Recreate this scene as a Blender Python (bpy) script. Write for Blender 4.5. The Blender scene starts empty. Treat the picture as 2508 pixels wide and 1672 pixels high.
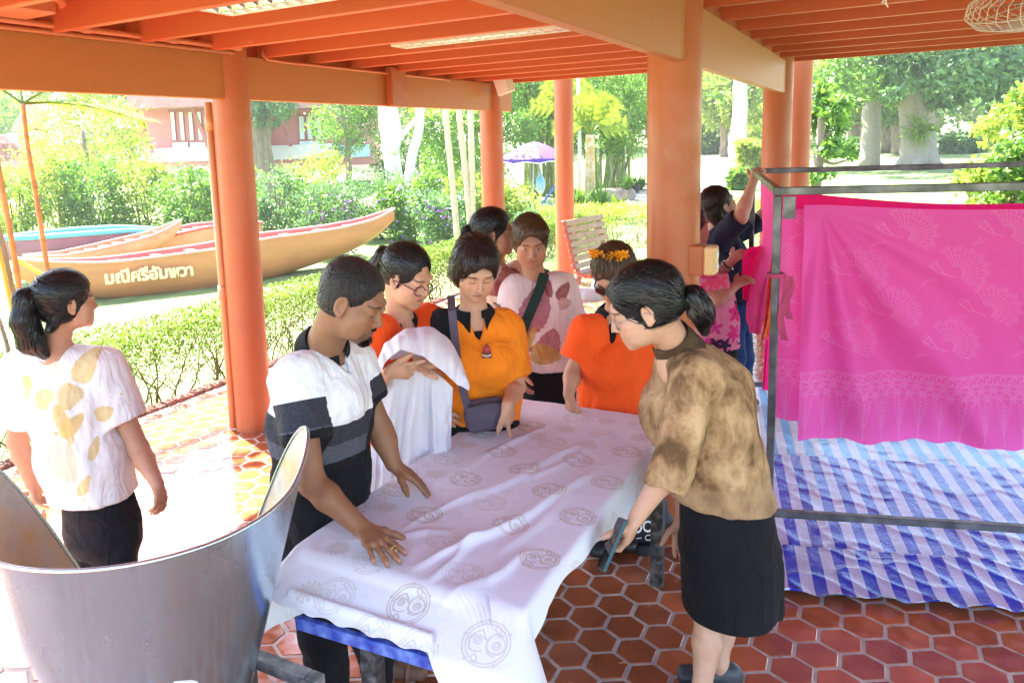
import bpy, bmesh, math, random
import numpy as np
import openvdb
from mathutils import Vector, Matrix
from mathutils.kdtree import KDTree

SC = bpy.context.scene
COL = SC.collection
rng = np.random.default_rng(7)
random.seed(7)

# ------------------------------------------------------------------ camera
F_PX, YAW, PITCH, ROLL, CX, CY = 1925.94, 0.526224, 0.149428, 0.035987, 1066.79, 644.30
W_PX, H_PX = 2508.0, 1672.0
CAM_H = 2.0

def cam_axes():
    cy, sy = math.cos(YAW), math.sin(YAW); cp, sp = math.cos(PITCH), math.sin(PITCH)
    f = np.array([-sy * cp, cy * cp, -sp]); r = np.array([cy, sy, 0.0]); d = np.cross(f, r)
    cr, sr = math.cos(ROLL), math.sin(ROLL)
    return cr * r + sr * d, -sr * r + cr * d, f

RIGHT, DOWN, FWD = cam_axes()
CAM = np.array([0.0, 0.0, CAM_H])
cam_data = bpy.data.cameras.new('camera')
cam = bpy.data.objects.new('camera', cam_data)
COL.objects.link(cam)
cam.matrix_world = Matrix(((RIGHT[0], -DOWN[0], -FWD[0], 0), (RIGHT[1], -DOWN[1], -FWD[1], 0),
                           (RIGHT[2], -DOWN[2], -FWD[2], CAM_H), (0, 0, 0, 1)))
cam_data.sensor_width = 36.0
cam_data.lens = 36.0 * F_PX / W_PX
cam_data.shift_x = (W_PX / 2 - CX) / W_PX
cam_data.shift_y = (CY - H_PX / 2) / W_PX
cam_data.clip_start = 0.05
cam_data.clip_end = 600
SC.camera = cam

# ------------------------------------------------------------------ light
SUN_EL, SUN_AZ = math.radians(56), math.radians(-68)     # azimuth clockwise from +Y
world = bpy.data.worlds.new('World')
SC.world = world
world.use_nodes = True
wn = world.node_tree
wn.nodes.clear()
sky = wn.nodes.new('ShaderNodeTexSky')
sky.sky_type = 'NISHITA'
sky.sun_disc = False
sky.sun_elevation = SUN_EL
sky.sun_rotation = SUN_AZ
sky.air_density = 1.0
sky.dust_density = 1.6
sky.ozone_density = 1.0
bg = wn.nodes.new('ShaderNodeBackground')
bg.inputs['Strength'].default_value = 0.125
wo = wn.nodes.new('ShaderNodeOutputWorld')
wn.links.new(sky.outputs[0], bg.inputs[0])
wn.links.new(bg.outputs[0], wo.inputs[0])
sun_data = bpy.data.lights.new('sun', 'SUN')
sun_data.energy = 5.0
sun_data.angle = math.radians(0.6)
sun_data.color = (1.0, 0.95, 0.87)
sun = bpy.data.objects.new('sun', sun_data)
COL.objects.link(sun)
sdir = Vector((math.sin(SUN_AZ) * math.cos(SUN_EL), math.cos(SUN_AZ) * math.cos(SUN_EL), math.sin(SUN_EL)))
sun.rotation_euler = sdir.to_track_quat('Z', 'Y').to_euler()
sun.location = (-10, 4, 14)

SC.view_settings.view_transform = 'Standard'
SC.view_settings.look = 'None'
SC.view_settings.exposure = 3.26
SC.view_settings.gamma = 1.0
SC.view_settings.use_curve_mapping = False
SC.render.engine = 'CYCLES'
SC.cycles.max_bounces = 8
SC.cycles.diffuse_bounces = 5
SC.cycles.glossy_bounces = 4
SC.cycles.transmission_bounces = 4
SC.cycles.transparent_max_bounces = 8
SC.cycles.sample_clamp_indirect = 8
SC.cycles.use_denoising = True

# ------------------------------------------------------------------ layout helpers
PX = W_PX / 2352.0
HR = np.array([RIGHT[0], RIGHT[1], 0.0]); HR /= np.linalg.norm(HR)      # horizontal right / away in the view
HF = np.array([FWD[0], FWD[1], 0.0]); HF /= np.linalg.norm(HF)
def ray(u, v):
    d = RIGHT * ((u * PX - CX) / F_PX) + DOWN * ((v * PX - CY) / F_PX) + FWD
    return d
def at(u, v, d):
    """the place seen at (u, v) on the upright plane d metres ahead"""
    r = ray(u, v); return CAM + r * (d / (r @ HF))
def on_z(u, v, z):
    r = ray(u, v); return CAM + r * ((z - CAM_H) / r[2])
def on_x(u, v, x):
    r = ray(u, v); return CAM + r * (x / r[0])
def on_y(u, v, y):
    r = ray(u, v); return CAM + r * (y / r[1])
def pix(p):
    c = np.asarray(p, float) - CAM
    z = c @ FWD
    return (F_PX * (c @ RIGHT) / z + CX) / PX, (F_PX * (c @ DOWN) / z + CY) / PX, z
HR = np.array([RIGHT[0], RIGHT[1], 0.0]); HR /= np.linalg.norm(HR)      # horizontal right / away in the view
HF = np.array([FWD[0], FWD[1], 0.0]); HF /= np.linalg.norm(HF)
UP = np.array([0.0, 0.0, 1.0])
def nrm(v):
    v = np.asarray(v, float); return v / (np.linalg.norm(v) + 1e-12)
def dirv(r, f, u=0.0):
    return nrm(HR * r + HF * f + UP * u)
def ground_z(x, y):
    r = np.hypot(x, y)
    return -0.12 + 0.034 * np.maximum(0, r - 13)
def on_ground(u, v):
    r = ray(u, v); t = 1.0
    for _ in range(4000):
        p = CAM + r * t
        if p[2] <= ground_z(p[0], p[1]): break
        t *= 1.004
    return p

# ------------------------------------------------------------------ object helpers
def mesh_obj(name, verts, faces, mat=None, parent=None, smooth=False, cols=None, attrs=None):
    me = bpy.data.meshes.new(name)
    verts = np.asarray(verts, dtype=np.float32)
    if isinstance(faces, np.ndarray):
        nf, k = faces.shape
        me.vertices.add(len(verts)); me.vertices.foreach_set('co', verts.ravel())
        me.loops.add(nf * k); me.loops.foreach_set('vertex_index', faces.astype(np.int32).ravel())
        me.polygons.add(nf)
        me.polygons.foreach_set('loop_start', np.arange(0, nf * k, k, dtype=np.int32))
        me.update(calc_edges=True)
    else:
        me.from_pydata([tuple(map(float, v)) for v in verts], [], faces)
    if smooth:
        me.polygons.foreach_set('use_smooth', np.ones(len(me.polygons), dtype=bool))
    if cols is not None:
        a = me.attributes.new('Col', 'FLOAT_COLOR', 'POINT')
        c = np.ones((len(verts), 4), np.float32); c[:, :3] = cols
        a.data.foreach_set('color', c.ravel())
    for k_, v_ in (attrs or {}).items():
        a = me.attributes.new(k_, 'FLOAT_VECTOR', 'POINT')
        a.data.foreach_set('vector', np.asarray(v_, np.float32).ravel())
    me.validate()
    o = bpy.data.objects.new(name, me)
    COL.objects.link(o)
    if mat is not None: me.materials.append(mat)
    if parent is not None: o.parent = parent
    return o

def tag(o, label=None, cat=None, group=None, kind=None):
    if label: o['label'] = label
    if cat: o['category'] = cat
    if group: o['group'] = group
    if kind: o['kind'] = kind
    return o

def empty(name, loc=(0, 0, 0), label=None, cat=None, group=None):
    o = bpy.data.objects.new(name, None)
    o.location = [float(c) for c in loc]
    o.empty_display_size = 0.1
    COL.objects.link(o)
    tag(o, label, cat, group)
    return o

def link_copy(src, parent=None, loc=None, rot=None):
    c = src.copy(); COL.objects.link(c)
    if parent is not None: c.parent = parent
    if loc is not None: c.location = [float(x) for x in loc]
    if rot is not None: c.rotation_euler = rot
    return c

def copy_tree(o, parent=None):
    c = o.copy(); COL.objects.link(c)
    if parent is not None: c.parent = parent
    for ch in list(o.children): copy_tree(ch, c)
    return c

class MB:
    """collects simple shapes into one mesh"""
    def __init__(s): s.v = []; s.f = []; s.n = 0
    def add(s, v, f):
        s.v.append(np.asarray(v, float)); s.f += [tuple(i + s.n for i in q) for q in f]; s.n += len(v)
    def box(s, c, size, M=None, bev=0.0):
        c = np.asarray(c, float); h = np.asarray(size, float) / 2
        if bev <= 0:
            v = np.array([[x, y, z] for x in (-1, 1) for y in (-1, 1) for z in (-1, 1)], float) * h
            f = [(0, 1, 3, 2), (4, 6, 7, 5), (0, 4, 5, 1), (2, 3, 7, 6), (0, 2, 6, 4), (1, 5, 7, 3)]
        else:
            b = min(bev, h.min() * 0.9); v = []
            for x in (-1, 1):
                for y in (-1, 1):
                    for z in (-1, 1):
                        sg = np.array([x, y, z], float)
                        for k in range(3):
                            q = sg * (h - b); q[k] = sg[k] * h[k]; v.append(q)
            v = np.array(v)
            def I(x, y, z, k): return ((x * 2 + y) * 2 + z) * 3 + k
            f = []
            for k in range(3):
                a_, b_ = [(1, 2), (2, 0), (0, 1)][k]
                for sgn in (0, 1):
                    q = []
                    for (p_, r_) in ((0, 0), (1, 0), (1, 1), (0, 1)):
                        t = [0, 0, 0]; t[k] = sgn; t[a_] = p_; t[b_] = r_; q.append(I(*t, k))
                    f.append(tuple(q if sgn else q[::-1]))
            for k in range(3):
                a_, b_ = [(1, 2), (2, 0), (0, 1)][k]
                for p_ in (0, 1):
                    for r_ in (0, 1):
                        t0 = [0, 0, 0]; t1 = [0, 0, 0]
                        t0[a_] = t1[a_] = p_; t0[b_] = t1[b_] = r_; t1[k] = 1
                        q = [I(*t0, a_), I(*t1, a_), I(*t1, b_), I(*t0, b_)]
                        f.append(tuple(q if (p_ == r_) else q[::-1]))
            for x in (0, 1):
                for y in (0, 1):
                    for z in (0, 1):
                        q = [I(x, y, z, 0), I(x, y, z, 1), I(x, y, z, 2)]
                        f.append(tuple(q if (x + y + z) % 2 == 1 else q[::-1]))
        if M is not None: v = v @ np.asarray(M, float).T
        s.add(v + c, f)
    def bar(s, a, b, w, h, up=(0, 0, 1), bev=0.0):
        a = np.asarray(a, float); b = np.asarray(b, float)
        t = nrm(b - a); sd = np.cross(up, t)
        if np.linalg.norm(sd) < 1e-4: sd = np.cross((1, 0, 0), t)
        sd = nrm(sd); u = np.cross(t, sd)
        M = np.stack([t, sd, u], 1)
        s.box((a + b) / 2, (np.linalg.norm(b - a), w, h), M, bev)
    def tube(s, pts, rad, n=10, caps=True):
        pts = np.asarray(pts, float); k = len(pts)
        rad = np.full(k, rad) if np.isscalar(rad) else np.asarray(rad, float)
        t = np.gradient(pts, axis=0); t /= np.linalg.norm(t, axis=1)[:, None] + 1e-12
        ref = np.array([0, 0, 1.0]) if abs(t[0][2]) < 0.9 else np.array([1.0, 0, 0])
        u = nrm(np.cross(ref, t[0])); v = []
        for i in range(k):
            u = nrm(u - t[i] * (u @ t[i])); w = np.cross(t[i], u)
            for j in range(n):
                a = 2 * math.pi * j / n
                v.append(pts[i] + rad[i] * (math.cos(a) * u + math.sin(a) * w))
        f = [(i * n + j, i * n + (j + 1) % n, (i + 1) * n + (j + 1) % n, (i + 1) * n + j) for i in range(k - 1) for j in range(n)]
        if caps:
            f.append(tuple(range(n - 1, -1, -1))); f.append(tuple((k - 1) * n + j for j in range(n)))
        s.add(v, f)
    def lathe(s, prof, c=(0, 0, 0), n=24, a0=0.0, a1=2 * math.pi):
        c = np.asarray(c, float); closed = abs(a1 - a0 - 2 * math.pi) < 1e-6
        m = n if closed else n + 1; v = []
        for (r, z) in prof:
            for j in range(m):
                a = a0 + (a1 - a0) * j / n
                v.append(c + np.array([r * math.cos(a), r * math.sin(a), z]))
        f = []
        for i in range(len(prof) - 1):
            for j in range(n):
                j2 = (j + 1) % m
                f.append((i * m + j, i * m + j2, (i + 1) * m + j2, (i + 1) * m + j))
        s.add(v, f)
    def grid(s, P):
        a, b = P.shape[:2]
        f = [(i * b + j, i * b + j + 1, (i + 1) * b + j + 1, (i + 1) * b + j) for i in range(a - 1) for j in range(b - 1)]
        s.add(P.reshape(-1, 3), f)
    def build(s, name, mat=None, parent=None, smooth=False, auto=None):
        o = mesh_obj(name, np.concatenate(s.v), s.f, mat, parent, smooth)
        if auto is not None:
            sharp_by_angle(o.data, auto)
        return o

def sharp_by_angle(me, deg):
    bm = bmesh.new(); bm.from_mesh(me)
    lim = math.radians(deg)
    for f in bm.faces: f.smooth = True
    for e in bm.edges:
        e.smooth = not (len(e.link_faces) != 2 or e.calc_face_angle(0) > lim)
    bm.to_mesh(me); bm.free()

def grid_faces(a, b):
    i, j = np.meshgrid(np.arange(a - 1), np.arange(b - 1), indexing='ij')
    q = np.stack([i * b + j, (i + 1) * b + j, (i + 1) * b + j + 1, i * b + j + 1], -1)
    return q.reshape(-1, 4)

# value noise on numpy points
_perm = np.random.default_rng(3).permutation(4096)
def vnoise(P):
    P = np.asarray(P, float); i = np.floor(P).astype(int); f = P - i; f = f * f * (3 - 2 * f)
    def h(x, y, z):
        return _perm[(_perm[(_perm[x & 4095] + y) & 4095] + z) & 4095] / 4095.0
    x, y, z = i[..., 0], i[..., 1], i[..., 2]
    r = 0
    for dx in (0, 1):
        for dy in (0, 1):
            for dz in (0, 1):
                w = (f[..., 0] if dx else 1 - f[..., 0]) * (f[..., 1] if dy else 1 - f[..., 1]) * (f[..., 2] if dz else 1 - f[..., 2])
                r = r + w * h(x + dx, y + dy, z + dz)
    return r
def fbm(P, o=3):
    P = np.asarray(P, float); r = 0; a = 0.5; t = 0
    for k in range(o):
        r = r + a * vnoise(P * 2 ** k + 17.3 * k); t += a; a *= 0.5
    return r / t

# ------------------------------------------------------------------ materials
def srgb(r, g, b):
    f = lambda c: (c / 255 / 12.92) if c / 255 <= 0.04045 else ((c / 255 + 0.055) / 1.055) ** 2.4
    return (f(r), f(g), f(b))

def mat(name, col=(0.5, 0.5, 0.5), rough=0.6, var=0.12, vscale=3.0, bump=0.0, bscale=60.0, bdist=0.01, metal=0.0,
        attr=False, spec=0.5, col2=None, stretch=None, sheen=0.0, trans=0.0, rvar=0.0, coat=0.0, sss=0.0, info=0.0, flow=False, crease=None):
    m = bpy.data.materials.new(name); m.use_nodes = True
    nt = m.node_tree; N = nt.nodes; L = nt.links
    bs = N['Principled BSDF']
    bs.inputs['Roughness'].default_value = rough
    bs.inputs['Metallic'].default_value = metal
    bs.inputs['Specular IOR Level'].default_value = spec
    if sheen: bs.inputs['Sheen Weight'].default_value = sheen
    if coat:
        bs.inputs['Coat Weight'].default_value = coat; bs.inputs['Coat Roughness'].default_value = 0.08
    if sss:
        bs.inputs['Subsurface Weight'].default_value = sss
        bs.inputs['Subsurface Radius'].default_value = (0.012, 0.005, 0.003)
    if flow:
        co = N.new('ShaderNodeAttribute'); co.attribute_name = 'flow'; vec = co.outputs['Vector']
    else:
        co = N.new('ShaderNodeTexCoord'); vec = co.outputs['Object']
    if stretch:
        mp = N.new('ShaderNodeMapping'); mp.inputs['Scale'].default_value = stretch
        L.new(vec, mp.inputs['Vector']); vec = mp.outputs['Vector']
    nz = N.new('ShaderNodeTexNoise'); nz.inputs['Scale'].default_value = vscale; nz.inputs['Detail'].default_value = 5
    L.new(vec, nz.inputs['Vector'])
    if attr:
        at_ = N.new('ShaderNodeAttribute'); at_.attribute_name = 'Col'; base = at_.outputs['Color']
    else:
        rgb = N.new('ShaderNodeRGB'); rgb.outputs[0].default_value = (*col, 1); base = rgb.outputs[0]
    if col2 is not None:
        mx = N.new('ShaderNodeMix'); mx.data_type = 'RGBA'
        cr = N.new('ShaderNodeValToRGB'); cr.color_ramp.elements[0].position = 0.38; cr.color_ramp.elements[1].position = 0.66
        L.new(nz.outputs['Fac'], cr.inputs[0]); L.new(cr.outputs[0], mx.inputs[0])
        L.new(base, mx.inputs[6]); mx.inputs[7].default_value = (*col2, 1); base = mx.outputs[2]
    mr = N.new('ShaderNodeMapRange'); mr.inputs['From Min'].default_value = 0.3; mr.inputs['From Max'].default_value = 0.7
    mr.inputs['To Min'].default_value = 1 - var; mr.inputs['To Max'].default_value = 1 + var
    L.new(nz.outputs['Fac'], mr.inputs['Value'])
    fac = mr.outputs[0]
    if info:
        oi = N.new('ShaderNodeObjectInfo'); m2 = N.new('ShaderNodeMapRange')
        m2.inputs['To Min'].default_value = 1 - info; m2.inputs['To Max'].default_value = 1 + info
        L.new(oi.outputs['Random'], m2.inputs['Value'])
        mm = N.new('ShaderNodeMath'); mm.operation = 'MULTIPLY'; L.new(fac, mm.inputs[0]); L.new(m2.outputs[0], mm.inputs[1]); fac = mm.outputs[0]
    vm = N.new('ShaderNodeVectorMath'); vm.operation = 'SCALE'
    L.new(base, vm.inputs[0]); L.new(fac, vm.inputs['Scale'])
    L.new(vm.outputs[0], bs.inputs['Base Color'])
    if rvar:
        r2 = N.new('ShaderNodeMapRange'); r2.inputs['From Min'].default_value = 0.3; r2.inputs['From Max'].default_value = 0.7
        r2.inputs['To Min'].default_value = max(0.02, rough - rvar); r2.inputs['To Max'].default_value = min(1, rough + rvar)
        n3 = N.new('ShaderNodeTexNoise'); n3.inputs['Scale'].default_value = vscale * 2.3; n3.inputs['Detail'].default_value = 6
        L.new(vec, n3.inputs['Vector']); L.new(n3.outputs['Fac'], r2.inputs['Value']); L.new(r2.outputs[0], bs.inputs['Roughness'])
    if bump:
        n2 = N.new('ShaderNodeTexNoise'); n2.inputs['Scale'].default_value = bscale; n2.inputs['Detail'].default_value = 4
        L.new(vec, n2.inputs['Vector'])
        bp = N.new('ShaderNodeBump'); bp.inputs['Strength'].default_value = bump; bp.inputs['Distance'].default_value = bdist
        L.new(n2.outputs['Fac'], bp.inputs['Height']); L.new(bp.outputs[0], bs.inputs['Normal'])
    if crease:
        n4 = N.new('ShaderNodeTexNoise'); n4.inputs['Scale'].default_value = crease[0]; n4.inputs['Detail'].default_value = 3; n4.inputs['Distortion'].default_value = 1.8
        mp4 = N.new('ShaderNodeMapping'); mp4.inputs['Scale'].default_value = (1, 1, .45); L.new(vec, mp4.inputs['Vector']); L.new(mp4.outputs[0], n4.inputs['Vector'])
        b4 = N.new('ShaderNodeBump'); b4.inputs['Strength'].default_value = .75; b4.inputs['Distance'].default_value = crease[1]
        L.new(n4.outputs['Fac'], b4.inputs['Height']); L.new(b4.outputs[0], bp.inputs['Normal'])
    if trans:
        tr = N.new('ShaderNodeBsdfTranslucent'); L.new(vm.outputs[0], tr.inputs['Color'])
        ms = N.new('ShaderNodeMixShader'); ms.inputs[0].default_value = trans
        out = N['Material Output']
        L.new(bs.outputs[0], ms.inputs[1]); L.new(tr.outputs[0], ms.inputs[2]); L.new(ms.outputs[0], out.inputs['Surface'])
    return m

def add_specks(m, scale, thr, col, soft=.03, amt=.8, stretch=(1, 1, 1), detail=3):
    """chips, dust and scuffs with a shape of their own"""
    N = m.node_tree.nodes; L = m.node_tree.links; bs = N['Principled BSDF']; src = bs.inputs['Base Color'].links[0].from_socket
    tc = N.new('ShaderNodeTexCoord'); oi = N.new('ShaderNodeObjectInfo'); mp = N.new('ShaderNodeMapping'); mp.inputs['Scale'].default_value = stretch
    ad = N.new('ShaderNodeVectorMath'); ad.operation = 'ADD'; sc = N.new('ShaderNodeVectorMath'); sc.operation = 'SCALE'; sc.inputs[0].default_value = (7.3, 3.1, 5.7)
    L.new(oi.outputs['Random'], sc.inputs['Scale']); L.new(tc.outputs['Object'], ad.inputs[0]); L.new(sc.outputs[0], ad.inputs[1]); L.new(ad.outputs[0], mp.inputs[0])
    n = N.new('ShaderNodeTexNoise'); n.inputs['Scale'].default_value = scale; n.inputs['Detail'].default_value = detail; L.new(mp.outputs[0], n.inputs['Vector'])
    r = N.new('ShaderNodeMapRange'); r.inputs['From Min'].default_value = thr; r.inputs['From Max'].default_value = thr + soft; r.inputs['To Max'].default_value = amt; L.new(n.outputs['Fac'], r.inputs['Value'])
    mx = N.new('ShaderNodeMix'); mx.data_type = 'RGBA'; L.new(r.outputs[0], mx.inputs[0]); L.new(src, mx.inputs[6]); mx.inputs[7].default_value = (*col, 1); L.new(mx.outputs[2], bs.inputs['Base Color'])

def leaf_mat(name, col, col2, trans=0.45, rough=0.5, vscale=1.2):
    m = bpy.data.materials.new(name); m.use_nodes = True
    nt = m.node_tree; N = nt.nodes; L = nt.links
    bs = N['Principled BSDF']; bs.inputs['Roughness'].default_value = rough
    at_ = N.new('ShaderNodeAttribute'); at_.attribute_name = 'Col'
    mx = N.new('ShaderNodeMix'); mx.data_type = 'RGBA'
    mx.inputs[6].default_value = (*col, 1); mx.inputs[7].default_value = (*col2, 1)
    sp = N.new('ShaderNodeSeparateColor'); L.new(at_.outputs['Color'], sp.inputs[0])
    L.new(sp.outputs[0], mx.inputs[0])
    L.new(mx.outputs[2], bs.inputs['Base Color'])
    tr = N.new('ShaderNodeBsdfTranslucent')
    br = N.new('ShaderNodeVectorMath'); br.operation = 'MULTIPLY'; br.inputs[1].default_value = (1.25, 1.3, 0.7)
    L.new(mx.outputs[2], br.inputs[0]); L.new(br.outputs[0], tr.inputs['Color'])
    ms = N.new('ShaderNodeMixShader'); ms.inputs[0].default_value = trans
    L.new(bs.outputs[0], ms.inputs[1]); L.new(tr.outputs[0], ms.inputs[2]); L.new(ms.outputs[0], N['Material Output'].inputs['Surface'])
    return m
# ================================================================== materials of the place
M = {}
M['column'] = mat('painted_column', (0.47, 0.128, 0.046), 0.42, var=0.10, vscale=3.4, bump=0.16, bscale=9, bdist=0.004, rvar=0.12, col2=(0.41, 0.105, 0.036))
M['beam'] = mat('painted_beam', (0.47, 0.165, 0.05), 0.5, var=0.08, vscale=2.0, bump=0.15, bscale=40, bdist=0.003, stretch=(1, 0.15, 1))
M['joist'] = mat('painted_joist', (0.54, 0.115, 0.04), 0.5, var=0.08, vscale=2.5, bump=0.12, bscale=30, bdist=0.003, stretch=(0.15, 1, 1))
M['deck'] = mat('painted_deck', (0.42, 0.085, 0.032), 0.6, var=0.1, vscale=2.0, bump=0.1, bscale=25)
M['pipe'] = mat('painted_pipe', (0.60, 0.19, 0.085), 0.38, var=0.06)
M['grout'] = mat('grout', (0.47, 0.40, 0.345), 0.75, var=0.25, vscale=14, bump=0.6, bscale=120, bdist=0.004)
M['tile'] = mat('glazed_tile', (0.34, 0.092, 0.035), 0.15, var=0.22, vscale=7, bump=0.10, bscale=22, bdist=0.004, rvar=0.13, spec=0.8, info=0.30)
M['grass'] = mat('lawn', (0.13, 0.20, 0.045), 0.85, var=0.3, vscale=2.5, bump=0.6, bscale=90, bdist=0.02, col2=(0.18, 0.22, 0.07))
M['kerb'] = mat('weathered_kerb', (0.20, 0.15, 0.11), 0.85, var=0.4, vscale=9, bump=0.8, bscale=60, bdist=0.01)
M['paver'] = mat('pale_pavers', (0.50, 0.45, 0.40), 0.55, var=0.15, vscale=4, bump=0.4, bscale=50)
M['path'] = mat('sandy_path', (0.36, 0.30, 0.24), 0.85, var=0.2, vscale=3, bump=0.4)
M['steel'] = mat('dark_steel', (0.13, 0.125, 0.12), 0.45, metal=0.55, var=0.25, vscale=12, rvar=0.12)
M['white_paint'] = mat('white_paint', (0.78, 0.78, 0.76), 0.4, var=0.05)
M['chrome'] = mat('bright_louver', (0.86, 0.88, 0.88), 0.18, metal=0.9, var=0.04)
M['black'] = mat('black_plastic', (0.02, 0.02, 0.022), 0.5, var=0.1)

add_specks(M['tile'], 170, .70, (.50, .44, .38), .03, .8); add_specks(M['tile'], 16, .66, (.34, .20, .13), .12, .45)
add_specks(M['column'], 14, .70, (.30, .11, .06), .05, .6, (1, 1, .35), 5); add_specks(M['column'], 55, .715, (.55, .28, .17), .03, .5, (1, 1, .5))
add_specks(M['beam'], 20, .69, (.32, .12, .05), .06, .5, (1, .2, 1), 5); add_specks(M['joist'], 24, .69, (.62, .28, .16), .05, .5, (.2, 1, 1), 5)
add_specks(M['grout'], 30, .60, (.20, .16, .13), .12, .6)
# ------------------------------------------------------------------ ground
def build_ground():
    n = 150
    th = np.linspace(0, 2 * np.pi, 97)
    rr = np.concatenate([np.linspace(0.0, 14, 25), np.geomspace(15, 400, 40)])
    R_, T_ = np.meshgrid(rr, th, indexing='ij')
    x = R_ * np.cos(T_); y = R_ * np.sin(T_)
    z = ground_z(x, y)
    z = np.where(R_ > 60, np.minimum(z, -0.12 + 0.034 * 47), z)
    z = z + 0.05 * (fbm(np.stack([x * .15, y * .15, 0 * x], -1)) - .5) * np.clip((R_ - 12) / 10, 0, 1)
    P = np.stack([x, y, z], -1).reshape(-1, 3)
    o = mesh_obj('ground', P, grid_faces(len(rr), len(th)), M['grass'], smooth=True)
    tag(o, kind='structure', label='sunlit green lawn around the pavilion rising gently towards the trees')
build_ground()

# ------------------------------------------------------------------ tiled floor
FX0, FX1, FY0, FY1 = -4.93, 5.2, -4.5, 10.9
mb = MB(); mb.box(((FX0 + FX1) / 2, (FY0 + FY1) / 2, -0.0722), (FX1 - FX0, FY1 - FY0, 0.15))
floor = mb.build('floor', M['grout'])
tag(floor, kind='structure', label='glossy terracotta hexagon tile floor of the open pavilion')

P_T = 0.157
def hex_tile_geo(r, h=0.012):
    v = []; 
    for (q, z) in ((r, -0.02), (r, -0.0025), (r - 0.0035, 0.0)):
        for k in range(6):
            a = math.radians(30 + 60 * k); v.append((q * math.cos(a), q * math.sin(a), z))
    f = []
    for l in range(2):
        for k in range(6):
            f.append((l * 6 + k, l * 6 + (k + 1) % 6, l * 6 + 6 + (k + 1) % 6, l * 6 + 6 + k))
    f.append(tuple(12 + k for k in range(6)))
    return np.array(v), f
def build_tiles():
    rot = math.radians(1.5); c, s = math.cos(rot), math.sin(rot)
    A = np.array([-0.172, 3.3756])
    pts = []
    for j in range(-75, 75):
        for i in range(-75, 75):
            u = (i + 0.5 * (j % 2)) * P_T; w = j * P_T * 0.866
            p = A + np.array([c * u - s * w, s * u + c * w])
            if FX0 + .09 < p[0] < FX1 - .09 and FY0 + .09 < p[1] < FY1 - .09: pts.append(p)
    hid = lambda p: (-1.5 < p[0] < -0.78 and 1.55 < p[1] < 3.3) or ((p[0] + 1.72) ** 2 + (p[1] - 1.34) ** 2 < .3) or \
                    (p[0] > -0.38 and p[1] > 3.62 and p[0] < 4 and p[1] < 8.2)
    vis = []
    for k, p in enumerate(pts):
        u, v, z = pix((p[0], p[1], 0.0))
        if z > 0.3 and -20 < u < 2372 and v < 1590 and not hid(p): vis.append((z, k))
    vis.sort()
    single = {k for _, k in vis[:296]}
    geo_v, geo_f = hex_tile_geo(P_T / math.sqrt(3) - 0.0085)
    r2 = np.random.default_rng(5)
    first = None
    big_v, big_f, n = [], [], 0
    for k, p in enumerate(pts):
        dz = r2.normal(0, 0.0006); tx, ty = r2.normal(0, 0.0055, 2)
        if k in single:
            if first is None:
                t = mesh_obj('tile', geo_v, geo_f, M['tile'], floor); first = t
            else:
                t = link_copy(first, floor)
            t.location = (p[0], p[1], 0.0055 + dz); t.rotation_euler = (tx, ty, rot + r2.integers(0, 6) * math.pi / 3)
        else:
            q = geo_v.copy(); q = np.stack([c * q[:, 0] - s * q[:, 1], s * q[:, 0] + c * q[:, 1], q[:, 2] + q[:, 0] * ty + q[:, 1] * tx], 1)
            big_v.append(q + (p[0], p[1], 0.0055 + dz)); big_f += [tuple(i + n for i in f) for f in geo_f]; n += len(geo_v)
    o = mesh_obj('tile_field', np.concatenate(big_v), big_f, M['tile'], floor)
    tag(o, kind='stuff')
build_tiles()

# raised kerb along the left edge of the floor, brick on edge
def build_kerb():
    k = empty('kerb', (-4.99, 3.0, 0)); tag(k, kind='structure', label='low weathered brick kerb between tile floor and hedge')
    k.matrix_world = Matrix.Translation((-4.99, 3.0, 0))
    mb = MB(); mb.box((-0.06, 2.0, -0.06), (0.10, 14, 0.13)); mb.build('mortar_bed', M['kerb'], k)
    bm_ = M['brick'] = mat('old_brick', (0.24, 0.10, 0.075), 0.85, var=0.35, vscale=12, bump=0.7, bscale=70, info=0.3)
    g = MB(); g.box((0, 0, 0), (0.10, 0.085, 0.06), bev=0.006); first = g.build('brick', bm_, k)
    r2 = np.random.default_rng(2)
    for i in range(80):
        o = first if i == 0 else link_copy(first, k)
        o.location = (0.005 + r2.normal(0, .003), -2.2 + i * 0.1, 0.0 + r2.normal(0, .004)); o.rotation_euler = (0, 0, r2.normal(0, .02))
build_kerb()

# ------------------------------------------------------------------ pavilion frame
pav = empty('pavilion', (-2.4, 4.0, 0), 'open pavilion with orange columns, beams and close ceiling joists', 'pavilion')
PO = np.array([-2.4, 4.0, 0.0])
def pbuild(mb, name, m, smooth=False, auto=None):
    o = mb.build(name, m, pav, smooth, auto); o.location = -Vector(PO); return o
CR = 0.131
ZB, ZT = 2.352, 2.648
cols_ = [(-3.96, 4.09, 2.9), (-3.96, 8.19, 2.9), (-0.95, 4.06, 2.9), (-0.95, 8.15, 2.9), (-3.96, 10.5, 3.4), (-0.95, 10.15, 3.4),
         (-3.96, 0.25, 2.9), (2.05, 4.06, 2.9)]
for i, (x, y, h) in enumerate(cols_):
    mb = MB()
    mb.lathe([(CR + .004, -0.02), (CR + .004, 0.01), (CR, 0.03), (CR, 1.2), (CR, h)], (x, y, 0), n=40)
    pbuild(mb, 'column', M['column'], auto=40)
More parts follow.
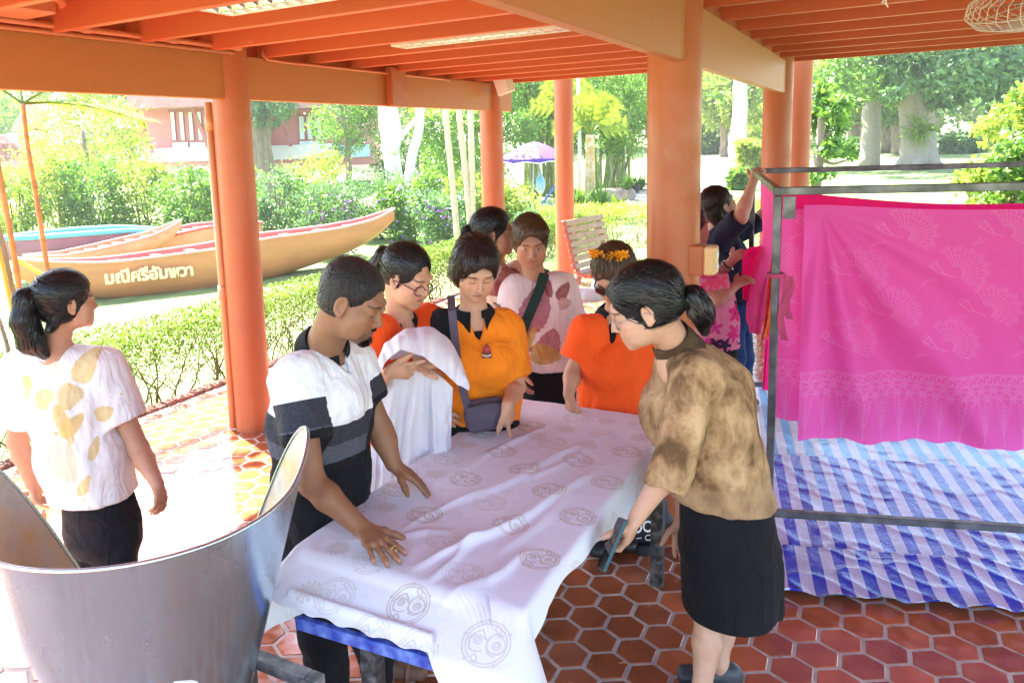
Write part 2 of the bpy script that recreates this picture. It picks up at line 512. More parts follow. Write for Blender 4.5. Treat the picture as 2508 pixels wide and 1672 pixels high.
# long plank beams, running away from the camera
for (x, ys) in ((-3.925, [(0.25 + .1, 4.09 - .09), (4.09 + .09, 8.19 - .09), (8.19 + .09, 8.62)]),
                (-0.905, [(0.2, 4.06 - .10), (4.06 + .09, 8.15 - .09)])):
    for (a, b) in ys:
        mb = MB(); mb.box((x, (a + b) / 2, (ZB + ZT) / 2), (0.056, b - a, ZT - ZB), bev=0.004); pbuild(mb, 'beam', M['beam'])
# short square post seen on the left beam
mb = MB(); mb.box((-3.865, 6.07, 2.515), (0.07, 0.25, 0.34), bev=0.006); pbuild(mb, 'beam_post', M['column'])
# joists resting on the beams
for k in range(-4, 11):
    y = 2.70 + 0.56 * k
    mb = MB(); mb.box((0.15, y + 0.024, ZT + 0.004 + 0.09), (9.7, 0.048, 0.18), bev=0.004)
    pbuild(mb, 'joist', M['joist'])
mb = MB(); mb.box((0.15, 8.32, ZT + 0.004 + 0.11), (9.9, 0.05, 0.26), bev=0.004); 
# deck boards above the joists
for k in range(16):
    y0 = 0.2 + k * 0.513
    mb = MB(); mb.box((0.15, y0 + .2565, ZT + 0.004 + 0.18 + 0.014), (9.8, 0.506, 0.024), bev=0.003); pbuild(mb, 'deck_board', M['deck'])
mb = MB(); mb.box((0.15, 4.3, ZT + 0.26), (9.9, 8.3, 0.03)); pbuild(mb, 'sun_block_sheet', M['deck'])  # unseen slab added to stop sun coming through the board gaps
# upper eave that shades the last row of columns
mb = MB()
mb.box((0.15, 9.9, 3.36), (9.8, 3.4, 0.05), Matrix.Rotation(math.radians(-9), 3, 'X')); pbuild(mb, 'eave_panel', M['deck'])

# nogging between joists over the left beam
for k in range(-4, 10):
    y = 2.70 + 0.56 * k
    mb = MB(); mb.box((-3.97, y + 0.304, ZT + 0.095), (0.03, 0.508, 0.174)); pbuild(mb, 'blocking', M['deck'])
    mb = MB(); mb.box((-0.905, y + 0.304, ZT + 0.095), (0.03, 0.508, 0.174)); pbuild(mb, 'blocking', M['deck'])

# painted conduits along the left beam
def conduit(pts, r, label):
    t = MB(); t.tube(pts, r, 10)
    o = t.build('conduit_pipe', M['pipe'], None, True); tag(o, label, 'pipe', 'painted conduits along the left beam'); return o
arc = [(-3.83 - .05 * (1 - math.cos(a)) , 4.06 + .05 * math.sin(a), 2.685 + 0.0 * a) for a in np.linspace(0, 1.5, 6)]
p = conduit([(-3.83, .3, 2.69), (-3.83, 1.0, 2.688), (-3.83, 4.06, 2.685)] + arc[1:], 0.017, 'upper orange conduit pipe running along the top of the left beam')
for y in (2.9, 3.5):
    c = MB(); c.lathe([(0.018, -0.03), (0.022, -0.03), (0.022, 0.03), (0.018, 0.03)], (0, 0, 0), 12)
    v = c.v[-1]; c.v[-1] = np.stack([v[:, 0], v[:, 2], v[:, 1]], 1) + (-3.83, y, 2.686)
    c.build('pipe_coupling', M['pipe'], p, True)
conduit([(-3.845, .3, 2.652), (-3.845, 1.0, 2.652), (-3.845, 4.03, 2.65)], 0.013, 'lower thin orange conduit pipe under the thicker one on the left beam')
conduit([(-3.88, 4.36, 2.70), (-3.88, 4.36, 2.665), (-3.875, 4.40, 2.637), (-3.875, 4.6, 2.632), (-3.875, 7.0, 2.632), (-3.875, 7.1, 2.62)], 0.011, 'thin pipe following the beam top right of the near left column')
conduit([(-3.63, 2.5, 2.80), (-3.66, 2.62, 2.805), (-3.72, 2.70, 2.80), (-3.76, 2.74, 2.765), (-3.77, 2.75, 2.70)], 0.034, 'thick bent drain elbow among the joists at top left')
mb = MB(); mb.box((-3.62, 2.32, 2.73), (0.24, 0.36, 0.10), bev=0.01)
o = mb.build('junction_box', M['pipe']); tag(o, 'orange painted metal box between ceiling joists at top left', 'junction box')
dp = MB(); dp.tube([(-4.068, 3.984, 0.02), (-4.068, 3.984, 2.34)], 0.025, 12)
for z in (1.02, 2.2): dp.lathe([(0.025, z - .05), (0.031, z - .05), (0.031, z + .05), (0.025, z + .05)], (-4.068, 3.984, 0), 12)
M['lit_pipe'] = mat('lit_orange_pipe', (.66, .30, .15), .4, var=.06)  # lit copy of the pipe paint, daylight put into the paler colour
o = dp.build('downpipe', M['lit_pipe'], None, True); tag(o, 'slim orange downpipe painted pale as if lit, beside the near left column', 'pipe')

# ------------------------------------------------------------------ ceiling lamps
def louver_lamp(x0, x1, y0, y1, z, label):
    t = empty('ceiling_lamp', ((x0 + x1) / 2, (y0 + y1) / 2, z), label, 'ceiling lamp', 'louvered ceiling lamps')
    w, d = x1 - x0, y1 - y0
    b = MB(); b.box((0, 0, 0.06), (w, d, 0.012)); b.box((-w / 2 + .008, 0, .028), (.014, d, .056)); b.box((w / 2 - .008, 0, .028), (.014, d, .056))
    b.box((0, -d / 2 + .006, .028), (w - .03, .010, .056)); b.box((0, d / 2 - .006, .028), (w - .03, .010, .056))
    b.build('housing', M['white_paint'], t)
    l = MB(); n = 14
    for i in range(n + 1):
        x = -w / 2 + .03 + (w - .06) * i / n
        v = np.array([(x, -d / 2 + .015, .0), (x, d / 2 - .015, .0), (x + .014, d / 2 - .02, .045), (x + .014, -d / 2 + .02, .045), (x - .014, d / 2 - .02, .045), (x - .014, -d / 2 + .02, .045)])
        l.add(v, [(0, 1, 2, 3), (1, 0, 5, 4)])
    for s_ in (-1, 1):
        v = np.array([(-w / 2 + .02, s_ * .006, .0), (w / 2 - .02, s_ * .006, .0), (w / 2 - .02, s_ * .045, .05), (-w / 2 + .02, s_ * .045, .05)])
        l.add(v, [(0, 1, 2, 3)])
    l.build('louver', M['chrome'], t)
    tb = MB(); 
    for s_ in (-1, 1): tb.tube([(-w / 2 + .03, s_ * d * .22, .036), (w / 2 - .03, s_ * d * .22, .036)], .012, 10)
    tb.build('tube_lamp', M['white_paint'], t, True)
louver_lamp(-2.86, -1.62, 2.775, 3.005, 2.662, 'near louvered ceiling lamp at the top edge of the picture')
louver_lamp(-3.0, -1.72, 4.66, 4.86, 2.672, 'far louvered ceiling lamp between joists beside the tan beam')

# speaker under the beam end, tilted
sp = empty('wall_speaker', (-3.72, 8.03, 2.64), 'small pale box loudspeaker tilted under the beam end', 'speaker')
sp.rotation_euler = (0, 0, math.radians(-25))
b = MB(); b.box((0, 0, 0), (0.19, 0.12, 0.24), Matrix.Rotation(math.radians(-9), 3, 'Y') @ Matrix.Rotation(math.radians(14), 3, 'X'), bev=0.012); b.build('cabinet', M['white_paint'], sp)
b = MB(); b.box((0.03, -0.068, 0.045), (0.03, 0.004, 0.03), Matrix.Rotation(math.radians(14), 3, 'X')); b.build('badge', M['black'], sp)
b = MB(); b.bar((0, .03, .1), (0, .12, .16), .03, .01); b.build('bracket', M['steel'], sp)

# switch box on the big column
sw = empty('switch_box', (-0.80, 4.0, 1.385), 'orange wall box with yellow switch plate on the big column', 'switch box')
b = MB(); b.box((-0.02, 0.02, 0), (0.075, 0.10, 0.15), bev=0.006); b.build('back_box', M['column'], sw)
M['switchplate'] = mat('cream_switchplate', (0.72, 0.46, 0.20), 0.35, var=0.03)
b = MB(); b.box((0.046, 0.02, 0.0), (0.055, 0.105, 0.142), bev=0.008); pl = b.build('cover_plate', M['switchplate'], sw)
for z in (-.03, .03):
    b = MB(); b.box((0.076, 0.02, z), (0.006, 0.04, 0.035), bev=0.002); b.build('switch', M['white_paint'], pl)

# orbit fan hanging from the ceiling, top right
M['fan'] = mat('fan_plastic', (0.60, 0.55, 0.50), 0.35, var=0.05)
FN = at(2408, -6, 2.6)
fan = empty('ceiling_fan', FN, 'white caged orbit fan hanging at the top right corner', 'fan')
fan.rotation_euler = (math.radians(16), math.radians(-10), 0)
b = MB()
for k in range(40):
    a = 2 * math.pi * k / 40
    b.tube([(r * math.cos(a), r * math.sin(a), z) for r, z in ((.06, -.07), (.14, -.066), (.2, -.045), (.225, -.01), (.21, .03), (.15, .06))], .0016, 4, False)
for r, z in ((.2, -.045), (.225, -.01), (.14, -.066)):
    b.tube([(r * math.cos(t), r * math.sin(t), z) for t in np.linspace(0, 2 * math.pi, 41)], .0022, 5, False)
b.build('cage', M['fan'], fan, True)
b = MB(); b.lathe([(0, -.078), (.055, -.078), (.062, -.07), (.06, -.06), (0, -.06)], n=28); b.build('hub_cap', M['fan'], fan, True)
for k in range(3):
    b = MB(); P_ = np.zeros((7, 5, 3))
    for i, r in enumerate(np.linspace(.03, .19, 7)):
        for j, s_ in enumerate(np.linspace(-.5, .5, 5)):
            a = 2 * math.pi * k / 3 + s_ * 1.1; P_[i, j] = (r * math.cos(a), r * math.sin(a), -.02 + .03 * s_)
    b.grid(P_); b.build('blade', M['fan'], fan, True)
b = MB(); b.lathe([(.0, .10), (.07, .10), (.085, .06), (.085, .03), (.05, .0), (0, 0)], n=24); b.tube([(0, 0, .1), (0, 0, .28)], .018, 10); b.build('motor', M['fan'], fan, True)

# thin cords dangling from a joist
for (u, v, lb) in ((2033, 2, 'pale knotted cord hanging from a joist above the pink cloth'), (2405 * 0.985, 22, 'short frayed cord tied to a joist beside the fan')):
    p0 = at(u, v, 3.6)
    b = MB(); b.tube([p0 + (0, 0, .10), p0 + (0, 0, .03), p0 + (.004, 0, -.02)], .004, 6)
    b.tube([p0 + (0, 0, .0), p0 + (.012, 0, -.03)], .003, 5); b.tube([p0 + (.002, 0, .012), p0 + (-.012, .0, -.008), p0 + (.008, 0, -.012)], .005, 5)
    o = b.build('ceiling_string', M['white_paint'], None, True); tag(o, lb, 'cord')
# ================================================================== implicit-surface modelling for figures and soft things
class Prim:
    __slots__ = ('fn', 'lo', 'hi', 'k', 'op')
    def __init__(s, fn, lo, hi, k=0.02, op='u'):
        s.fn, s.lo, s.hi, s.k, s.op = fn, np.asarray(lo, float), np.asarray(hi, float), k, op
def V3(*a): return np.array(a, float)

def cone(a, b, ra, rb=None, k=0.02, op='u'):
    a = np.asarray(a, float); b = np.asarray(b, float); rb = ra if rb is None else rb
    ab = b - a; L2 = ab @ ab + 1e-9
    def fn(X, Y, Z):
        px, py, pz = X - a[0], Y - a[1], Z - a[2]
        t = np.clip((px * ab[0] + py * ab[1] + pz * ab[2]) / L2, 0, 1)
        return np.sqrt((px - t * ab[0]) ** 2 + (py - t * ab[1]) ** 2 + (pz - t * ab[2]) ** 2) - (ra + (rb - ra) * t)
    r = max(ra, rb)
    return Prim(fn, np.minimum(a, b) - r, np.maximum(a, b) + r, k, op)
def ball(c, r, k=0.02, op='u'): return cone(c, np.asarray(c, float) + (0, 0, 1e-4), r, r, k, op)
def chain(pts, rads, k=0.02, op='u'):
    return [cone(pts[i], pts[i + 1], rads[i], rads[i + 1], k, op) for i in range(len(pts) - 1)]
def ecap(a, b, A, B, F, k=0.04, op='u', p=2.3, endr=None):
    """tapering tube of elliptical section; A, B = (half width across, half depth along F)"""
    a = np.asarray(a, float); b = np.asarray(b, float); ab = b - a; L = np.linalg.norm(ab) + 1e-9; ax = ab / L
    f = np.asarray(F, float); f = nrm(f - ax * (f @ ax)); s = np.cross(f, ax)
    def fn(X, Y, Z):
        px, py, pz = X - a[0], Y - a[1], Z - a[2]
        z = px * ax[0] + py * ax[1] + pz * ax[2]
        t = np.clip(z / L, 0, 1); w = A[0] + (B[0] - A[0]) * t; d = A[1] + (B[1] - A[1]) * t
        x = np.abs(px * s[0] + py * s[1] + pz * s[2]) / w; y = np.abs(px * f[0] + py * f[1] + pz * f[2]) / d
        e = (z - t * L); er = np.minimum(w, d) * (1.0 if endr is None else endr)
        q = (x ** p + y ** p) ** (2.0 / p) + (e / er) ** 2
        return (np.sqrt(q) - 1) * np.minimum(w, d)
    r = max(max(A), max(B))
    return Prim(fn, np.minimum(a, b) - r, np.maximum(a, b) + r, k, op)
def ell(c, R, rad, k=0.02, op='u'):
    c = np.asarray(c, float); R = np.asarray(R, float); rad = np.asarray(rad, float)
    def fn(X, Y, Z):
        px, py, pz = X - c[0], Y - c[1], Z - c[2]; q = 0; g = 0
        for i in range(3):
            e = (px * R[i][0] + py * R[i][1] + pz * R[i][2]) / rad[i]
            q = q + e * e; g = g + (e / rad[i]) ** 2
        k0 = np.sqrt(q); k1 = np.sqrt(g) + 1e-9
        return k0 * (k0 - 1) / k1
    r = rad.max()
    return Prim(fn, c - r, c + r, k, op)
def half(p, n, lo, hi, k=0.003):
    """keeps what lies behind the plane (p, n) inside the box lo..hi"""
    p = np.asarray(p, float); n = nrm(n)
    return Prim(lambda X, Y, Z: -((X - p[0]) * n[0] + (Y - p[1]) * n[1] + (Z - p[2]) * n[2]), lo, hi, k, 's')
def combo(prims, k=0.02):
    """several prims, cuts included, folded into one prim"""
    lo = np.min([q.lo for q in prims if q.op == 'u'], 0); hi = np.max([q.hi for q in prims if q.op == 'u'], 0)
    def fn(X, Y, Z):
        D = None
        for q in prims:
            d = q.fn(X, Y, Z)
            if D is None: D = d
            elif q.op == 'u': D = smin(D, d, q.k)
            else: D = -smin(-D, d, q.k)
        return D
    return Prim(fn, lo, hi, k)
def smin(a, b, k):
    if k <= 0: return np.minimum(a, b)
    h = np.maximum(k - np.abs(a - b), 0) / k
    return np.minimum(a, b) - h * h * k * 0.25

def surface(prims, h, disp=None):
    flat = []
    for q in prims: flat += list(q) if isinstance(q, (list, tuple)) else [q]
    us = [q for q in flat if q.op == 'u']
    lo = np.min([q.lo for q in us], 0) - 4 * h; hi = np.max([q.hi for q in us], 0) + 4 * h
    n = np.ceil((hi - lo) / h).astype(int) + 1
    D = np.full(n, 1.0, np.float32)
    ax = [(lo[i] + h * np.arange(n[i])).astype(np.float32) for i in range(3)]
    for q in flat:
        pad = q.k + 3 * h
        a = np.maximum(((q.lo - pad - lo) / h).astype(int), 0); b = np.minimum(np.ceil((q.hi + pad - lo) / h).astype(int) + 1, n)
        if (b <= a).any(): continue
        sl = tuple(slice(a[i], b[i]) for i in range(3))
        X = ax[0][sl[0]][:, None, None]; Y = ax[1][sl[1]][None, :, None]; Z = ax[2][sl[2]][None, None, :]
        d = q.fn(X, Y, Z).astype(np.float32)
        if q.op == 'u': D[sl] = smin(D[sl], d, q.k)
        else: D[sl] = -smin(-D[sl], d, q.k)
    np.clip(D, -3 * h, 3 * h, out=D)
    g = openvdb.FloatGrid(3 * h)
    g.copyFromArray(D)
    pts, quads = g.convertToQuads(isovalue=0.0)
    P = np.asarray(pts, float) * h + lo
    Q = np.asarray(quads, np.int64)
    c = P.mean(0); n = np.cross(P[Q[:, 2]] - P[Q[:, 0]], P[Q[:, 3]] - P[Q[:, 1]])
    if (n * (P[Q[:, 0]] - c)).sum() < 0: Q = Q[:, ::-1].copy()
    return P, Q

def vnormals(P, Q):
    n = np.cross(P[Q[:, 2]] - P[Q[:, 0]], P[Q[:, 3]] - P[Q[:, 1]])
    N = np.zeros_like(P)
    for k in range(4): np.add.at(N, Q[:, k], n)
    return N / (np.linalg.norm(N, axis=1)[:, None] + 1e-12)
def relax(P, Q, it=2, f=0.5):
    E = np.concatenate([Q[:, [0, 1]], Q[:, [1, 2]], Q[:, [2, 3]], Q[:, [3, 0]]])
    cnt = np.zeros(len(P)); np.add.at(cnt, E[:, 0], 1); np.add.at(cnt, E[:, 1], 1)
    for _ in range(it):
        S = np.zeros_like(P); np.add.at(S, E[:, 0], P[E[:, 1]]); np.add.at(S, E[:, 1], P[E[:, 0]])
        P = P + f * (S / np.maximum(cnt, 1)[:, None] - P)
    return P

# ------------------------------------------------------------------ anatomy
class Head:
    """local axes: x to the figure's right, y forward, z up; origin between the eyes' height and the head centre"""
    def __init__(s, c, fwd, up=(0, 0, 1), tilt=0.0, size=1.0):
        s.c = np.asarray(c, float); s.f = nrm(fwd); up = np.asarray(up, float)
        s.u = nrm(up - s.f * (up @ s.f)); s.r = np.cross(s.f, s.u)
        if tilt:
            ct, st = math.cos(tilt), math.sin(tilt); s.r, s.u = ct * s.r + st * s.u, ct * s.u - st * s.r
        s.s = size; s.R = np.stack([s.r, s.f, s.u])
    def p(s, x, y, z): return s.c + s.s * (x * s.r + y * s.f + z * s.u)
    def loc(s, P): return ((P - s.c) @ s.R.T) / s.s
    def E(s, c, rad, k=.02, op='u'): return ell(s.p(*c), s.R, np.asarray(rad) * s.s, k * s.s, op)
    def C(s, a, b, ra, rb=None, k=.02, op='u'): return cone(s.p(*a), s.p(*b), ra * s.s, (ra if rb is None else rb) * s.s, k * s.s, op)

def head_prims(H, male=False, mouth=0.0, full=1.0):
    jw = .060 if male else .056
    L = [H.E((0, -.018, .038), (.073, .092, .078)),
         H.E((0, .020, -.030), (jw + .004, .068, .080), .03),
         H.E((0, .040, -.068), (.043 * full, .044, .036), .03),
         H.C((-.010, .073, -.094), (.010, .073, -.094), .0155, k=.022),
         H.C((-.033, .076, .024), (.033, .076, .024), .013, k=.025)]
    for sx in (-1, 1):
        L += [H.E((sx * .044, .052, -.028), (.024, .028, .024), .028),
              H.E((sx * .038, .046, -.062), (.022 * full, .030, .028), .028)]
        L.append(H.E((sx * .031, .093, .004), (.019, .016, .011), .018, 's'))
        L.append(H.E((sx * .031, .0715, .002), (.0155, .0145, .0125), .005))
        L.append(H.C((sx * .020, .0815, .0195), (sx * .044, .073, .020), .0055, .004, .008))
        # ear
        e = [H.E((sx * .074, -.008, -.008), (.010, .021, .033), .008), H.E((sx * .081, -.004, -.008), (.006, .012, .021), .004, 's')]
        L.append(combo(e, .006)); L.append(H.E((sx * .075, .001, -.037), (.006, .009, .010), .008))
    L += [H.C((0, .083, .012), (0, .101, -.026), .0065, .0100, .012), H.E((0, .100, -.031), (.0115, .0115, .0095), .006)]
    for sx in (-1, 1): L.append(H.E((sx * .0115, .0915, -.034), (.0085, .010, .0080), .006))
    L += [H.E((0, .074, -.062), (.028, .016, .022), .018)]
    for sx in (-1, 1):
        L.append(H.C((0, .0895, -.0545), (sx * .021, .080, -.0595), .0050, .0028, .005))
        L.append(H.C((0, .0880, -.0670), (sx * .019, .080, -.0615), .0062, .0030, .005))
    L.append(H.C((-.021, .088, -.0605 - mouth * .002), (.021, .088, -.0605 - mouth * .002), .0014 + mouth * .004, k=.004, op='s'))
    L.append(H.C((0, .0935, -.0505), (0, .092, -.043), .0028, k=.006, op='s'))
    return L

def head_colors(H, P, C, lip=(0.42, 0.13, 0.10), brow=(0.03, 0.02, 0.015), lash=True, openeye=0.0, stubble=0.0, lipmix=.75):
    q = H.loc(P); x, y, z = q.T; ax_ = np.abs(x)
    near = (np.abs(q) < .16).all(1)
    fr = near & (y > .045)
    def paint(m, c, w=1.0):
        w = np.clip(m, 0, 1)[:, None] * w; C[:] = C * (1 - w) + np.asarray(c) * w
    sm = lambda v, a, b: np.clip((v - a) / (b - a), 0, 1)
    # lips
    lz = -.0605 - .02 * (x / .02) ** 2 * .05
    paint(fr * sm(-(np.abs(z - lz) - (.0085 - .0075 * (ax_ / .023) ** 2)), -.001, .0012) * (ax_ < .023) * (y > .07), lip, lipmix)
    paint(fr * sm(-np.abs(z + .0607), -.0018, -.0006) * (ax_ < .021), (.10, .03, .025), .8)
    # brows
    bz = .0215 + .004 * np.sin(np.clip((ax_ - .016) / .034, 0, 1) * 3.1)
    paint(fr * sm(-np.abs(z - bz), -.0052, -.0028) * (ax_ > .015) * (ax_ < .051), brow, .78)
    # eyes
    if openeye > 0:
        ez = .0005
        paint(fr * sm(-((ax_ - .031) / .0125) ** 2 - ((z - ez) / (.0046 * openeye)) ** 2, -1.25, -.8), (.62, .58, .54))
        paint(fr * sm(-((ax_ - .031) / .0048) ** 2 - ((z - ez) / .0048) ** 2, -1.3, -.7) * (np.abs(z - ez) < .0046 * openeye + .001), (.02, .012, .01))
        paint(fr * sm(-np.abs(z - ez - .0048 * openeye * (1 - ((ax_ - .031) / .016) ** 2)), -.0022, -.0010) * (np.abs(ax_ - .031) < .0145), (.03, .02, .018), .9)
    elif lash:
        lz2 = -.0050 - .0028 * (1 - ((ax_ - .031) / .0145) ** 2)
        paint(fr * sm(-np.abs(z - lz2), -.0026, -.0012) * (np.abs(ax_ - .031) < .0150), (.035, .02, .016), .9)
    # warmth of cheeks, then dark nostril openings painted in
    paint(fr * np.exp(-((ax_ - .042) / .02) ** 2 - ((z + .03) / .02) ** 2), C.mean(0) * (1.25, .85, .8), .35)
    paint(fr * (ax_ < .0155) * (ax_ > .004) * sm(-((ax_ - .009) / .004) ** 2 - ((z + .0405) / .0028) ** 2 - ((y - .093) / .010) ** 2, -1.3, -.6), (.07, .03, .025), .7)
    if stubble:
        w = fr * sm(-z, .040, .075) * (ax_ < .05) * (.6 + .4 * vnoise(P * 700))
        paint(w * ~((np.abs(z + .0605) < .007) & (ax_ < .021)), (.05, .035, .03), stubble)
    return C

NAILS = []; KNUCKLES = []
def hand_prims(W, d, n, T, s=1.0, curl=(.25, .3, .2), spread=.12, thumb=(.55, .75, .15), per=None, tcurl=.3):
    """W wrist, d towards the fingers, n out of the palm, T towards the thumb"""
    d = nrm(d); n = nrm(n - d * (np.asarray(n) @ d)); T = np.asarray(T, float); T = nrm(T - d * (T @ d) - n * (T @ n))
    W = np.asarray(W, float); L = []
    kc = W + d * .082 * s
    L.append(ecap(W + d * .004, kc - d * .006, (.026 * s, .019 * s), (.038 * s, .0135 * s), n, .012))
    L.append(cone(W + d * .02 * s + T * .022 * s + n * .006, W + d * .045 * s + T * .030 * s + n * .008 * s, .014 * s, .012 * s, .015))
    offs = (.0300, .0100, -.0100, -.0285); lens = (.073, .081, .075, .058); rad = (.0090, .0094, .0089, .0078)
    for i in range(4):
        c = curl if per is None else per[i]
        sp = (1.5 - i) / 1.5 * spread
        dd = nrm(d * math.cos(sp) + T * math.sin(sp))
        p = kc + T * offs[i] * s - d * (.004, 0, .003, .012)[i] * s
        pts = [p - d * .012 * s, p]; a = 0; KNUCKLES.append((p, -n, .010))
        for j, fr in enumerate((.46, .31, .23)):
            a += c[j]
            pts.append(pts[-1] + (dd * math.cos(a) + n * math.sin(a)) * lens[i] * fr * s)
        r = rad[i] * s; bk = nrm(dd * math.sin(a) - n * math.cos(a)); NAILS.append((pts[-1] - dd * math.cos(a) * .004 + bk * r * .8, bk, .0058)); KNUCKLES.append((pts[2], -n, .008))
        L += chain(pts, [r * 1.08, r * 1.06, r, r * .92, r * .80], .006)
    t1 = nrm(d * thumb[0] + T * thumb[1] + n * thumb[2])
    p0 = W + d * .022 * s + T * .022 * s + n * .004 * s
    p1 = p0 + t1 * .042 * s
    t2 = nrm(t1 * math.cos(tcurl) + nrm(d - t1 * (d @ t1) + .3 * n) * math.sin(tcurl))
    p2 = p1 + t2 * .032 * s; p3 = p2 + t2 * .026 * s
    L += chain([p0, p1, p2, p3], [.0135 * s, .0115 * s, .0105 * s, .0085 * s], .010)
    return L

def arm_prims(S, E_, Wr, r=(.043, .037, .039, .0255), k=.02):
    S, E_, Wr = map(lambda q: np.asarray(q, float), (S, E_, Wr))
    m = E_ * .68 + Wr * .32
    return [cone(S, E_, r[0], r[1], k), cone(E_, m, r[1] * .97, r[2], k), cone(m, Wr, r[2], r[3], k)]

def sleeve(S, E_, t, r0, r1, k=.05, hollow=True, over=.0):
    """short sleeve from shoulder S along the arm to fraction t, open end"""
    S = np.asarray(S, float); E_ = np.asarray(E_, float); d = E_ - S; end = S + d * t; ax = nrm(d)
    c = [cone(S, end + ax * .03, r0, r1, 0)]
    lo = np.minimum(S, end) - .3; hi = np.maximum(S, end) + .3
    if hollow: c.append(Prim(cone(end - ax * .05, end + ax * .08, r1 - .022, r1 - .005).fn, lo, hi, .004, 's'))
    q = half(end, ax, lo, hi, .004); c.append(q)
    return combo(c, k)

def fold_disp(P, N, amp, scale, axis=None, seed=0.0, mask=None):
    """cloth folds: ridged noise, long along 'axis'"""
    Q = P.copy()
    if axis is not None:
        a = nrm(axis); Q = Q - np.outer(Q @ a, a) * .78
    Q = Q * scale + seed
    Q = Q + .35 * np.stack([vnoise(Q * .6 + 5), vnoise(Q * .6 + 11), vnoise(Q * .6 + 23)], -1)
    r = 1 - np.abs(2 * vnoise(Q) - 1) ** 1.2
    r2 = 1 - np.abs(2 * vnoise(Q * 2.1 + 7) - 1)
    d = amp * (r - .62) + amp * .4 * (r2 - .5)
    if mask is not None: d = d * mask
    return P + N * d[:, None]

def hair_obj(prims, h, root, mt, tie, parent, amp=.0016, freq=34, name='hair', strands=900, length=.10, away=False, lift=.0055, width=.0016):
    P, Q = surface(prims, h)
    N = vnormals(P, Q)
    v = P - tie; v = v / (np.linalg.norm(v, axis=1)[:, None] + 1e-9)
    P = P + N * (amp * 2.0 * (vnoise(v * freq * .55) + .5 * vnoise(v * freq + 9) - .75))[:, None]
    Vs, Fs, As, n = [P - root], [tuple(q) for q in Q], [v], len(P)
    if strands:
        # loose strands lying over the hair, following its flow
        kd = KDTree(len(P))
        for i, p in enumerate(P): kd.insert(p, i)
        kd.balance(); rs = np.random.default_rng(len(P))
        for i in rs.integers(0, len(P), strands):
            p = P[i].copy(); sg = 1 if away else -1; pts = []; nn = N[i]; k = 9; jit = rs.normal(0, .10, 3)
            lf = lift * rs.uniform(.2, 1.0) * (2.6 if rs.uniform() < .07 else 1); L = length * rs.uniform(.5, 1.2)
            for j in range(k):
                _, m, _ = kd.find(p); nn = N[m]; q = P[m] + nn * (lf * (1 - abs(2 * j / (k - 1) - 1) ** 3) + .0004)
                pts.append(q); t = sg * (P[m] - tie); t = t / (np.linalg.norm(t) + 1e-9) + jit; t = t - nn * (t @ nn)
                p = P[m] + t / (np.linalg.norm(t) + 1e-9) * L / k
            pts = np.array(pts); tt = np.gradient(pts, axis=0); sd = np.cross(tt, nn); sd /= np.linalg.norm(sd, axis=1)[:, None] + 1e-9
            w = (width * np.sin(np.linspace(.35, math.pi - .1, k)))[:, None] * rs.uniform(.6, 1.4)
            A = np.concatenate([pts - sd * w, pts + sd * w]); Vs.append(A - root)
            Fs += [(n + j, n + j + 1, n + k + j + 1, n + k + j) for j in range(k - 1)]; n += 2 * k
            fv = pts - tie; fv = fv / (np.linalg.norm(fv, axis=1)[:, None] + 1e-9); fv = fv[:1] + (fv - fv[:1]) * .15; As.append(np.concatenate([fv, fv]))
    return mesh_obj(name, np.concatenate(Vs), Fs, mt, parent, True, attrs={'flow': np.concatenate(As)})

def ring_strip(c, ax, f, prof, a0, a1, n=40, squash=.9, lean=0.0):
    """collar-like band: prof = [(radius, height)], swept round axis ax from angle a0 to a1 (0 = along f)"""
    ax = nrm(ax); f = nrm(np.asarray(f) - ax * (np.asarray(f) @ ax)); s = np.cross(ax, f)
    th = np.linspace(a0, a1, n); G = np.zeros((len(prof), n, 3))
    for i, (r, z) in enumerate(prof):
        for j, t in enumerate(th):
            rr = r(t) if callable(r) else r; zz = z(t) if callable(z) else z
            G[i, j] = c + f * math.cos(t) * rr * squash + s * math.sin(t) * rr + ax * zz
    return G

def solidify(G, th, name, mt, parent, root):
    a, b = G.shape[:2]; P = G.reshape(-1, 3); Q = grid_faces(a, b)
    N = vnormals(P, Q); P2 = P - N * th; n = len(P)
    F = [tuple(q) for q in Q] + [tuple(int(i) + n for i in q[::-1]) for q in Q]
    bd = [i for i in range(b)] + [i * b + b - 1 for i in range(1, a)] + [(a - 1) * b + j for j in range(b - 2, -1, -1)] + [i * b for i in range(a - 2, 0, -1)]
    for i in range(len(bd)):
        p, q = bd[i], bd[(i + 1) % len(bd)]; F.append((p, q, q + n, p + n))
    o = mesh_obj(name, np.concatenate([P, P2]) - root, F, mt, parent)
    sharp_by_angle(o.data, 50)
    return o

M['skin'] = mat('skin', attr=True, rough=0.52, var=0.07, vscale=40, bump=0.18, bscale=240, bdist=0.0015, spec=0.4, sss=0.06)
def cloth_mat(name, col=None, var=.07, vscale=14, bump=.35, bscale=420, rough=.85, bdist=.0012, **kw):
    kw.setdefault('crease', (10, .017))
    return mat(name, col or (.5, .5, .5), rough, var=var, vscale=vscale, bump=bump, bscale=bscale, bdist=bdist, spec=.2, sheen=.03, attr=col is None, **kw)
M['hair_black'] = mat('black_hair', (0.008, 0.0068, 0.007), 0.36, var=.75, vscale=26, bump=.9, bscale=24, bdist=.010, spec=.45, flow=True)
M['hair_brown'] = mat('dark_brown_hair', (0.02, 0.011, 0.008), 0.38, var=.75, vscale=26, bump=.9, bscale=24, bdist=.010, spec=.45, flow=True)
M['hair_tinted'] = mat('brown_tinted_hair', (0.07, 0.033, 0.014), 0.4, var=.8, vscale=24, bump=.9, bscale=22, bdist=.010, spec=.4, flow=True)
M['print_cloth'] = cloth_mat('printed_cotton')
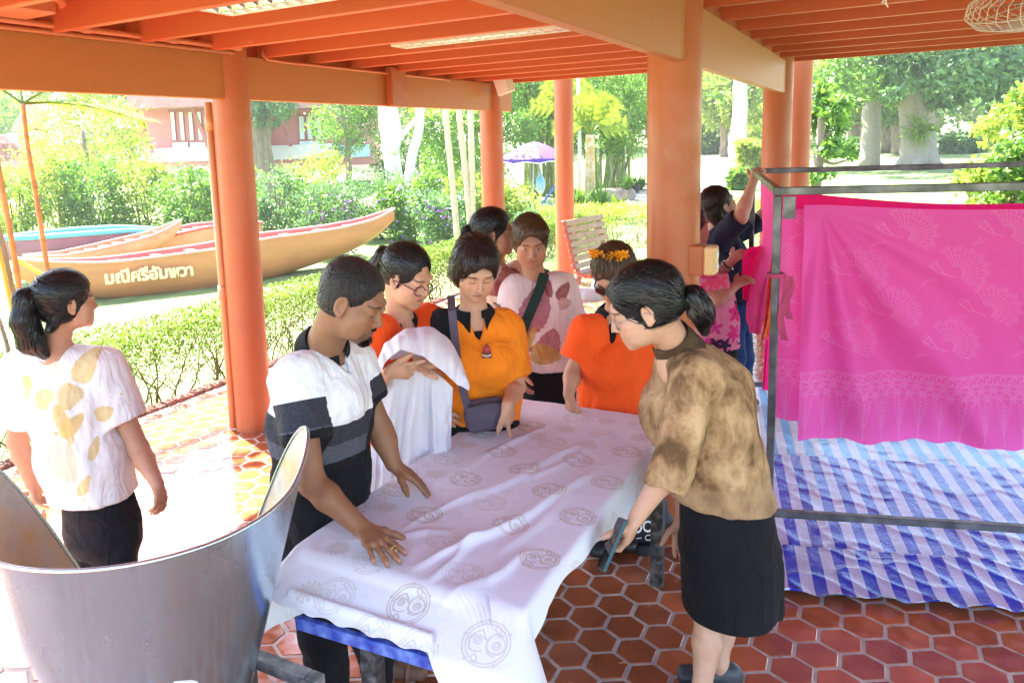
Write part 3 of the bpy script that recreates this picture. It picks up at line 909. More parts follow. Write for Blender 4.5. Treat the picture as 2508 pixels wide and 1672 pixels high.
M['black_cloth'] = cloth_mat('black_cotton', (.007, .007, .009), var=.15)
M['black_pants'] = cloth_mat('black_trouser_cloth', (.008, .008, .011), var=.15, bscale=300)
# ================================================================== people
def person(label, foot):
    r = empty('person', foot, label, 'person', 'people looking at dyed cloth')
    return r, np.asarray(foot, float)
def emit(name, prims, h, mt, root, R0, color=None, folds=None, it=1, attrs=None):
    P, Q = surface(prims, h)
    if it: P = relax(P, Q, it)
    N = vnormals(P, Q)
    C = color(P, N) if color is not None else None
    if folds is not None:
        for f in folds: P = fold_disp(P, N, **f); 
    return mesh_obj(name, P - R0, Q, mt, root, True, cols=C)
def flat(c): return lambda P, N: np.tile(np.asarray(c, float), (len(P), 1))

def skin_color(H, tone, **kw):
    def f(P, N):
        C = np.tile(np.asarray(tone, float), (len(P), 1))
        C *= (1 + .12 * (fbm(P * 14, 2)[:, None] - .5))
        for (c, nd, r) in KNUCKLES:
            w = np.exp(-(np.linalg.norm(P - c - nd * .006, axis=1) / r) ** 2) * np.clip(N @ nd, 0, 1); C *= (1 - .32 * w)[:, None]
        for (c, nd, r) in NAILS:
            w = (np.exp(-(np.linalg.norm(P - c, axis=1) / r) ** 4) * np.clip((N @ nd - .2) / .4, 0, 1))[:, None] * .75; C = C * (1 - w) + np.array((.58, .36, .30)) * w * (.5 + tone[0])
        NAILS.clear(); KNUCKLES.clear()
        return head_colors(H, P, C, **kw)
    return f
def skin_base(F, H, neck, S, arms, hands, torso_pt, male=False, mouth=0.0, full=1.0, nr=.052):
    """head, neck, arms and hands as one body"""
    L = list(head_prims(H, male, mouth, full))
    L.append(cone(H.p(0, -.030, -.05), np.asarray(neck, float), nr * H.s, nr * 1.08 * H.s, .03))
    L.append(cone(neck, torso_pt, .055, .06, .03))
    nk = np.asarray(neck, float)
    L.append(ecap(nk - UP * .055, np.asarray(torso_pt, float) - UP * .01, (.115, .070), (.135, .100), F, .04))
    for k in range(2):
        L.append(cone(neck, S[k], .035, .035, .03))
        L += arm_prims(S[k], *arms[k]['j'], k=.02) if 'r' not in arms[k] else arm_prims(S[k], *arms[k]['j'], r=arms[k]['r'])
        if hands[k]: L += hand_prims(arms[k]['j'][1], **hands[k])
    return L
def trousers(hip, w, d, F, legs, r=(.095, .075, .062), k=.04):
    hip = np.asarray(hip, float)
    L = [ecap(hip + (0, 0, .06), hip - (0, 0, .08), (w * .96, d), (w, d * 1.02), F, k)]
    for (a, kn, an) in legs:
        L += [cone(a, kn, r[0], r[1], .03), cone(kn, an, r[1], r[2], .025)]
    return L
def shoe(an, d, mt, root, R0, length=.24, name='shoe'):
    d = nrm((d[0], d[1], 0)); a = np.asarray(an, float).copy(); s = np.cross(UP, d)
    g = [ecap(V3(a[0], a[1], .045) - d * .05, V3(a[0], a[1], .04) + d * (length - .12), (.036, .042), (.044, .030), UP, .02),
         cone(V3(a[0], a[1], .045) - d * .03, V3(a[0], a[1], .062) - d * .03, .038, .035, .02),
         half(V3(a[0], a[1], .002), -UP, a - .4, a + .4)]
    return emit(name, g, .006, mt, root, R0)
def hair_cap(H, thick=.014, face=(.072, .095, .115), fz=-.030, fy=.100, low=-.075, ears=True, back=0.0, k=.012):
    """hair hugging the skull, cut away round the face"""
    t = thick
    L = [H.E((0, -.020 - back / 2, .038), (.073 + t, .092 + t + back / 2, .078 + t), k),
         H.E((0, -.035, -.025), (.064 + t * .7, .062 + t, .070), .03)]
    cut = H.E((0, fy, fz), face, .010, 's'); f0 = cut.fn
    def ragged(X, Y, Z):
        S = np.stack(np.broadcast_arrays(X, Y, Z), -1); return f0(X, Y, Z) + .013 * (vnoise(S * 75) - .5) + .006 * (vnoise(S * 190) - .5)
    cut.fn = ragged; L.append(cut)
    if ears:
        for sx in (-1, 1): L.append(H.E((sx * .088, .002, -.016), (.022, .026, .040), .008, 's'))
    lo = H.c - .3; hi = H.c + .3
    L.append(half(H.p(0, 0, low), -H.u + .0 * H.f, lo, hi, .012))
    return L
def collar(neck, ax, f, mt, root, R0, r=.062, gap=.35, h=.036, flare=.016, name='collar', th=.003, squash=.95):
    prof = [(r + .004, -.012), (r, h * .5), (r + .001, h), (r + .006, h * 1.02), (r + flare * .75, h * .45), (r + flare * 1.3, -.014 - h * .1)]
    G = ring_strip(np.asarray(neck, float), ax, f, prof, gap, 2 * math.pi - gap, 46, squash)
    # collar points drop forward
    n = G.shape[1]
    for j in range(n):
        e = min(j, n - 1 - j) / 7.0
        if e < 1:
            G[-1, j] += (1 - e) * (nrm(f) * .012 - nrm(ax) * .026); G[-2, j] += (1 - e) * (nrm(f) * .006 - nrm(ax) * .010)
    return solidify(G, th, name, mt, root, R0)
def glasses(H, mt, root, R0, r=(.022, .019), lens=None, name='glasses', thick=.0014, drop=-.006):
    b = MB()
    for sx in (-1, 1):
        b.tube([H.p(sx * .031 + r[0] * math.cos(t), .096 - .012 * abs(r[0] * math.cos(t) + .031 * 1) / .05 * (1 if sx * math.cos(t) > 0 else .3), drop + r[1] * math.sin(t)) for t in np.linspace(0, 2 * math.pi, 25)], thick * H.s, 6, False)
        b.tube([H.p(sx * .052, .090, drop + .006), H.p(sx * .066, .075, drop + .008), H.p(sx * .079, .0, drop + .010), H.p(sx * .076, -.014, drop - .004)], thick * H.s, 6)
    b.tube([H.p(-.010, .098, drop + .004), H.p(0, .101, drop + .008), H.p(.010, .098, drop + .004)], thick * H.s, 6)
    v = np.concatenate(b.v) - R0
    o = mesh_obj(name, v, b.f, mt, root, True)
    if lens is not None:
        for sx in (-1, 1):
            pts = [H.p(sx * .031 + (r[0] - .001) * math.cos(t), .0935, drop + (r[1] - .001) * math.sin(t)) for t in np.linspace(0, 2 * math.pi, 24, endpoint=False)]
            mesh_obj('lens', np.array(pts) - R0, [tuple(range(24))], lens, o)
    return o
def torso(pts, F, k=.06, p=2.3):
    """pts: (centre, half width, half depth) from the hem upward"""
    return [ecap(pts[i][0], pts[i + 1][0], pts[i][1:], pts[i + 1][1:], F, k, p=p) for i in range(len(pts) - 1)]
def vneck(neck, F, depth=.10, w=.046, out=.105):
    n = np.asarray(neck, float)
    return [cone(n + F * .045 + UP * .012, n + F * out - UP * depth, w, .010, .008, 's'), ball(n + UP * .035, .062, .012, 's')]
def crew(neck, ax, F, mt, root, R0, r=.070):
    G = ring_strip(np.asarray(neck, float), ax, F, [(r + .010, -.016), (r + .004, .000), (r - .001, .009), (r - .005, .002)], 0, 2 * math.pi, 40, .92)
    return solidify(G, .003, 'neckband', mt, root, R0)
def hemcut(c, n):
    c = np.asarray(c, float); return half(c, n, c - .6, c + .6, .006)

TONE_TAN = (.46, .235, .145); TONE_DARK = (.27, .13, .075); TONE_FAIR = (.56, .33, .235)
M['lens'] = bpy.data.materials.new('clear_lens'); M['lens'].use_nodes = True
_b = M['lens'].node_tree.nodes['Principled BSDF']; _b.inputs['Base Color'].default_value = (.9, .9, .9, 1); _b.inputs['Roughness'].default_value = .03
_b.inputs['Alpha'].default_value = .12
M['wine_frame'] = mat('wine_red_frame', (.12, .02, .03), .25, var=.05)
M['grey_frame'] = mat('thin_grey_frame', (.35, .33, .34), .3, metal=.6, var=.05)

def tie_dye_mat():
    m = cloth_mat('tie_dyed_cotton', None, var=.05, crease=(7, .006)); N = m.node_tree.nodes; L = m.node_tree.links
    at_ = [n for n in N if n.type == 'ATTRIBUTE'][0]; tc = [n for n in N if n.type == 'TEX_COORD'][0]
    def noise(scale, sz, det, dis):
        mp = N.new('ShaderNodeMapping'); mp.inputs['Scale'].default_value = (1, 1, sz); L.new(tc.outputs['Object'], mp.inputs[0])
        n = N.new('ShaderNodeTexNoise'); n.inputs['Scale'].default_value = scale; n.inputs['Detail'].default_value = det; n.inputs['Roughness'].default_value = .62; n.inputs['Distortion'].default_value = dis; L.new(mp.outputs[0], n.inputs['Vector']); return n.outputs['Fac']
    a, b = noise(10, .75, 4, .3), noise(34, .7, 3, .1)
    mx = N.new('ShaderNodeMath'); mx.operation = 'MULTIPLY_ADD'; L.new(b, mx.inputs[0]); mx.inputs[1].default_value = .24; L.new(a, mx.inputs[2])
    cr = N.new('ShaderNodeValToRGB'); e = cr.color_ramp.elements; e[0].position = .46; e[0].color = (.125, .068, .030, 1); e[1].position = .77; e[1].color = (.50, .335, .175, 1)
    for p, c in ((.54, (.20, .112, .050, 1)), (.60, (.30, .178, .085, 1)), (.67, (.38, .235, .115, 1))):
        q = e.new(p); q.color = c
    L.new(mx.outputs[0], cr.inputs[0])
    mm = N.new('ShaderNodeMix'); mm.data_type = 'RGBA'; L.new(at_.outputs['Fac'], mm.inputs[0]); L.new(cr.outputs[0], mm.inputs[6]); mm.inputs[7].default_value = (.38, .24, .135, 1)
    for l in list(at_.outputs['Color'].links): L.new(mm.outputs[2], l.to_socket)
    return m

# ---------------------------------------------------------------- woman in the brown tie-dyed blouse (right of the table)
def person_brown():
    root, R0 = person('person bending over the table in a brown tie-dyed blouse and black skirt, holding a phone', (*at(1640, 1500, 2.66)[:2], 0))
    F = dirv(-.96, .22); side = dirv(.0, -1)
    H = Head(at(1474, 706, 2.56), dirv(-.90, .12, -.40), UP, size=1.09)
    neck = at(1556, 800, 2.62)
    SL, SR = at(1606, 868, 2.47), at(1590, 850, 2.80)
    EL, WL = at(1543, 1066, 2.40), at(1462, 1188, 2.40)
    ER, WR = at(1570, 1070, 2.92), at(1568, 1190, 2.90)
    hd = dirv(-.30, .10, -.95)
    hands = [dict(d=hd, n=dirv(-.80, .45, .0), T=dirv(-.45, -.85, .1), s=1.02, per=((.30, .70, .45), (.35, .75, .5), (.40, .8, .5), (.45, .85, .5)), spread=.06, thumb=(.55, .55, .62), tcurl=.1), dict(d=-UP, n=dirv(.0, -1), T=dirv(-1, 0), curl=(.2, .3, .2))]
    L = skin_base(F, H, neck, [SL, SR], [dict(j=(EL, WL)), dict(j=(ER, WR))], hands, at(1595, 900, 2.64), full=1.08)
    # calves and ankles
    kn = [at(1632, 1410, 2.58), at(1655, 1410, 2.70)]; an = [at(1612, 1600, 2.50), at(1650, 1600, 2.62)]
    an[0][2] = .09; an[1][2] = .09
    for a, b in zip(kn, an): L += [cone(a, a * .6 + b * .4, .052, .050, .02), cone(a * .6 + b * .4, b, .050, .030, .02), cone(b, b - (0, 0, .06), .031, .036, .02)]
    L += [cone(neck, at(1640, 1180, 2.65), .05, .05, .03)] + [cone(at(1640, 1180, 2.65), k_, .05, .05, .03) for k_ in kn]
    emit('body', L, .0042, M['skin'], root, R0, skin_color(H, (.56, .315, .205), brow=(.03, .02, .018)), it=1)
    # blouse
    h0 = at(1662, 1150, 2.65)
    T = torso([(h0 - (0, 0, .02), .185, .172), (at(1640, 1060, 2.65), .172, .158), (at(1608, 950, 2.64), .178, .165), (at(1590, 862, 2.64), .150, .115)], F)
    T += [cone(neck - (0, 0, .045), SL, .050, .060, .06), cone(neck - (0, 0, .045), SR, .050, .060, .06), ball(at(1660, 880, 2.66), .085, .08), ball(at(1530, 940, 2.62), .085, .08)]
    T += [hemcut(at(1660, 1137, 2.65), dirv(-.10, 0, -1))]
    sl = [sleeve(SL, EL + nrm(EL - SL) * .09, .98, .074, .066, .04), sleeve(SR, ER, .9, .078, .072, .045)]
    def dye(P, N):      # red marks the plain hem band
        hb = np.clip((.835 - P[:, 2]) / .012, 0, 1)
        return np.stack([hb, hb, hb], 1) * .45
    M['tie_dye'] = tie_dye_mat()
    emit('blouse', T + sl, .0058, M['tie_dye'], root, R0, dye, [dict(amp=0.0128, scale=11, axis=(SL - h0)), dict(amp=0.0056, scale=26, axis=UP, seed=9)], it=2)
    M['brown_collar'] = cloth_mat('brown_collar_cloth', (.075, .042, .02), var=.5, vscale=20)
    G = ring_strip(neck, nrm(H.p(0, -.03, -.05) - neck), F, [(.085, -.03), (.076, .02), (.066, .075)], .5, 2 * math.pi - .5, 40, 1.0)
    solidify(G, .004, 'collar', M['brown_collar'], root, R0)
    # skirt
    sk = [ecap(at(1662, 1130, 2.65), at(1674, 1250, 2.65), (.165, .150), (.190, .168), F, .03, endr=.3), ecap(at(1674, 1250, 2.65), at(1673, 1470, 2.65), (.190, .168), (.196, .158), F, .03, endr=.3),
          hemcut(at(1660, 1452, 2.49), (0, 0, -1)), cone(at(1770, 1300, 2.58), at(1778, 1400, 2.60), .028, .030, .05)]
    emit('skirt', sk, .007, M['black_cloth'], root, R0, None, [dict(amp=0.0064, scale=9, axis=UP)], it=1)
    M['dark_shoe'] = mat('dark_slate_shoe', (.04, .045, .055), .45, var=.2)
    for a in an: shoe(a, dirv(-1, .1), M['dark_shoe'], root, R0)
    # hair: full crown, low ponytail
    tie = H.p(0, -.112, -.028)
    hp = hair_cap(H, .021, low=-.06, face=(.070, .074, .112), fz=-.034, fy=.102, back=.012)
    hair_obj(hp, .0042, R0, M['hair_black'], tie, root, amp=.0016)
    b0 = tie; L = [ball(b0, .024, .012), cone(b0, H.p(0, -.150, -.030), .020, .034, .015), ell(H.p(0, -.160, -.075), H.R, (.042, .034, .060), .02), cone(H.p(0, -.150, -.09), H.p(0, -.140, -.150), .030, .012, .02)]
    hair_obj(L, .004, R0, M['hair_black'], H.p(0, -.12, .08), root, amp=.0022, freq=22, name='ponytail')
    glasses(H, M['grey_frame'], root, R0, lens=M['lens'], drop=-.010)
    return H
H_brown = person_brown()
M['white_knit'] = cloth_mat('white_knit', (.70, .67, .67), var=.04)

def polo_placket(neck, F, mt, root, R0, n=2, drop=.03, out=.075, length=.10, w=.017):
    b = MB(); s = nrm(np.cross(F, UP)); t = nrm(-UP * .93 + F * .36); nn = nrm(np.cross(s, t)); nn = nn if nn @ F > 0 else -nn
    p = neck + F * out - UP * drop
    b.box(p + t * length * .5, (w * 2, length, .008), np.stack([s, t, nn], 1), bev=.003)
    o = b.build('placket', mt, root); o.location = -Vector(R0)
    for k in range(n):
        b = MB(); b.lathe([(0, .003), (.0045, .003), (.0055, 0)], (0, 0, 0), 10); v = b.v[-1]
        b.v[-1] = v @ np.stack([s, t, nn]) + p + t * length * (.35 + .4 * k) + nn * .005
        q = b.build('button', M['white_paint'], o); 

def leaf_shapes(P, c, x, y, a, b, rot, tip=.35):
    """soft leaf outline in the plane (x, y) about c -> (mask, along, across)"""
    q = P - c; u = q @ x; v = q @ y
    cr, sr = math.cos(rot), math.sin(rot); s = (u * cr + v * sr) / a; t = (-u * sr + v * cr) / b
    wob = .18 * (vnoise(P * 60) - .5)
    w = np.sqrt(s * s + (t / np.clip(1 - tip * s, .35, 2)) ** 2) + wob
    return np.clip((1.0 - w) / .06, 0, 1), s, t, np.clip(1 - np.abs(w - .96) / .07, 0, 1)

def eco_print(base, leaves, side=None):
    def f(P, N):
        C = np.tile(np.asarray(base, float), (len(P), 1))
        for (c, x, y, a, b, rot, col, nd) in leaves:
            m, s, t, rim = leaf_shapes(P, c, x, y, a, b, rot)
            m = m * np.clip((N @ nd - .05) / .2, 0, 1)
            vein = np.exp(-(t / .05) ** 2) * .5 + .35 * np.exp(-((np.abs(t) * 1.2 - ((s * 5) % 1) * .9) / .08) ** 2) * (np.abs(s) < .9)
            blot = .55 + .75 * fbm(P * 45, 3)
            al = np.clip(m * (.55 + .35 * blot - .25 * vein) + rim * m * .25, 0, 1)[:, None]
            C = C * (1 - al) + np.asarray(col) * al
        return C
    return f

def stripe_mat():
    m = cloth_mat('striped_pique', None, var=.04); N = m.node_tree.nodes; L = m.node_tree.links
    at_ = [n for n in N if n.type == 'ATTRIBUTE'][0]; tc = [n for n in N if n.type == 'TEX_COORD'][0]
    cr = N.new('ShaderNodeValToRGB'); cr.color_ramp.interpolation = 'CONSTANT'; e = cr.color_ramp.elements
    e[0].position = 0; e[0].color = (.008, .008, .011, 1); e[1].position = .5; e[1].color = (.72, .73, .76, 1)
    for p, c in (((-.158 + .4) / .8, (.085, .09, .115, 1)), ((-.088 + .4) / .8, (.034, .036, .046, 1))):
        q = e.new(p); q.color = c
    L.new(at_.outputs['Fac'], cr.inputs[0])
    mp = N.new('ShaderNodeMapping'); mp.inputs['Scale'].default_value = (1, 1, 4); L.new(tc.outputs['Object'], mp.inputs[0]); n = N.new('ShaderNodeTexNoise'); n.inputs['Scale'].default_value = 130; n.inputs['Detail'].default_value = 3; L.new(mp.outputs[0], n.inputs['Vector'])
    mr = N.new('ShaderNodeMapRange'); mr.inputs['From Min'].default_value = .35; mr.inputs['From Max'].default_value = .65; mr.inputs['To Min'].default_value = .6; mr.inputs['To Max'].default_value = 1.4; L.new(n.outputs['Fac'], mr.inputs['Value'])
    lt = N.new('ShaderNodeMath'); lt.operation = 'LESS_THAN'; lt.inputs[1].default_value = .5; L.new(at_.outputs['Fac'], lt.inputs[0])
    mf = N.new('ShaderNodeMix'); mf.inputs[2].default_value = 1.0; L.new(lt.outputs[0], mf.inputs[0]); L.new(mr.outputs[0], mf.inputs[3])
    vm = N.new('ShaderNodeVectorMath'); vm.operation = 'SCALE'; L.new(cr.outputs[0], vm.inputs[0]); L.new(mf.outputs[0], vm.inputs['Scale'])
    for l in list(at_.outputs['Color'].links): L.new(vm.outputs[0], l.to_socket)
    return m

# ---------------------------------------------------------------- man in the striped polo
def person_polo():
    root, R0 = person('person in a white, grey and black striped polo shirt smoothing the cloth with both hands', (*at(760, 1500, 2.66)[:2], 0))
    F = dirv(.78, -.60)
    H = Head(at(812, 690, 2.46), dirv(.86, -.26, -.44), UP, tilt=.06, size=1.07)
    neck = at(742, 800, 2.60)
    SR, SL = at(680, 868, 2.46), at(806, 832, 2.72)
    ER, WR = at(716, 1108, 2.36), at(826, 1208, 2.285)
    EL, WL = at(874, 985, 2.70), at(903, 1064, 2.66)
    dR = nrm(on_z(925, 1300, .785) - WR); dL = nrm(on_z(985, 1118, .785) - WL)
    hands = [dict(d=dR, n=-UP + .25 * dR, T=dirv(.5, .85), s=1.08, per=((.10, .12, .1), (.12, .15, .1), (.14, .16, .1), (.16, .2, .1)), spread=.30, thumb=(.62, .78, .10), tcurl=.2),
             dict(d=dL, n=-UP + .25 * dL, T=dirv(-.2, -1), s=1.08, per=((.12, .15, .1),) * 4, spread=.26, thumb=(.35, .90, .22), tcurl=.2)]
    L = skin_base(F, H, neck, [SR, SL], [dict(j=(ER, WR), r=(.050, .043, .043, .030)), dict(j=(EL, WL), r=(.050, .043, .043, .030))], hands, at(742, 900, 2.6), male=True, nr=.056)
    emit('body', L, .0040, M['skin'], root, R0, skin_color(H, (.245, .115, .06), lip=(.20, .075, .06), brow=(.015, .01, .01), stubble=.75, lipmix=.5))
    # goatee
    hips = at(752, 1215, 2.64)
    T = torso([(hips + (0, 0, .0), .178, .130), (at(742, 1090, 2.63), .168, .120), (at(738, 960, 2.62), .182, .128), (at(740, 865, 2.60), .165, .108)], F)
    T += [cone(neck - (0, 0, .045), SR, .050, .062, .05), cone(neck - (0, 0, .045), SL, .050, .062, .05), hemcut(hips - (0, 0, .0), (0, 0, -1)), ball(at(770, 930, 2.52), .09, .08)]
    sl = [sleeve(SR, ER, .58, .078, .076, .045), sleeve(SL, EL, .60, .078, .074, .045)]
    def stripes(P, N):
        z = P[:, 2]; C = np.zeros((len(P), 3))
        # height measured along the sagging shirt, sleeves follow the arm
        aR = ((P - SR) @ nrm(ER - SR)); dl = np.linalg.norm(np.cross(P - SR, nrm(ER - SR)), axis=1)
        aL = ((P - SL) @ nrm(EL - SL)); dl2 = np.linalg.norm(np.cross(P - SL, nrm(EL - SL)), axis=1)
        onR = (dl < .088) & (aR > .045); onL = (dl2 < .088) & (aL > .045)
        chest = at(740, 900, 2.6)
        h = (P[:, 2] - 1.125) + .10 * ((P - chest) @ HR)
        h = np.where(onR, .052 - aR * .97 + .02, h); h = np.where(onL, .052 - aL * .97 + .02, h)
        lenR = np.linalg.norm(ER - SR) * .58; lenL = np.linalg.norm(EL - SL) * .60
        cuff = (onR & (aR > lenR - .022)) | (onL & (aL > lenL - .022)); h = np.where(cuff, -.35, h)
        return np.stack([(h + .4) / .8] * 3, 1)
    M['polo_stripes'] = stripe_mat()
    emit('polo_shirt', T + sl + vneck(neck, F, .09, .05), .0050, M['polo_stripes'], root, R0, stripes, [dict(amp=0.0144, scale=10, axis=(SR - hips)), dict(amp=0.0048, scale=30, axis=(1, 0, .3), seed=4)], it=2)
    ax = nrm(H.p(0, -.03, -.06) - neck)
    collar(neck + ax * .012, ax, F, M['black_cloth'], root, R0, r=.070, gap=.22, h=.040, flare=.024)
    b = MB()
    c0 = at(742, 900, 2.6); pf = neck + F * .082 - UP * .055
    polo_placket(neck, F, M['white_knit'], root, R0, 2, drop=.045, out=.088, length=.10, w=.014)
    tr = trousers(hips - (0, 0, .06), .165, .120, F, [(at(700, 1230, 2.58), at(742, 1455, 2.46), at(765, 1640, 2.50)), (at(790, 1230, 2.72), at(842, 1420, 2.66), at(872, 1545, 2.72))], r=(.098, .078, .066))
    an = [at(765, 1640, 2.50), at(872, 1548, 2.74)]
    emit('trousers', tr, .007, M['black_pants'], root, R0, None, [dict(amp=0.0128, scale=12, axis=(1, 0, .2))], it=1)
    M['sandal'] = mat('brown_leather', (.16, .075, .045), .6, var=.25, bump=.3, bscale=120)
    for a in an:
        d = dirv(.92, -.15); a = V3(a[0], a[1], .0) ; s_ = np.cross(UP, d)
        shoe(a + UP * .05 + d * .01, d, M['sandal'], root, R0, .27, 'sandal')
        b = MB()
        for t in (.06, .115): b.tube([a + d * t + s_ * .048 + UP * .018, a + d * t + s_ * .036 + UP * .062, a + d * t + UP * .073, a + d * t - s_ * .036 + UP * .062, a + d * t - s_ * .048 + UP * .018], .010, 6)
        b.build('strap', M['sandal'], root, True).location = -Vector(R0)
    hp = hair_cap(H, .009, low=-.058, face=(.086, .098, .106), fz=-.030, fy=.106)
    hair_obj(hp, .0038, R0, M['hair_black'], H.p(0, -.03, .10), root, amp=.0006, freq=60, strands=700, lift=.002, length=.028, width=.0012)
    # beard on the chin
    g = [H.C((-.012, .082, -.098), (.012, .082, -.098), .0145, k=.01), H.C((0, .0895, -.084), (0, .088, -.092), .005, k=.006)]
    for sx in (-1, 1): g.append(H.C((sx * .005, .0985, -.0515), (sx * .022, .088, -.056), .0026, .0018, .004))
    hair_obj(g, .0028, R0, M['hair_black'], H.p(0, .02, .0), root, amp=.001, freq=80, name='beard')
    b = MB(); q = WR + dR * .115 + np.cross(dR, UP) * -.026
    b.tube([q + .0118 * (math.cos(t) * UP + math.sin(t) * np.cross(dR, UP)) - UP * .002 + dR * .020 for t in np.linspace(0, 2 * math.pi, 17)], .0018, 6, False)
    M['gold'] = mat('gold', (.75, .5, .18), .25, metal=1.0, var=.05)
    b.build('ring', M['gold'], root, True).location = -Vector(R0)
person_polo()

# ---------------------------------------------------------------- woman from behind, left
def person_back():
    root, R0 = person('person seen from behind in a white T-shirt printed with yellow leaves, black ponytail', (*at(235, 1480, 3.35)[:2], 0))
    F = dirv(.35, .94)
    H = Head(at(158, 692, 3.34), dirv(.80, .60, -.05), UP, size=1.06)
    neck = at(128, 800, 3.36)
    SR, SL = at(238, 846, 3.36), at(48, 846, 3.42)
    ER, WR = at(318, 1030, 3.34), at(362, 1112, 3.22)
    EL, WL = at(40, 1010, 3.48), at(72, 1110, 3.50)
    hands = [dict(d=dirv(.10, -.05, -1), n=dirv(-.9, .3, -.1), T=dirv(.2, .95), s=1.0, per=((.35, .35, .2), (.45, .45, .3), (.5, .5, .3), (.55, .5, .3)), spread=.10, thumb=(.75, .6, .25)),
             dict(d=dirv(.2, .1, -1), n=dirv(.9, .2), T=dirv(.2, .95), s=1.0, curl=(.4, .4, .3))]
    L = skin_base(F, H, neck, [SR, SL], [dict(j=(ER, WR), r=(.050, .046, .043, .028)), dict(j=(EL, WL), r=(.050, .046, .043, .028))], hands, at(140, 900, 3.36), full=1.15)
    emit('body', L, .0050, M['skin'], root, R0, skin_color(H, TONE_TAN))
    hem = at(222, 1172, 3.35)
    T = torso([(hem - (0, 0, .02), .205, .150), (at(190, 1050, 3.36), .198, .148), (at(160, 930, 3.37), .195, .140), (at(142, 852, 3.38), .180, .105)], F)
    T += [cone(neck - (0, 0, .045), SR - (0, 0, .01), .050, .070, .06), cone(neck - (0, 0, .045), SL - (0, 0, .01), .050, .070, .06), hemcut(at(222, 1160, 3.22), nrm(-UP + .09 * HR))]
    sl = [sleeve(SR, ER, .62, .086, .096, .05), sleeve(SL, EL, .75, .086, .092, .05)]
    lv = []
    def lf(u, v, a, b, rot, col): lv.append((at(u, v, 3.21), HR, UP, a, b, math.radians(rot), col, -HF))
    ye, oc, pale = (.60, .43, .15), (.63, .47, .19), (.67, .55, .38)
    lf(185, 850, .075, .046, 60, oc); lf(150, 975, .095, .030, -75, ye); lf(158, 912, .055, .050, 0, oc); lf(98, 920, .052, .042, 20, oc)
    lf(168, 975, .070, .030, 45, ye); lf(232, 955, .040, .034, 20, oc); lf(40, 905, .060, .030, -80, oc); lf(150, 1060, .095, .070, -60, pale); lf(215, 1030, .050, .018, 80, ye)
    lf(198, 1110, .055, .022, 60, oc); lf(105, 855, .045, .022, -70, pale); lf(60, 985, .05, .02, 70, pale); lf(75, 1060, .04, .03, 10, pale)
    for (u, v, r) in ((205, 1120, .010), (200, 1140, .008), (130, 995, .012), (262, 918, .006), (285, 890, .005), (150, 1000, .018)): lf(u, v, r, r * .8, 0, ye)
    crew(neck - UP * .012, nrm(H.p(0, -.03, -.06) - neck), F, M['white_knit'], root, R0, .074)
    emit('t_shirt', T + sl, .0058, M['print_cloth'], root, R0, eco_print((.72, .70, .70), lv), [dict(amp=.017, scale=7.5, axis=(neck - hem) + .5 * HR * .2), dict(amp=0.0064, scale=22, axis=UP, seed=3)], it=2)
    tr = trousers(at(232, 1185, 3.36), .175, .130, F, [(at(265, 1200, 3.33), at(272, 1390, 3.30), at(275, 1560, 3.42)), (at(205, 1200, 3.40), at(205, 1390, 3.36), at(215, 1540, 3.52))], r=(.098, .080, .070))
    emit('trousers', tr, .007, M['black_pants'], root, R0, None, [dict(amp=0.0144, scale=11, axis=(1, 0, .3))], it=1)
    for a in (at(275, 1570, 3.42), at(215, 1550, 3.52)): shoe(a, F, M['black'], root, R0)
    tie = H.p(-.02, -.108, .046)
    hp = hair_cap(H, .020, low=-.085, face=(.072, .082, .112), fz=-.030, fy=.100, back=.01)
    hair_obj(hp, .005, R0, M['hair_black'], tie, root)
    p = [tie, H.p(-.01, -.155, .02), H.p(.0, -.165, -.06), H.p(-.01, -.145, -.15), H.p(-.02, -.10, -.215)]
    L = chain(p, [.022, .045, .052, .050, .018], .02) + [cone(H.p(.02, -.15, -.10), H.p(.045, -.10, -.20), .04, .012, .02), cone(H.p(.045, -.06, -.05), H.p(.05, -.085, -.10), .03, .018, .02)]
    hair_obj(L, .005, R0, M['hair_black'], H.p(0, -.12, .12), root, amp=.004, freq=17, name='ponytail')
    M['clip'] = mat('cream_clip', (.62, .56, .36), .3, var=.05)
    b = MB()
    for k, (a, l) in enumerate(((.5, .05), (.9, .055), (1.4, .045), (-2.4, .03))):
        d = H.r * math.cos(a) + H.u * math.sin(a) * .8; d = nrm(d - H.f * .35); q = H.p(.0, -.105, .082)
        w = nrm(np.cross(d, H.f)); b.add([q, q + d * l * .5 + w * .012, q + d * l, q + d * l * .5 - w * .012, q + d * l * .5 - H.f * .008], [(0, 1, 4), (1, 2, 4), (2, 3, 4), (3, 0, 4), (0, 3, 2, 1)])
    b.lathe([(0, .008), (.008, .004), (.009, -.004), (0, -.008)], H.p(0, -.112, .08), 10)
    b.build('hair_clip', M['clip'], root).location = -Vector(R0)
person_back()

M['orange_knit'] = cloth_mat('amber_orange_knit', (.80, .205, .012), var=.06)
M['red_knit'] = cloth_mat('orange_red_knit', (.86, .092, .010), var=.06)

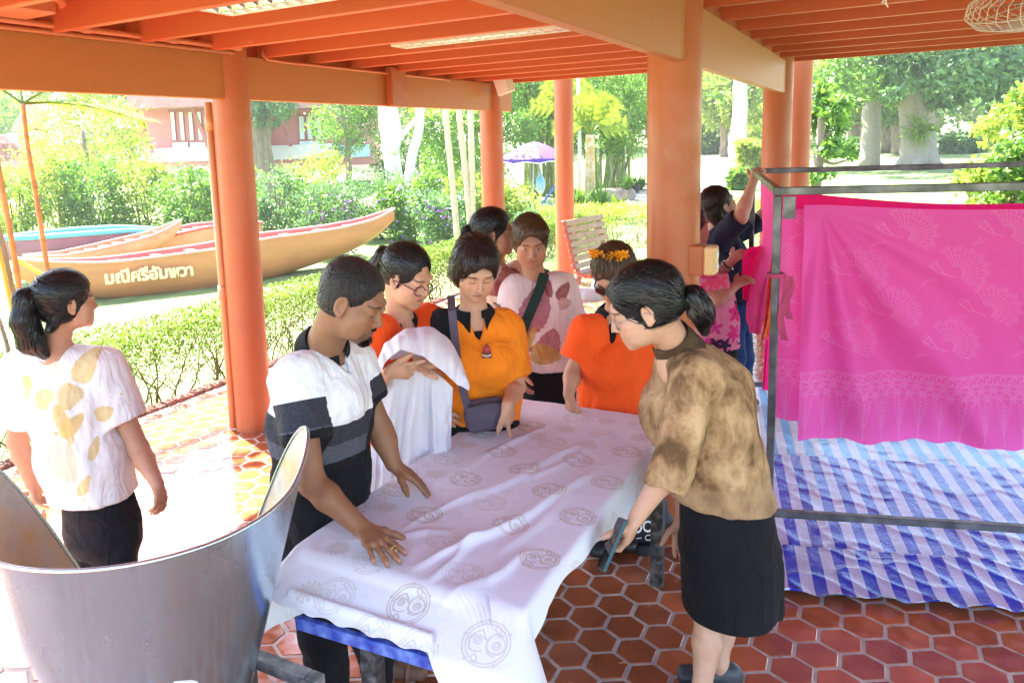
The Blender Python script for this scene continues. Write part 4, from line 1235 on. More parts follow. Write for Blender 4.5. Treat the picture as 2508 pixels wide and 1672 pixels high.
# ---------------------------------------------------------------- woman with glasses holding the folded cloth
def person_glasses():
    root, R0 = person('person with round glasses and ponytail in orange red polo holding white cloth', (*at(900, 1300, 3.32)[:2], 0))
    F = dirv(.55, -.83)
    H = Head(at(936, 634, 3.24), dirv(.78, -.50, -.40), UP, size=1.06)
    neck = at(918, 742, 3.32)
    SR, SL = at(868, 765, 3.20), at(985, 738, 3.44)
    ER, WR = at(846, 905, 3.16), at(893, 856, 2.98)
    EL, WL = at(1010, 880, 3.30), at(958, 838, 3.08)
    hd = dirv(.93, -.1, .10)
    hands = [dict(d=hd, n=dirv(.1, .9, .3), T=dirv(-.2, .15, 1), s=.98, per=((.05, .05, .05), (.7, .9, .5), (.8, 1.0, .6), (.9, 1.0, .6)), spread=.05, thumb=(.75, .62, -.1)),
             dict(d=dirv(.9, -.2, .2), n=dirv(.1, .3, -1), T=dirv(-.1, -.9, .1), s=.98, curl=(.3, .35, .2))]
    L = skin_base(F, H, neck, [SR, SL], [dict(j=(ER, WR)), dict(j=(EL, WL))], hands, at(915, 830, 3.32), mouth=1.2, full=1.05)
    emit('body', L, .0042, M['skin'], root, R0, skin_color(H, (.58, .31, .195), lip=(.50, .12, .11)))
    hem = at(910, 1060, 3.33)
    T = torso([(hem, .170, .122), (at(915, 950, 3.33), .165, .118), (at(920, 860, 3.32), .170, .125), (at(922, 780, 3.32), .150, .095)], F)
    T += [cone(neck - (0, 0, .045), SR, .050, .060, .05), cone(neck - (0, 0, .045), SL, .050, .060, .05), hemcut(hem, -UP)]
    emit('polo_shirt', T + [sleeve(SR, ER, .62, .074, .076), sleeve(SL, EL, .6, .074, .076)] + vneck(neck, F, .13), .006, M['red_knit'], root, R0, None, [dict(amp=0.0128, scale=12, axis=(SR - hem))], it=2)
    ax = nrm(H.p(0, -.03, -.06) - neck)
    collar(neck, ax, F, M['black_cloth'], root, R0, r=.066, gap=.42, h=.034, flare=.020)
    polo_placket(neck, F, M['black_cloth'], root, R0, 1)
    emit('trousers', trousers(hem - (0, 0, .03), .165, .12, F, [(at(880, 1060, 3.28), at(885, 1260, 3.3), at(885, 1440, 3.35)), (at(950, 1060, 3.38), at(955, 1260, 3.38), at(960, 1430, 3.42))]), .008, M['black_pants'], root, R0)
    for a in (at(885, 1440, 3.35), at(960, 1430, 3.42)): shoe(a, F, M['black'], root, R0)
    tie = H.p(0, -.105, .035)
    hair_obj(hair_cap(H, .013, low=-.045, face=(.072, .080, .116), fz=-.030, fy=.098), .0042, R0, M['hair_black'], tie, root)
    hair_obj(chain([tie, H.p(0, -.135, .03), H.p(.0, -.150, -.03), H.p(0, -.135, -.10), H.p(0, -.12, -.14)], [.020, .030, .033, .026, .010], .012), .0042, R0, M['hair_brown'], H.p(0, -.11, .1), root, freq=20, amp=.003, name='ponytail')
    glasses(H, M['wine_frame'], root, R0, r=(.024, .020), lens=M['lens'], drop=-.016, thick=.002)
person_glasses()

# ---------------------------------------------------------------- woman pointing at the cloth
def person_pointing():
    root, R0 = person('person with bobbed dark hair and amber orange polo pointing at the cloth', (*at(1105, 1250, 3.38)[:2], 0))
    F = dirv(.12, -.98)
    H = Head(at(1092, 618, 3.30), dirv(.16, -.86, -.50), UP, tilt=.05, size=1.06)
    neck = at(1088, 722, 3.38)
    SR, SL = at(1012, 748, 3.40), at(1162, 752, 3.40)
    ER, WR = at(1000, 890, 3.40), at(990, 935, 3.30)
    EL, WL = at(1186, 888, 3.32), at(1166, 930, 3.13)
    tip = on_z(1180, 992, .785); dL = nrm(tip - WL)
    hands = [dict(d=dirv(.6, -.6, -.3), n=dirv(.5, .5, -.4), T=dirv(0, 0, 1), s=.95, curl=(.4, .5, .3)),
             dict(d=dL, n=dirv(-.55, .55, -.35), T=dirv(-.75, -.65, 0), s=1.0, per=((.02, .05, .03), (.75, .9, .5), (.85, 1.0, .6), (.9, 1.0, .6)), spread=.03, thumb=(.80, .55, .35))]
    L = skin_base(F, H, neck, [SR, SL], [dict(j=(ER, WR)), dict(j=(EL, WL), r=(.043, .038, .037, .026))], hands, at(1090, 820, 3.36), full=.95)
    emit('body', L, .0042, M['skin'], root, R0, skin_color(H, (.57, .305, .195), lip=(.42, .14, .13)))
    hem = at(1105, 975, 3.38)
    T = torso([(hem, .168, .115), (at(1105, 900, 3.38), .160, .112), (at(1098, 820, 3.37), .166, .116), (at(1092, 765, 3.37), .155, .088)], F)
    T += [cone(neck - (0, 0, .045), SR, .050, .062, .05), cone(neck - (0, 0, .045), SL, .050, .062, .05), hemcut(at(1100, 984, 3.26), -UP), ball(at(1060, 830, 3.28), .08, .07), ball(at(1130, 835, 3.28), .08, .07)]
    def col(P, N):
        C = np.tile(np.array((.90, .245, .012)), (len(P), 1))
        q = P - SR; s = nrm(SL - SR); t = q @ s
        C[(t < .055 - .25 * (SR[2] - P[:, 2]).clip(0, 1)) & (P[:, 2] > SR[2] - .10)] = (.016, .016, .018)
        return C
    emit('polo_shirt', T + [sleeve(SR, ER, .62, .068, .072), sleeve(SL, EL, .80, .068, .071)] + vneck(neck, F, .10, .05), .0058, M['print_cloth'], root, R0, col, [dict(amp=0.0144, scale=11, axis=(SL - hem)), dict(amp=0.0048, scale=25, axis=UP)], it=2)
    ax = nrm(H.p(0, -.03, -.06) - neck)
    collar(neck, ax, F, M['black_cloth'], root, R0, r=.070, gap=.34, h=.036, flare=.030)
    polo_placket(neck, F, M['black_cloth'], root, R0, 2, length=.12, drop=.055, out=.086, w=.019)
    # pocket badge: emblem with a red flower over an open book
    c = at(1118, 806, 3.19); s = HR; b = MB(); nn = nrm(-HF + .1 * UP)
    M['badge_brown'] = mat('badge_brown', (.12, .03, .02), .7); M['badge_red'] = mat('badge_red', (.42, .02, .03), .6); M['badge_cream'] = mat('badge_cream', (.6, .45, .3), .7)
    def plate(pts, off, m, nm, par):
        V = np.array([c + s * x + UP * y + nn * off for x, y in pts] + [c + s * x + UP * y + nn * (off - .004) for x, y in pts]); n = len(pts)
        o = mesh_obj(nm, V - R0, [tuple(range(n))] + [tuple(range(2 * n - 1, n - 1, -1))] + [(i, i + n, (i + 1) % n + n, (i + 1) % n) for i in range(n)], m, par)
        return o
    bd = plate([(-.020, -.030), (.020, -.030), (.020, -.014), (.014, .012), (0, .034), (-.014, .012), (-.020, -.014)], .004, M['badge_brown'], 'badge', root)
    plate([(.0125 * math.cos(t), .008 + .0125 * math.sin(t)) for t in np.linspace(0, 2 * math.pi, 14, endpoint=False)], .007, M['badge_red'], 'flower_emblem', bd)
    plate([(-.018, -.012), (0, -.018), (.018, -.012), (.018, -.020), (0, -.025), (-.018, -.020)], .007, M['badge_cream'], 'book_emblem', bd)
    emit('trousers', trousers(hem - (0, 0, .03), .17, .12, F, [(at(1065, 990, 3.36), at(1070, 1180, 3.36), at(1075, 1370, 3.40)), (at(1145, 990, 3.36), at(1145, 1180, 3.36), at(1145, 1370, 3.40))]), .008, M['black_pants'], root, R0)
    for a in (at(1075, 1372, 3.40), at(1145, 1372, 3.40)): shoe(a, F, M['black'], root, R0)
    # bobbed hair
    hp = [H.E((0, -.022, .042), (.093, .110, .096), .012), H.E((0, -.030, -.030), (.102, .092, .085), .03), H.E((.0, .050, .075), (.062, .045, .035), .03),
          half(H.p(0, 0, -.096), -H.u + .25 * H.f, H.c - .3, H.c + .3, .012)]
    cut = H.E((-.008, .110, -.040), (.064, .088, .112), .010, 's'); f0 = cut.fn
    def ragged(X, Y, Z):
        S = np.stack(np.broadcast_arrays(X, Y, Z), -1); sw = (S - H.c) @ H.r
        return f0(X, Y, Z) + .030 * (vnoise(S * 42) - .5) + .010 * (vnoise(S * 150) - .5) + .10 * np.clip(sw + .005, 0, .06)
    cut.fn = ragged; hp.append(cut); hp.append(H.C((.0, .06, .10), (.058, .068, .055), .018, .012, .012))
    hair_obj(hp, .0042, R0, M['hair_brown'], H.p(.02, .0, .15), root, amp=.0028, freq=24)
person_pointing()

def person_leaf_profile():
    root, R0 = person('person with a hair bun and crossed arms in a dark red leaf print shirt', (*at(1150, 1100, 4.35)[:2], 0))
    F = dirv(.70, -.70)
    H = Head(at(1136, 534, 4.32), dirv(.97, -.16, -.04), UP, size=1.08)
    neck = at(1140, 622, 4.34); SR, SL = at(1150, 650, 4.20), at(1190, 632, 4.50)
    ER, WR = at(1206, 716, 4.16), at(1168, 738, 4.06)
    EL, WL = at(1200, 730, 4.38), at(1160, 712, 4.18)
    hands = [dict(d=dirv(-1, .25, .1), n=dirv(.2, 1), T=UP, s=.95, curl=(.3, .3, .2)), dict(d=dirv(-1, .2), n=dirv(0, 1), T=UP, s=.95, curl=(.3, .4, .2))]
    L = skin_base(F, H, neck, [SR, SL], [dict(j=(ER, WR)), dict(j=(EL, WL))], hands, at(1150, 700, 4.34), full=1.1)
    emit('body', L, .005, M['skin'], root, R0, skin_color(H, (.36, .175, .105), openeye=.8))
    hem = at(1165, 870, 4.35)
    T = torso([(hem, .185, .14), (at(1162, 780, 4.35), .18, .135), (at(1158, 700, 4.34), .175, .13), (at(1158, 655, 4.34), .155, .10)], F)
    T += [cone(neck - (0, 0, .045), SR, .050, .066, .05), cone(neck - (0, 0, .045), SL, .050, .066, .05), hemcut(hem, -UP)]
    lv = []
    for (u, v, a, b, rot) in ((1165, 640, .11, .055, 70), (1195, 655, .07, .035, -60), (1178, 700, .06, .03, 20), (1185, 800, .09, .05, -60), (1195, 860, .08, .04, 80), (1140, 660, .07, .04, 10)):
        lv.append((at(u, v, 4.15), HR, UP, a, b, math.radians(rot), (.24, .035, .045), -HF * .8 + HR * .4))
    lv.append((at(1168, 690, 4.15), HR, UP, .07, .04, .5, (.34, .16, .05), -HF))
    emit('shirt', T + [sleeve(SR, ER, .72, .085, .088), sleeve(SL, EL, .7, .08, .084)], .006, M['print_cloth'], root, R0, eco_print((.62, .46, .36), lv), [dict(amp=0.0128, scale=11, axis=UP)], it=2)
    emit('trousers', trousers(hem - (0, 0, .03), .175, .125, F, [(at(1150, 880, 4.3), at(1155, 1030, 4.32), at(1160, 1190, 4.34)), (at(1190, 880, 4.4), at(1195, 1030, 4.42), at(1200, 1180, 4.44))]), .009, M['black_pants'], root, R0)
    for a in (at(1160, 1190, 4.34), at(1200, 1180, 4.44)): shoe(a, F, M['black'], root, R0)
    tie = H.p(0, -.112, -.012)
    hair_obj(hair_cap(H, .016, low=-.05, face=(.073, .080, .112), fz=-.030, fy=.098), .005, R0, M['hair_black'], tie, root)
    hair_obj([H.E((0, -.135, -.02), (.036, .030, .036), .01), H.E((.01, -.150, -.03), (.022, .018, .02), .01), H.E((-.01, -.14, .012), (.022, .018, .016), .01)], .0045, R0, M['hair_black'], H.p(0, -.13, .05), root, amp=.004, name='hair_bun')
person_leaf_profile()

def person_leaf_front():
    root, R0 = person('person in a white shirt with large red and yellow leaf prints and green sash', (*at(1255, 1110, 4.12)[:2], 0))
    F = dirv(-.10, -.98)
    H = Head(at(1218, 556, 4.08), dirv(-.02, -.93, -.30), UP, tilt=-.03, size=1.07)
    neck = at(1228, 645, 4.14); SR, SL = at(1182, 668, 4.14), at(1288, 662, 4.14)
    ER, WR = at(1175, 770, 4.12), at(1190, 850, 4.0)
    EL, WL = at(1312, 742, 4.20), at(1285, 800, 4.28)
    hands = [dict(d=dirv(.2, -.3, -1), n=dirv(.9, .3), T=dirv(.2, -.9), s=.95, curl=(.4, .4, .3)), dict(d=dirv(-.8, .3, -.4), n=dirv(.2, .9), T=UP, s=.95, curl=(.4, .4, .3))]
    L = skin_base(F, H, neck, [SR, SL], [dict(j=(ER, WR)), dict(j=(EL, WL))], hands, at(1235, 740, 4.14), full=1.12)
    emit('body', L, .0048, M['skin'], root, R0, skin_color(H, (.42, .205, .125), lip=(.36, .10, .09), openeye=.75))
    hem = at(1250, 852, 4.14)
    T = torso([(hem, .155, .125), (at(1246, 790, 4.14), .155, .122), (at(1240, 715, 4.14), .160, .122), (at(1236, 672, 4.14), .150, .095)], F)
    T += [cone(neck - (0, 0, .045), SR, .050, .066, .05), cone(neck - (0, 0, .045), SL, .050, .066, .05), hemcut(at(1250, 855, 4.03), -UP)]
    lv = []
    def lf(u, v, a, b, rot, col): lv.append((at(u, v, 4.0), HR, UP, a, b, math.radians(rot), col, -HF))
    wine, rose, yel = (.22, .025, .04), (.36, .10, .14), (.46, .27, .06)
    lf(1232, 710, .135, .075, 70, rose); lf(1262, 790, .090, .060, 70, rose); lf(1253, 815, .082, .055, -10, yel); lf(1260, 662, .060, .026, -70, wine); lf(1297, 672, .055, .030, 50, wine)
    lf(1205, 790, .07, .04, 80, (.30, .05, .08)); lf(1215, 780, .07, .03, 60, yel); lf(1242, 640, .04, .02, 60, yel); lf(1300, 700, .04, .03, 0, (.5, .3, .25))
    crew(neck - UP * .02, nrm(H.p(0, -.03, -.06) - neck), F, M['white_knit'], root, R0, .074)
    emit('shirt', T + [sleeve(SR, ER, .70, .082, .088), sleeve(SL, EL, .85, .082, .090)], .0055, M['print_cloth'], root, R0, eco_print((.70, .60, .60), lv), [dict(amp=0.0112, scale=10, axis=UP)], it=2)
    M['green_sash'] = cloth_mat('dark_green_webbing', (.018, .045, .038), var=.1)
    pts = [at(1252, 618, 4.20), at(1250, 632, 4.075), at(1238, 668, 4.005), at(1222, 706, 3.995), at(1205, 746, 4.005), at(1190, 790, 4.04), at(1182, 815, 4.12)]
    b = MB()
    for i in range(len(pts) - 1): b.bar(pts[i], pts[i + 1] + (pts[i + 1] - pts[i]) * .06, .052, .006, up=-HF + .3 * UP * (i == 0))
    b.build('sash', M['green_sash'], root).location = -Vector(R0)
    emit('trousers', trousers(hem - (0, 0, .03), .155, .115, F, [(at(1228, 860, 4.12), at(1232, 1000, 4.12), at(1238, 1150, 4.16)), (at(1282, 860, 4.14), at(1292, 1000, 4.16), at(1300, 1140, 4.2))]), .008, M['black_pants'], root, R0)
    for a in (at(1238, 1150, 4.16), at(1300, 1140, 4.2)): shoe(a, F, M['black'], root, R0)
    hp = [H.E((0, -.020, .044), (.088, .106, .094), .012), H.E((0, -.03, -.02), (.085, .075, .075), .03), H.E((-.03, .05, .078), (.055, .045, .03), .03), H.E((0, .105, -.036), (.066, .085, .110), .010, 's'), half(H.p(0, 0, -.075), -H.u, H.c - .3, H.c + .3, .012)]
    hair_obj(hp, .0045, R0, M['hair_tinted'], H.p(-.03, .02, .14), root, amp=.003, freq=24)
person_leaf_front()

def person_flower():
    root, R0 = person('person with yellow flower garland, sunglasses and orange red polo beyond the table', (*at(1410, 1180, 3.62)[:2], 0))
    F = dirv(-.45, -.88)
    H = Head(at(1412, 632, 3.52), dirv(-.50, -.62, -.60), UP, size=1.05)
    neck = at(1418, 722, 3.62); SR, SL = at(1350, 760, 3.60), at(1490, 775, 3.66)
    ER, WR = at(1318, 850, 3.58), at(1306, 905, 3.50)
    EL, WL = at(1520, 900, 3.60), at(1500, 990, 3.5)
    hands = [dict(d=dirv(.06, -.1, -1), n=dirv(.9, .2), T=dirv(.1, -.9), s=.95, per=((.2, .2, .1), (.5, .6, .3), (.6, .7, .3), (.6, .7, .3)), thumb=(.8, .5, .2)), dict(d=dirv(0, -.2, -1), n=dirv(-.9, .2), T=dirv(.1, -.9), s=.95)]
    L = skin_base(F, H, neck, [SR, SL], [dict(j=(ER, WR)), dict(j=(EL, WL))], hands, at(1415, 820, 3.62))
    emit('body', L, .0046, M['skin'], root, R0, skin_color(H, TONE_TAN))
    hem = at(1412, 985, 3.62)
    T = torso([(hem, .165, .12), (at(1412, 900, 3.62), .158, .118), (at(1414, 820, 3.62), .165, .122), (at(1416, 772, 3.62), .15, .09)], F)
    T += [cone(neck - (0, 0, .045), SR, .050, .064, .05), cone(neck - (0, 0, .045), SL, .050, .064, .05), hemcut(hem, -UP), ball(at(1380, 845, 3.53), .07, .08), ball(at(1430, 850, 3.53), .07, .08)]
    emit('polo_shirt', T + [sleeve(SR, ER, .72, .076, .084), sleeve(SL, EL, .6, .076, .082)] + vneck(neck, F, .11, .05), .006, M['red_knit'], root, R0, None, [dict(amp=0.0144, scale=11, axis=(SL - hem))], it=2)
    ax = nrm(H.p(0, -.03, -.06) - neck)
    collar(neck, ax, F, M['black_cloth'], root, R0, r=.070, gap=.36, h=.034, flare=.030)
    polo_placket(neck, F, M['black_cloth'], root, R0, 1)
    emit('trousers', trousers(hem - (0, 0, .03), .17, .12, F, [(at(1375, 1000, 3.6), at(1380, 1160, 3.6), at(1385, 1310, 3.64)), (at(1450, 1000, 3.64), at(1452, 1160, 3.64), at(1455, 1310, 3.68))]), .008, M['black_pants'], root, R0)
    for a in (at(1385, 1310, 3.64), at(1455, 1310, 3.68)): shoe(a, F, M['black'], root, R0)
    hair_obj([H.E((0, -.020, .046), (.092, .108, .096), .012), H.E((0, -.03, -.02), (.086, .08, .085), .03), H.E((0, .108, -.045), (.064, .085, .110), .010, 's'), half(H.p(0, 0, -.09), -H.u, H.c - .3, H.c + .3, .012)], .0045, R0, M['hair_tinted'], H.p(0, -.03, .14), root, amp=.003, freq=24)
    M['sunglass'] = mat('sunglass_lens', (.02, .012, .014), .12, var=.0)
    g = glasses(H, M['black'], root, R0, r=(.028, .023), lens=M['sunglass'], drop=-.008, thick=.003)
    M['petal'] = mat('marigold_petals', (.85, .36, .01), .6, var=.2, vscale=40)
    r3 = np.random.default_rng(4); b = MB()
    for i in range(13):
        a = -1.05 + 2.1 * i / 12; c = H.p(.086 * math.sin(a), -.02 + .078 * math.cos(a) * .7 - .02, .128 - .02 * abs(math.sin(a)) ** 2 + .0)
        for k in range(16):
            d = nrm(r3.normal(size=3) + H.u * .6); w = nrm(np.cross(d, r3.normal(size=3))) * .008
            q = c + d * .004; b.add([q, q + d * .014 + w, q + d * .026, q + d * .014 - w], [(0, 1, 2, 3)])
    o = b.build('flower_garland', M['petal'], root); o.location = -Vector(R0); o['kind'] = 'stuff'
person_flower()

def person_reaching():
    root, R0 = person('person in a navy top and jeans reaching up to hang pink cloth on the frame', (*at(1672, 930, 5.42)[:2], 0))
    F = dirv(.90, .25)
    H = Head(at(1652, 470, 5.40), dirv(.84, .20, .36), UP, size=1.08)
    neck = at(1640, 525, 5.42); SR, SL = at(1650, 552, 5.26), at(1668, 548, 5.60)
    ER, WR = at(1700, 500, 5.14), at(1730, 418, 5.22)
    EL, WL = at(1740, 508, 5.62), at(1765, 470, 5.55)
    hands = [dict(d=dirv(.45, .2, .8), n=dirv(.6, .6, -.5), T=dirv(.4, .6, .3), s=1.0, curl=(.6, .7, .5)), dict(d=dirv(.5, 0, .8), n=dirv(.8, 0, -.4), T=dirv(0, -1), s=.95, curl=(.6, .7, .4))]
    L = skin_base(F, H, neck, [SR, SL], [dict(j=(ER, WR), r=(.052, .047, .044, .028)), dict(j=(EL, WL))], hands, at(1652, 600, 5.42), full=1.1)
    emit('body', L, .0055, M['skin'], root, R0, skin_color(H, (.52, .29, .20), lip=(.42, .10, .09), openeye=.8))
    hem = at(1680, 690, 5.42)
    T = torso([(hem, .165, .135), (at(1672, 640, 5.42), .165, .130), (at(1660, 590, 5.42), .170, .13), (at(1652, 555, 5.42), .15, .10)], F)
    T += [cone(neck - (0, 0, .045), SR, .050, .066, .05), cone(neck - (0, 0, .045), SL, .050, .066, .05), hemcut(hem, -UP)]
    M['navy'] = cloth_mat('navy_knit', (.012, .013, .034), var=.1)
    emit('top', T + [sleeve(SR, ER, .97, .078, .070), sleeve(SL, EL, 1.0, .078, .07)], .006, M['navy'], root, R0, None, [dict(amp=0.0144, scale=11, axis=UP)], it=1)
    M['denim'] = cloth_mat('blue_denim', (.016, .042, .14), var=.25)
    emit('jeans', trousers(hem - (0, 0, .02), .16, .13, F, [(at(1672, 700, 5.36), at(1686, 820, 5.36), at(1680, 940, 5.42)), (at(1695, 700, 5.5), at(1705, 820, 5.5), at(1700, 930, 5.55))]), .008, M['denim'], root, R0, None, [dict(amp=0.0112, scale=12, axis=HR)])
    for a in (at(1680, 940, 5.42), at(1700, 930, 5.55)): shoe(a, F, M['black'], root, R0)
    hp = hair_cap(H, .016, low=-.09, face=(.073, .080, .112), fz=-.030, fy=.098) + [cone(H.p(.03, -.06, -.03), H.p(.04, -.06, -.15), .05, .035, .03), cone(H.p(-.03, -.06, -.03), H.p(-.03, -.06, -.15), .05, .035, .03)]
    hair_obj(hp, .0055, R0, M['hair_brown'], H.p(0, 0, .14), root, amp=.003, freq=22)
person_reaching()

def person_floral():
    root, R0 = person('person in a pink and orange flowered blouse, mostly behind the big column, handling pink cloth', (*at(1625, 980, 4.75)[:2], 0))
    F = dirv(.92, .30)
    H = Head(at(1588, 520, 4.75), dirv(.95, .2, .0), UP, size=1.05)
    neck = at(1592, 606, 4.76); SR, SL = at(1606, 660, 4.62), at(1616, 640, 4.92)
    ER, WR = at(1650, 690, 4.50), at(1690, 655, 4.56)
    EL, WL = at(1640, 640, 4.86), at(1680, 600, 4.80)
    hands = [dict(d=dirv(.8, .2, .35), n=dirv(.3, .5, -.8), T=dirv(0, .9, .2), s=.95, curl=(.4, .5, .3)), dict(d=dirv(.75, .1, .55), n=dirv(.3, .5, -.7), T=dirv(.1, .9, .2), s=.95, curl=(.5, .6, .4))]
    L = skin_base(F, H, neck, [SR, SL], [dict(j=(ER, WR)), dict(j=(EL, WL))], hands, at(1605, 700, 4.76))
    emit('body', L, .0052, M['skin'], root, R0, skin_color(H, (.46, .24, .165)))
    hem = at(1636, 790, 4.76)
    T = torso([(hem, .17, .145), (at(1628, 730, 4.76), .17, .14), (at(1618, 680, 4.76), .17, .13), (at(1608, 650, 4.76), .15, .10)], F)
    T += [cone(neck - (0, 0, .045), SR, .050, .066, .05), cone(neck - (0, 0, .045), SL, .050, .066, .05), hemcut(hem, -UP)]
    def floral(P, N):
        C = np.tile(np.array((.70, .25, .38)), (len(P), 1)); r4 = np.random.default_rng(8)
        for k in range(380):
            c = hem + np.array([r4.uniform(-.32, .32), r4.uniform(-.32, .32), r4.uniform(-.05, .5)]); R = r4.uniform(.024, .050)
            col = [(.70, .03, .20), (.80, .14, .02), (.62, .05, .30), (.05, .02, .06), (.75, .10, .22)][k % 5]
            d = P - c; r = np.linalg.norm(d, axis=1); m = r < R * 1.6
            if not m.any(): continue
            a = np.arctan2(d[m] @ UP, d[m] @ HR); w = np.clip((R * (1 + .3 * np.cos(5 * a + k)) - r[m]) / .004, 0, 1)[:, None]
            C[m] = C[m] * (1 - w) + np.array(col) * w
            w = np.clip((R * .3 - r[m]) / .004, 0, 1)[:, None]; C[m] = C[m] * (1 - w) + np.array(col) * .45 * w
        return C
    emit('blouse', T + [sleeve(SR, WR, .80, .075, .062), sleeve(SL, EL, .9, .075, .066)], .0055, M['print_cloth'], root, R0, floral, [dict(amp=0.0128, scale=11, axis=UP)], it=1)
    emit('trousers', trousers(hem - (0, 0, .02), .16, .13, F, [(at(1622, 790, 4.7), at(1630, 900, 4.7), at(1632, 1030, 4.75)), (at(1650, 790, 4.85), at(1655, 900, 4.85), at(1655, 1020, 4.9))]), .009, M['black_pants'], root, R0)
    for a in (at(1632, 1040, 4.75), at(1655, 1030, 4.9)): shoe(a, F, M['black'], root, R0)
    hair_obj(hair_cap(H, .014, low=-.08), .006, R0, M['hair_black'], H.p(0, -.1, .0), root)
    M['jade'] = mat('green_bangle', (.035, .055, .03), .2, var=.3, vscale=60)
    b = MB(); q = WL - nrm(WL - EL) * .035; ax = nrm(WL - EL); e1 = nrm(np.cross(ax, UP)); e2 = np.cross(ax, e1)
    b.tube([q + .037 * (math.cos(t) * e1 + math.sin(t) * e2) for t in np.linspace(0, 2 * math.pi, 25)], .0065, 8, False); b.build('bangle', M['jade'], root, True).location = -Vector(R0)
    b = MB()
    for t in np.linspace(0, 2 * math.pi, 16, endpoint=False): b.lathe([(0, .006), (.006, 0), (0, -.006)], q - ax * .022 + .034 * (math.cos(t) * e1 + math.sin(t) * e2), 6)
    M['beads'] = mat('brown_beads', (.25, .07, .05), .3, var=.4, vscale=90); o = b.build('bead_bracelet', M['beads'], root, True); o.location = -Vector(R0); o['kind'] = 'stuff'
person_floral()
# ================================================================== things in the pavilion
M['blue_board'] = mat('blue_board', (.02, .05, .40), .5, var=.35, vscale=25, bump=.3, bscale=120, col2=(.10, .16, .42))
M['black_iron'] = mat('chipped_black_iron', (.022, .02, .022), .55, var=.5, vscale=30, col2=(.09, .085, .085), bump=.4, bscale=150, bdist=.002)
M['ply'] = mat('plywood', (.42, .28, .16), .7, var=.2)

# ------------------------------------------------------------------ table
TX0, TX1, TY0, TY1, TZ = -1.56, -.815, 1.80, 3.37, .752
tbl = empty('work_table', ((TX0 + TX1) / 2, (TY0 + TY1) / 2, 0), 'long table with a worn blue edge and black iron legs under the white cloth', 'table')
TO = -Vector(tbl.location)
b = MB(); b.box(((TX0 + TX1) / 2, (TY0 + TY1) / 2, TZ - .012), (TX1 - TX0, TY1 - TY0, .024), bev=.003); b.build('table_top', M['ply'], tbl).location = TO
eL, eR = on_z(676, 1419, .662), on_z(1012, 1519, .662)
b = MB(); b.bar(eL + V3(0, .012, -.018), eR + V3(0, .012, -.018), .024, .036, bev=.003); b.build('edge_board', M['blue_board'], tbl).location = TO
for (x, y, z1) in ((*on_z(832, 1472, .63)[:2] + (0, .02), .64), (-.835, 3.30, .735), (-1.52, 3.30, .735)):
    b = MB(); b.box((x, y, z1 / 2), (.046, .006, z1)); b.box((x + .026, y + .02, z1 / 2), (.006, .046, z1)); b.build('leg', M['black_iron'], tbl).location = TO
b = MB()
b.bar((-1.52, 3.30, .72), (-.835, 3.30, .72), .035, .035); b.build('rail', M['black_iron'], tbl).location = TO
b = MB(); b.bar((-1.20, 1.80, .71), (-1.20, 3.28, .71), .035, .035); b.build('rail', M['black_iron'], tbl).location = TO
b = MB(); b.bar(eL * .5 + eR * .5 + V3(0, .03, -.03), V3(-1.20, 1.86, .71), .035, .03); b.build('bracket', M['black_iron'], tbl).location = TO

# ------------------------------------------------------------------ printed patterns (drawn stroke by stroke into generated images)
class Raster:
    def __init__(s, w, h, x0, x1, y0, y1):
        s.w, s.h = w, h; s.x0, s.y0 = x0, y0; s.sx = w / (x1 - x0); s.sy = h / (y1 - y0); s.a = np.zeros((h, w), np.float32)
    def line(s, pts, th, val=1.0):
        pts = np.asarray(pts, float); q = np.stack([(pts[:, 0] - s.x0) * s.sx, (pts[:, 1] - s.y0) * s.sy], 1); t = th * s.sx * .5
        for a, b in zip(q[:-1], q[1:]):
            lo = np.floor(np.minimum(a, b) - t - 2).astype(int); hi = np.ceil(np.maximum(a, b) + t + 3).astype(int)
            x0, y0 = max(lo[0], 0), max(lo[1], 0); x1, y1 = min(hi[0], s.w), min(hi[1], s.h)
            if x1 <= x0 or y1 <= y0: continue
            X, Y = np.meshgrid(np.arange(x0, x1) + .5, np.arange(y0, y1) + .5); d = b - a; L = d @ d + 1e-9
            u = np.clip(((X - a[0]) * d[0] + (Y - a[1]) * d[1]) / L, 0, 1)
            dist = np.hypot(X - a[0] - u * d[0], Y - a[1] - u * d[1])
            blk = s.a[y0:y1, x0:x1]; np.maximum(blk, np.clip(t + .5 - dist, 0, 1) * val, out=blk)
    def image(s, name, c0, c1, extra=None):
        im = bpy.data.images.new(name, s.w, s.h, float_buffer=False)
        px = np.ones((s.h, s.w, 4), np.float32); a = s.a[..., None]
        g0 = np.array([12.92 * c if c < .0031308 else 1.055 * c ** (1 / 2.4) - .055 for c in c0]); g1 = np.array([12.92 * c if c < .0031308 else 1.055 * c ** (1 / 2.4) - .055 for c in c1])
        px[..., :3] = g0 * (1 - a) + g1 * a
        if extra is not None: px[..., :3] *= extra[..., None]
        im.pixels.foreach_set(px.ravel()); im.pack(); return im
def circ(x, y, r, a0=0, a1=2 * math.pi, n=28, ry=None): 
    t = np.linspace(a0, a1, n); return np.stack([x + r * np.cos(t), y + (ry or r) * np.sin(t)], 1)
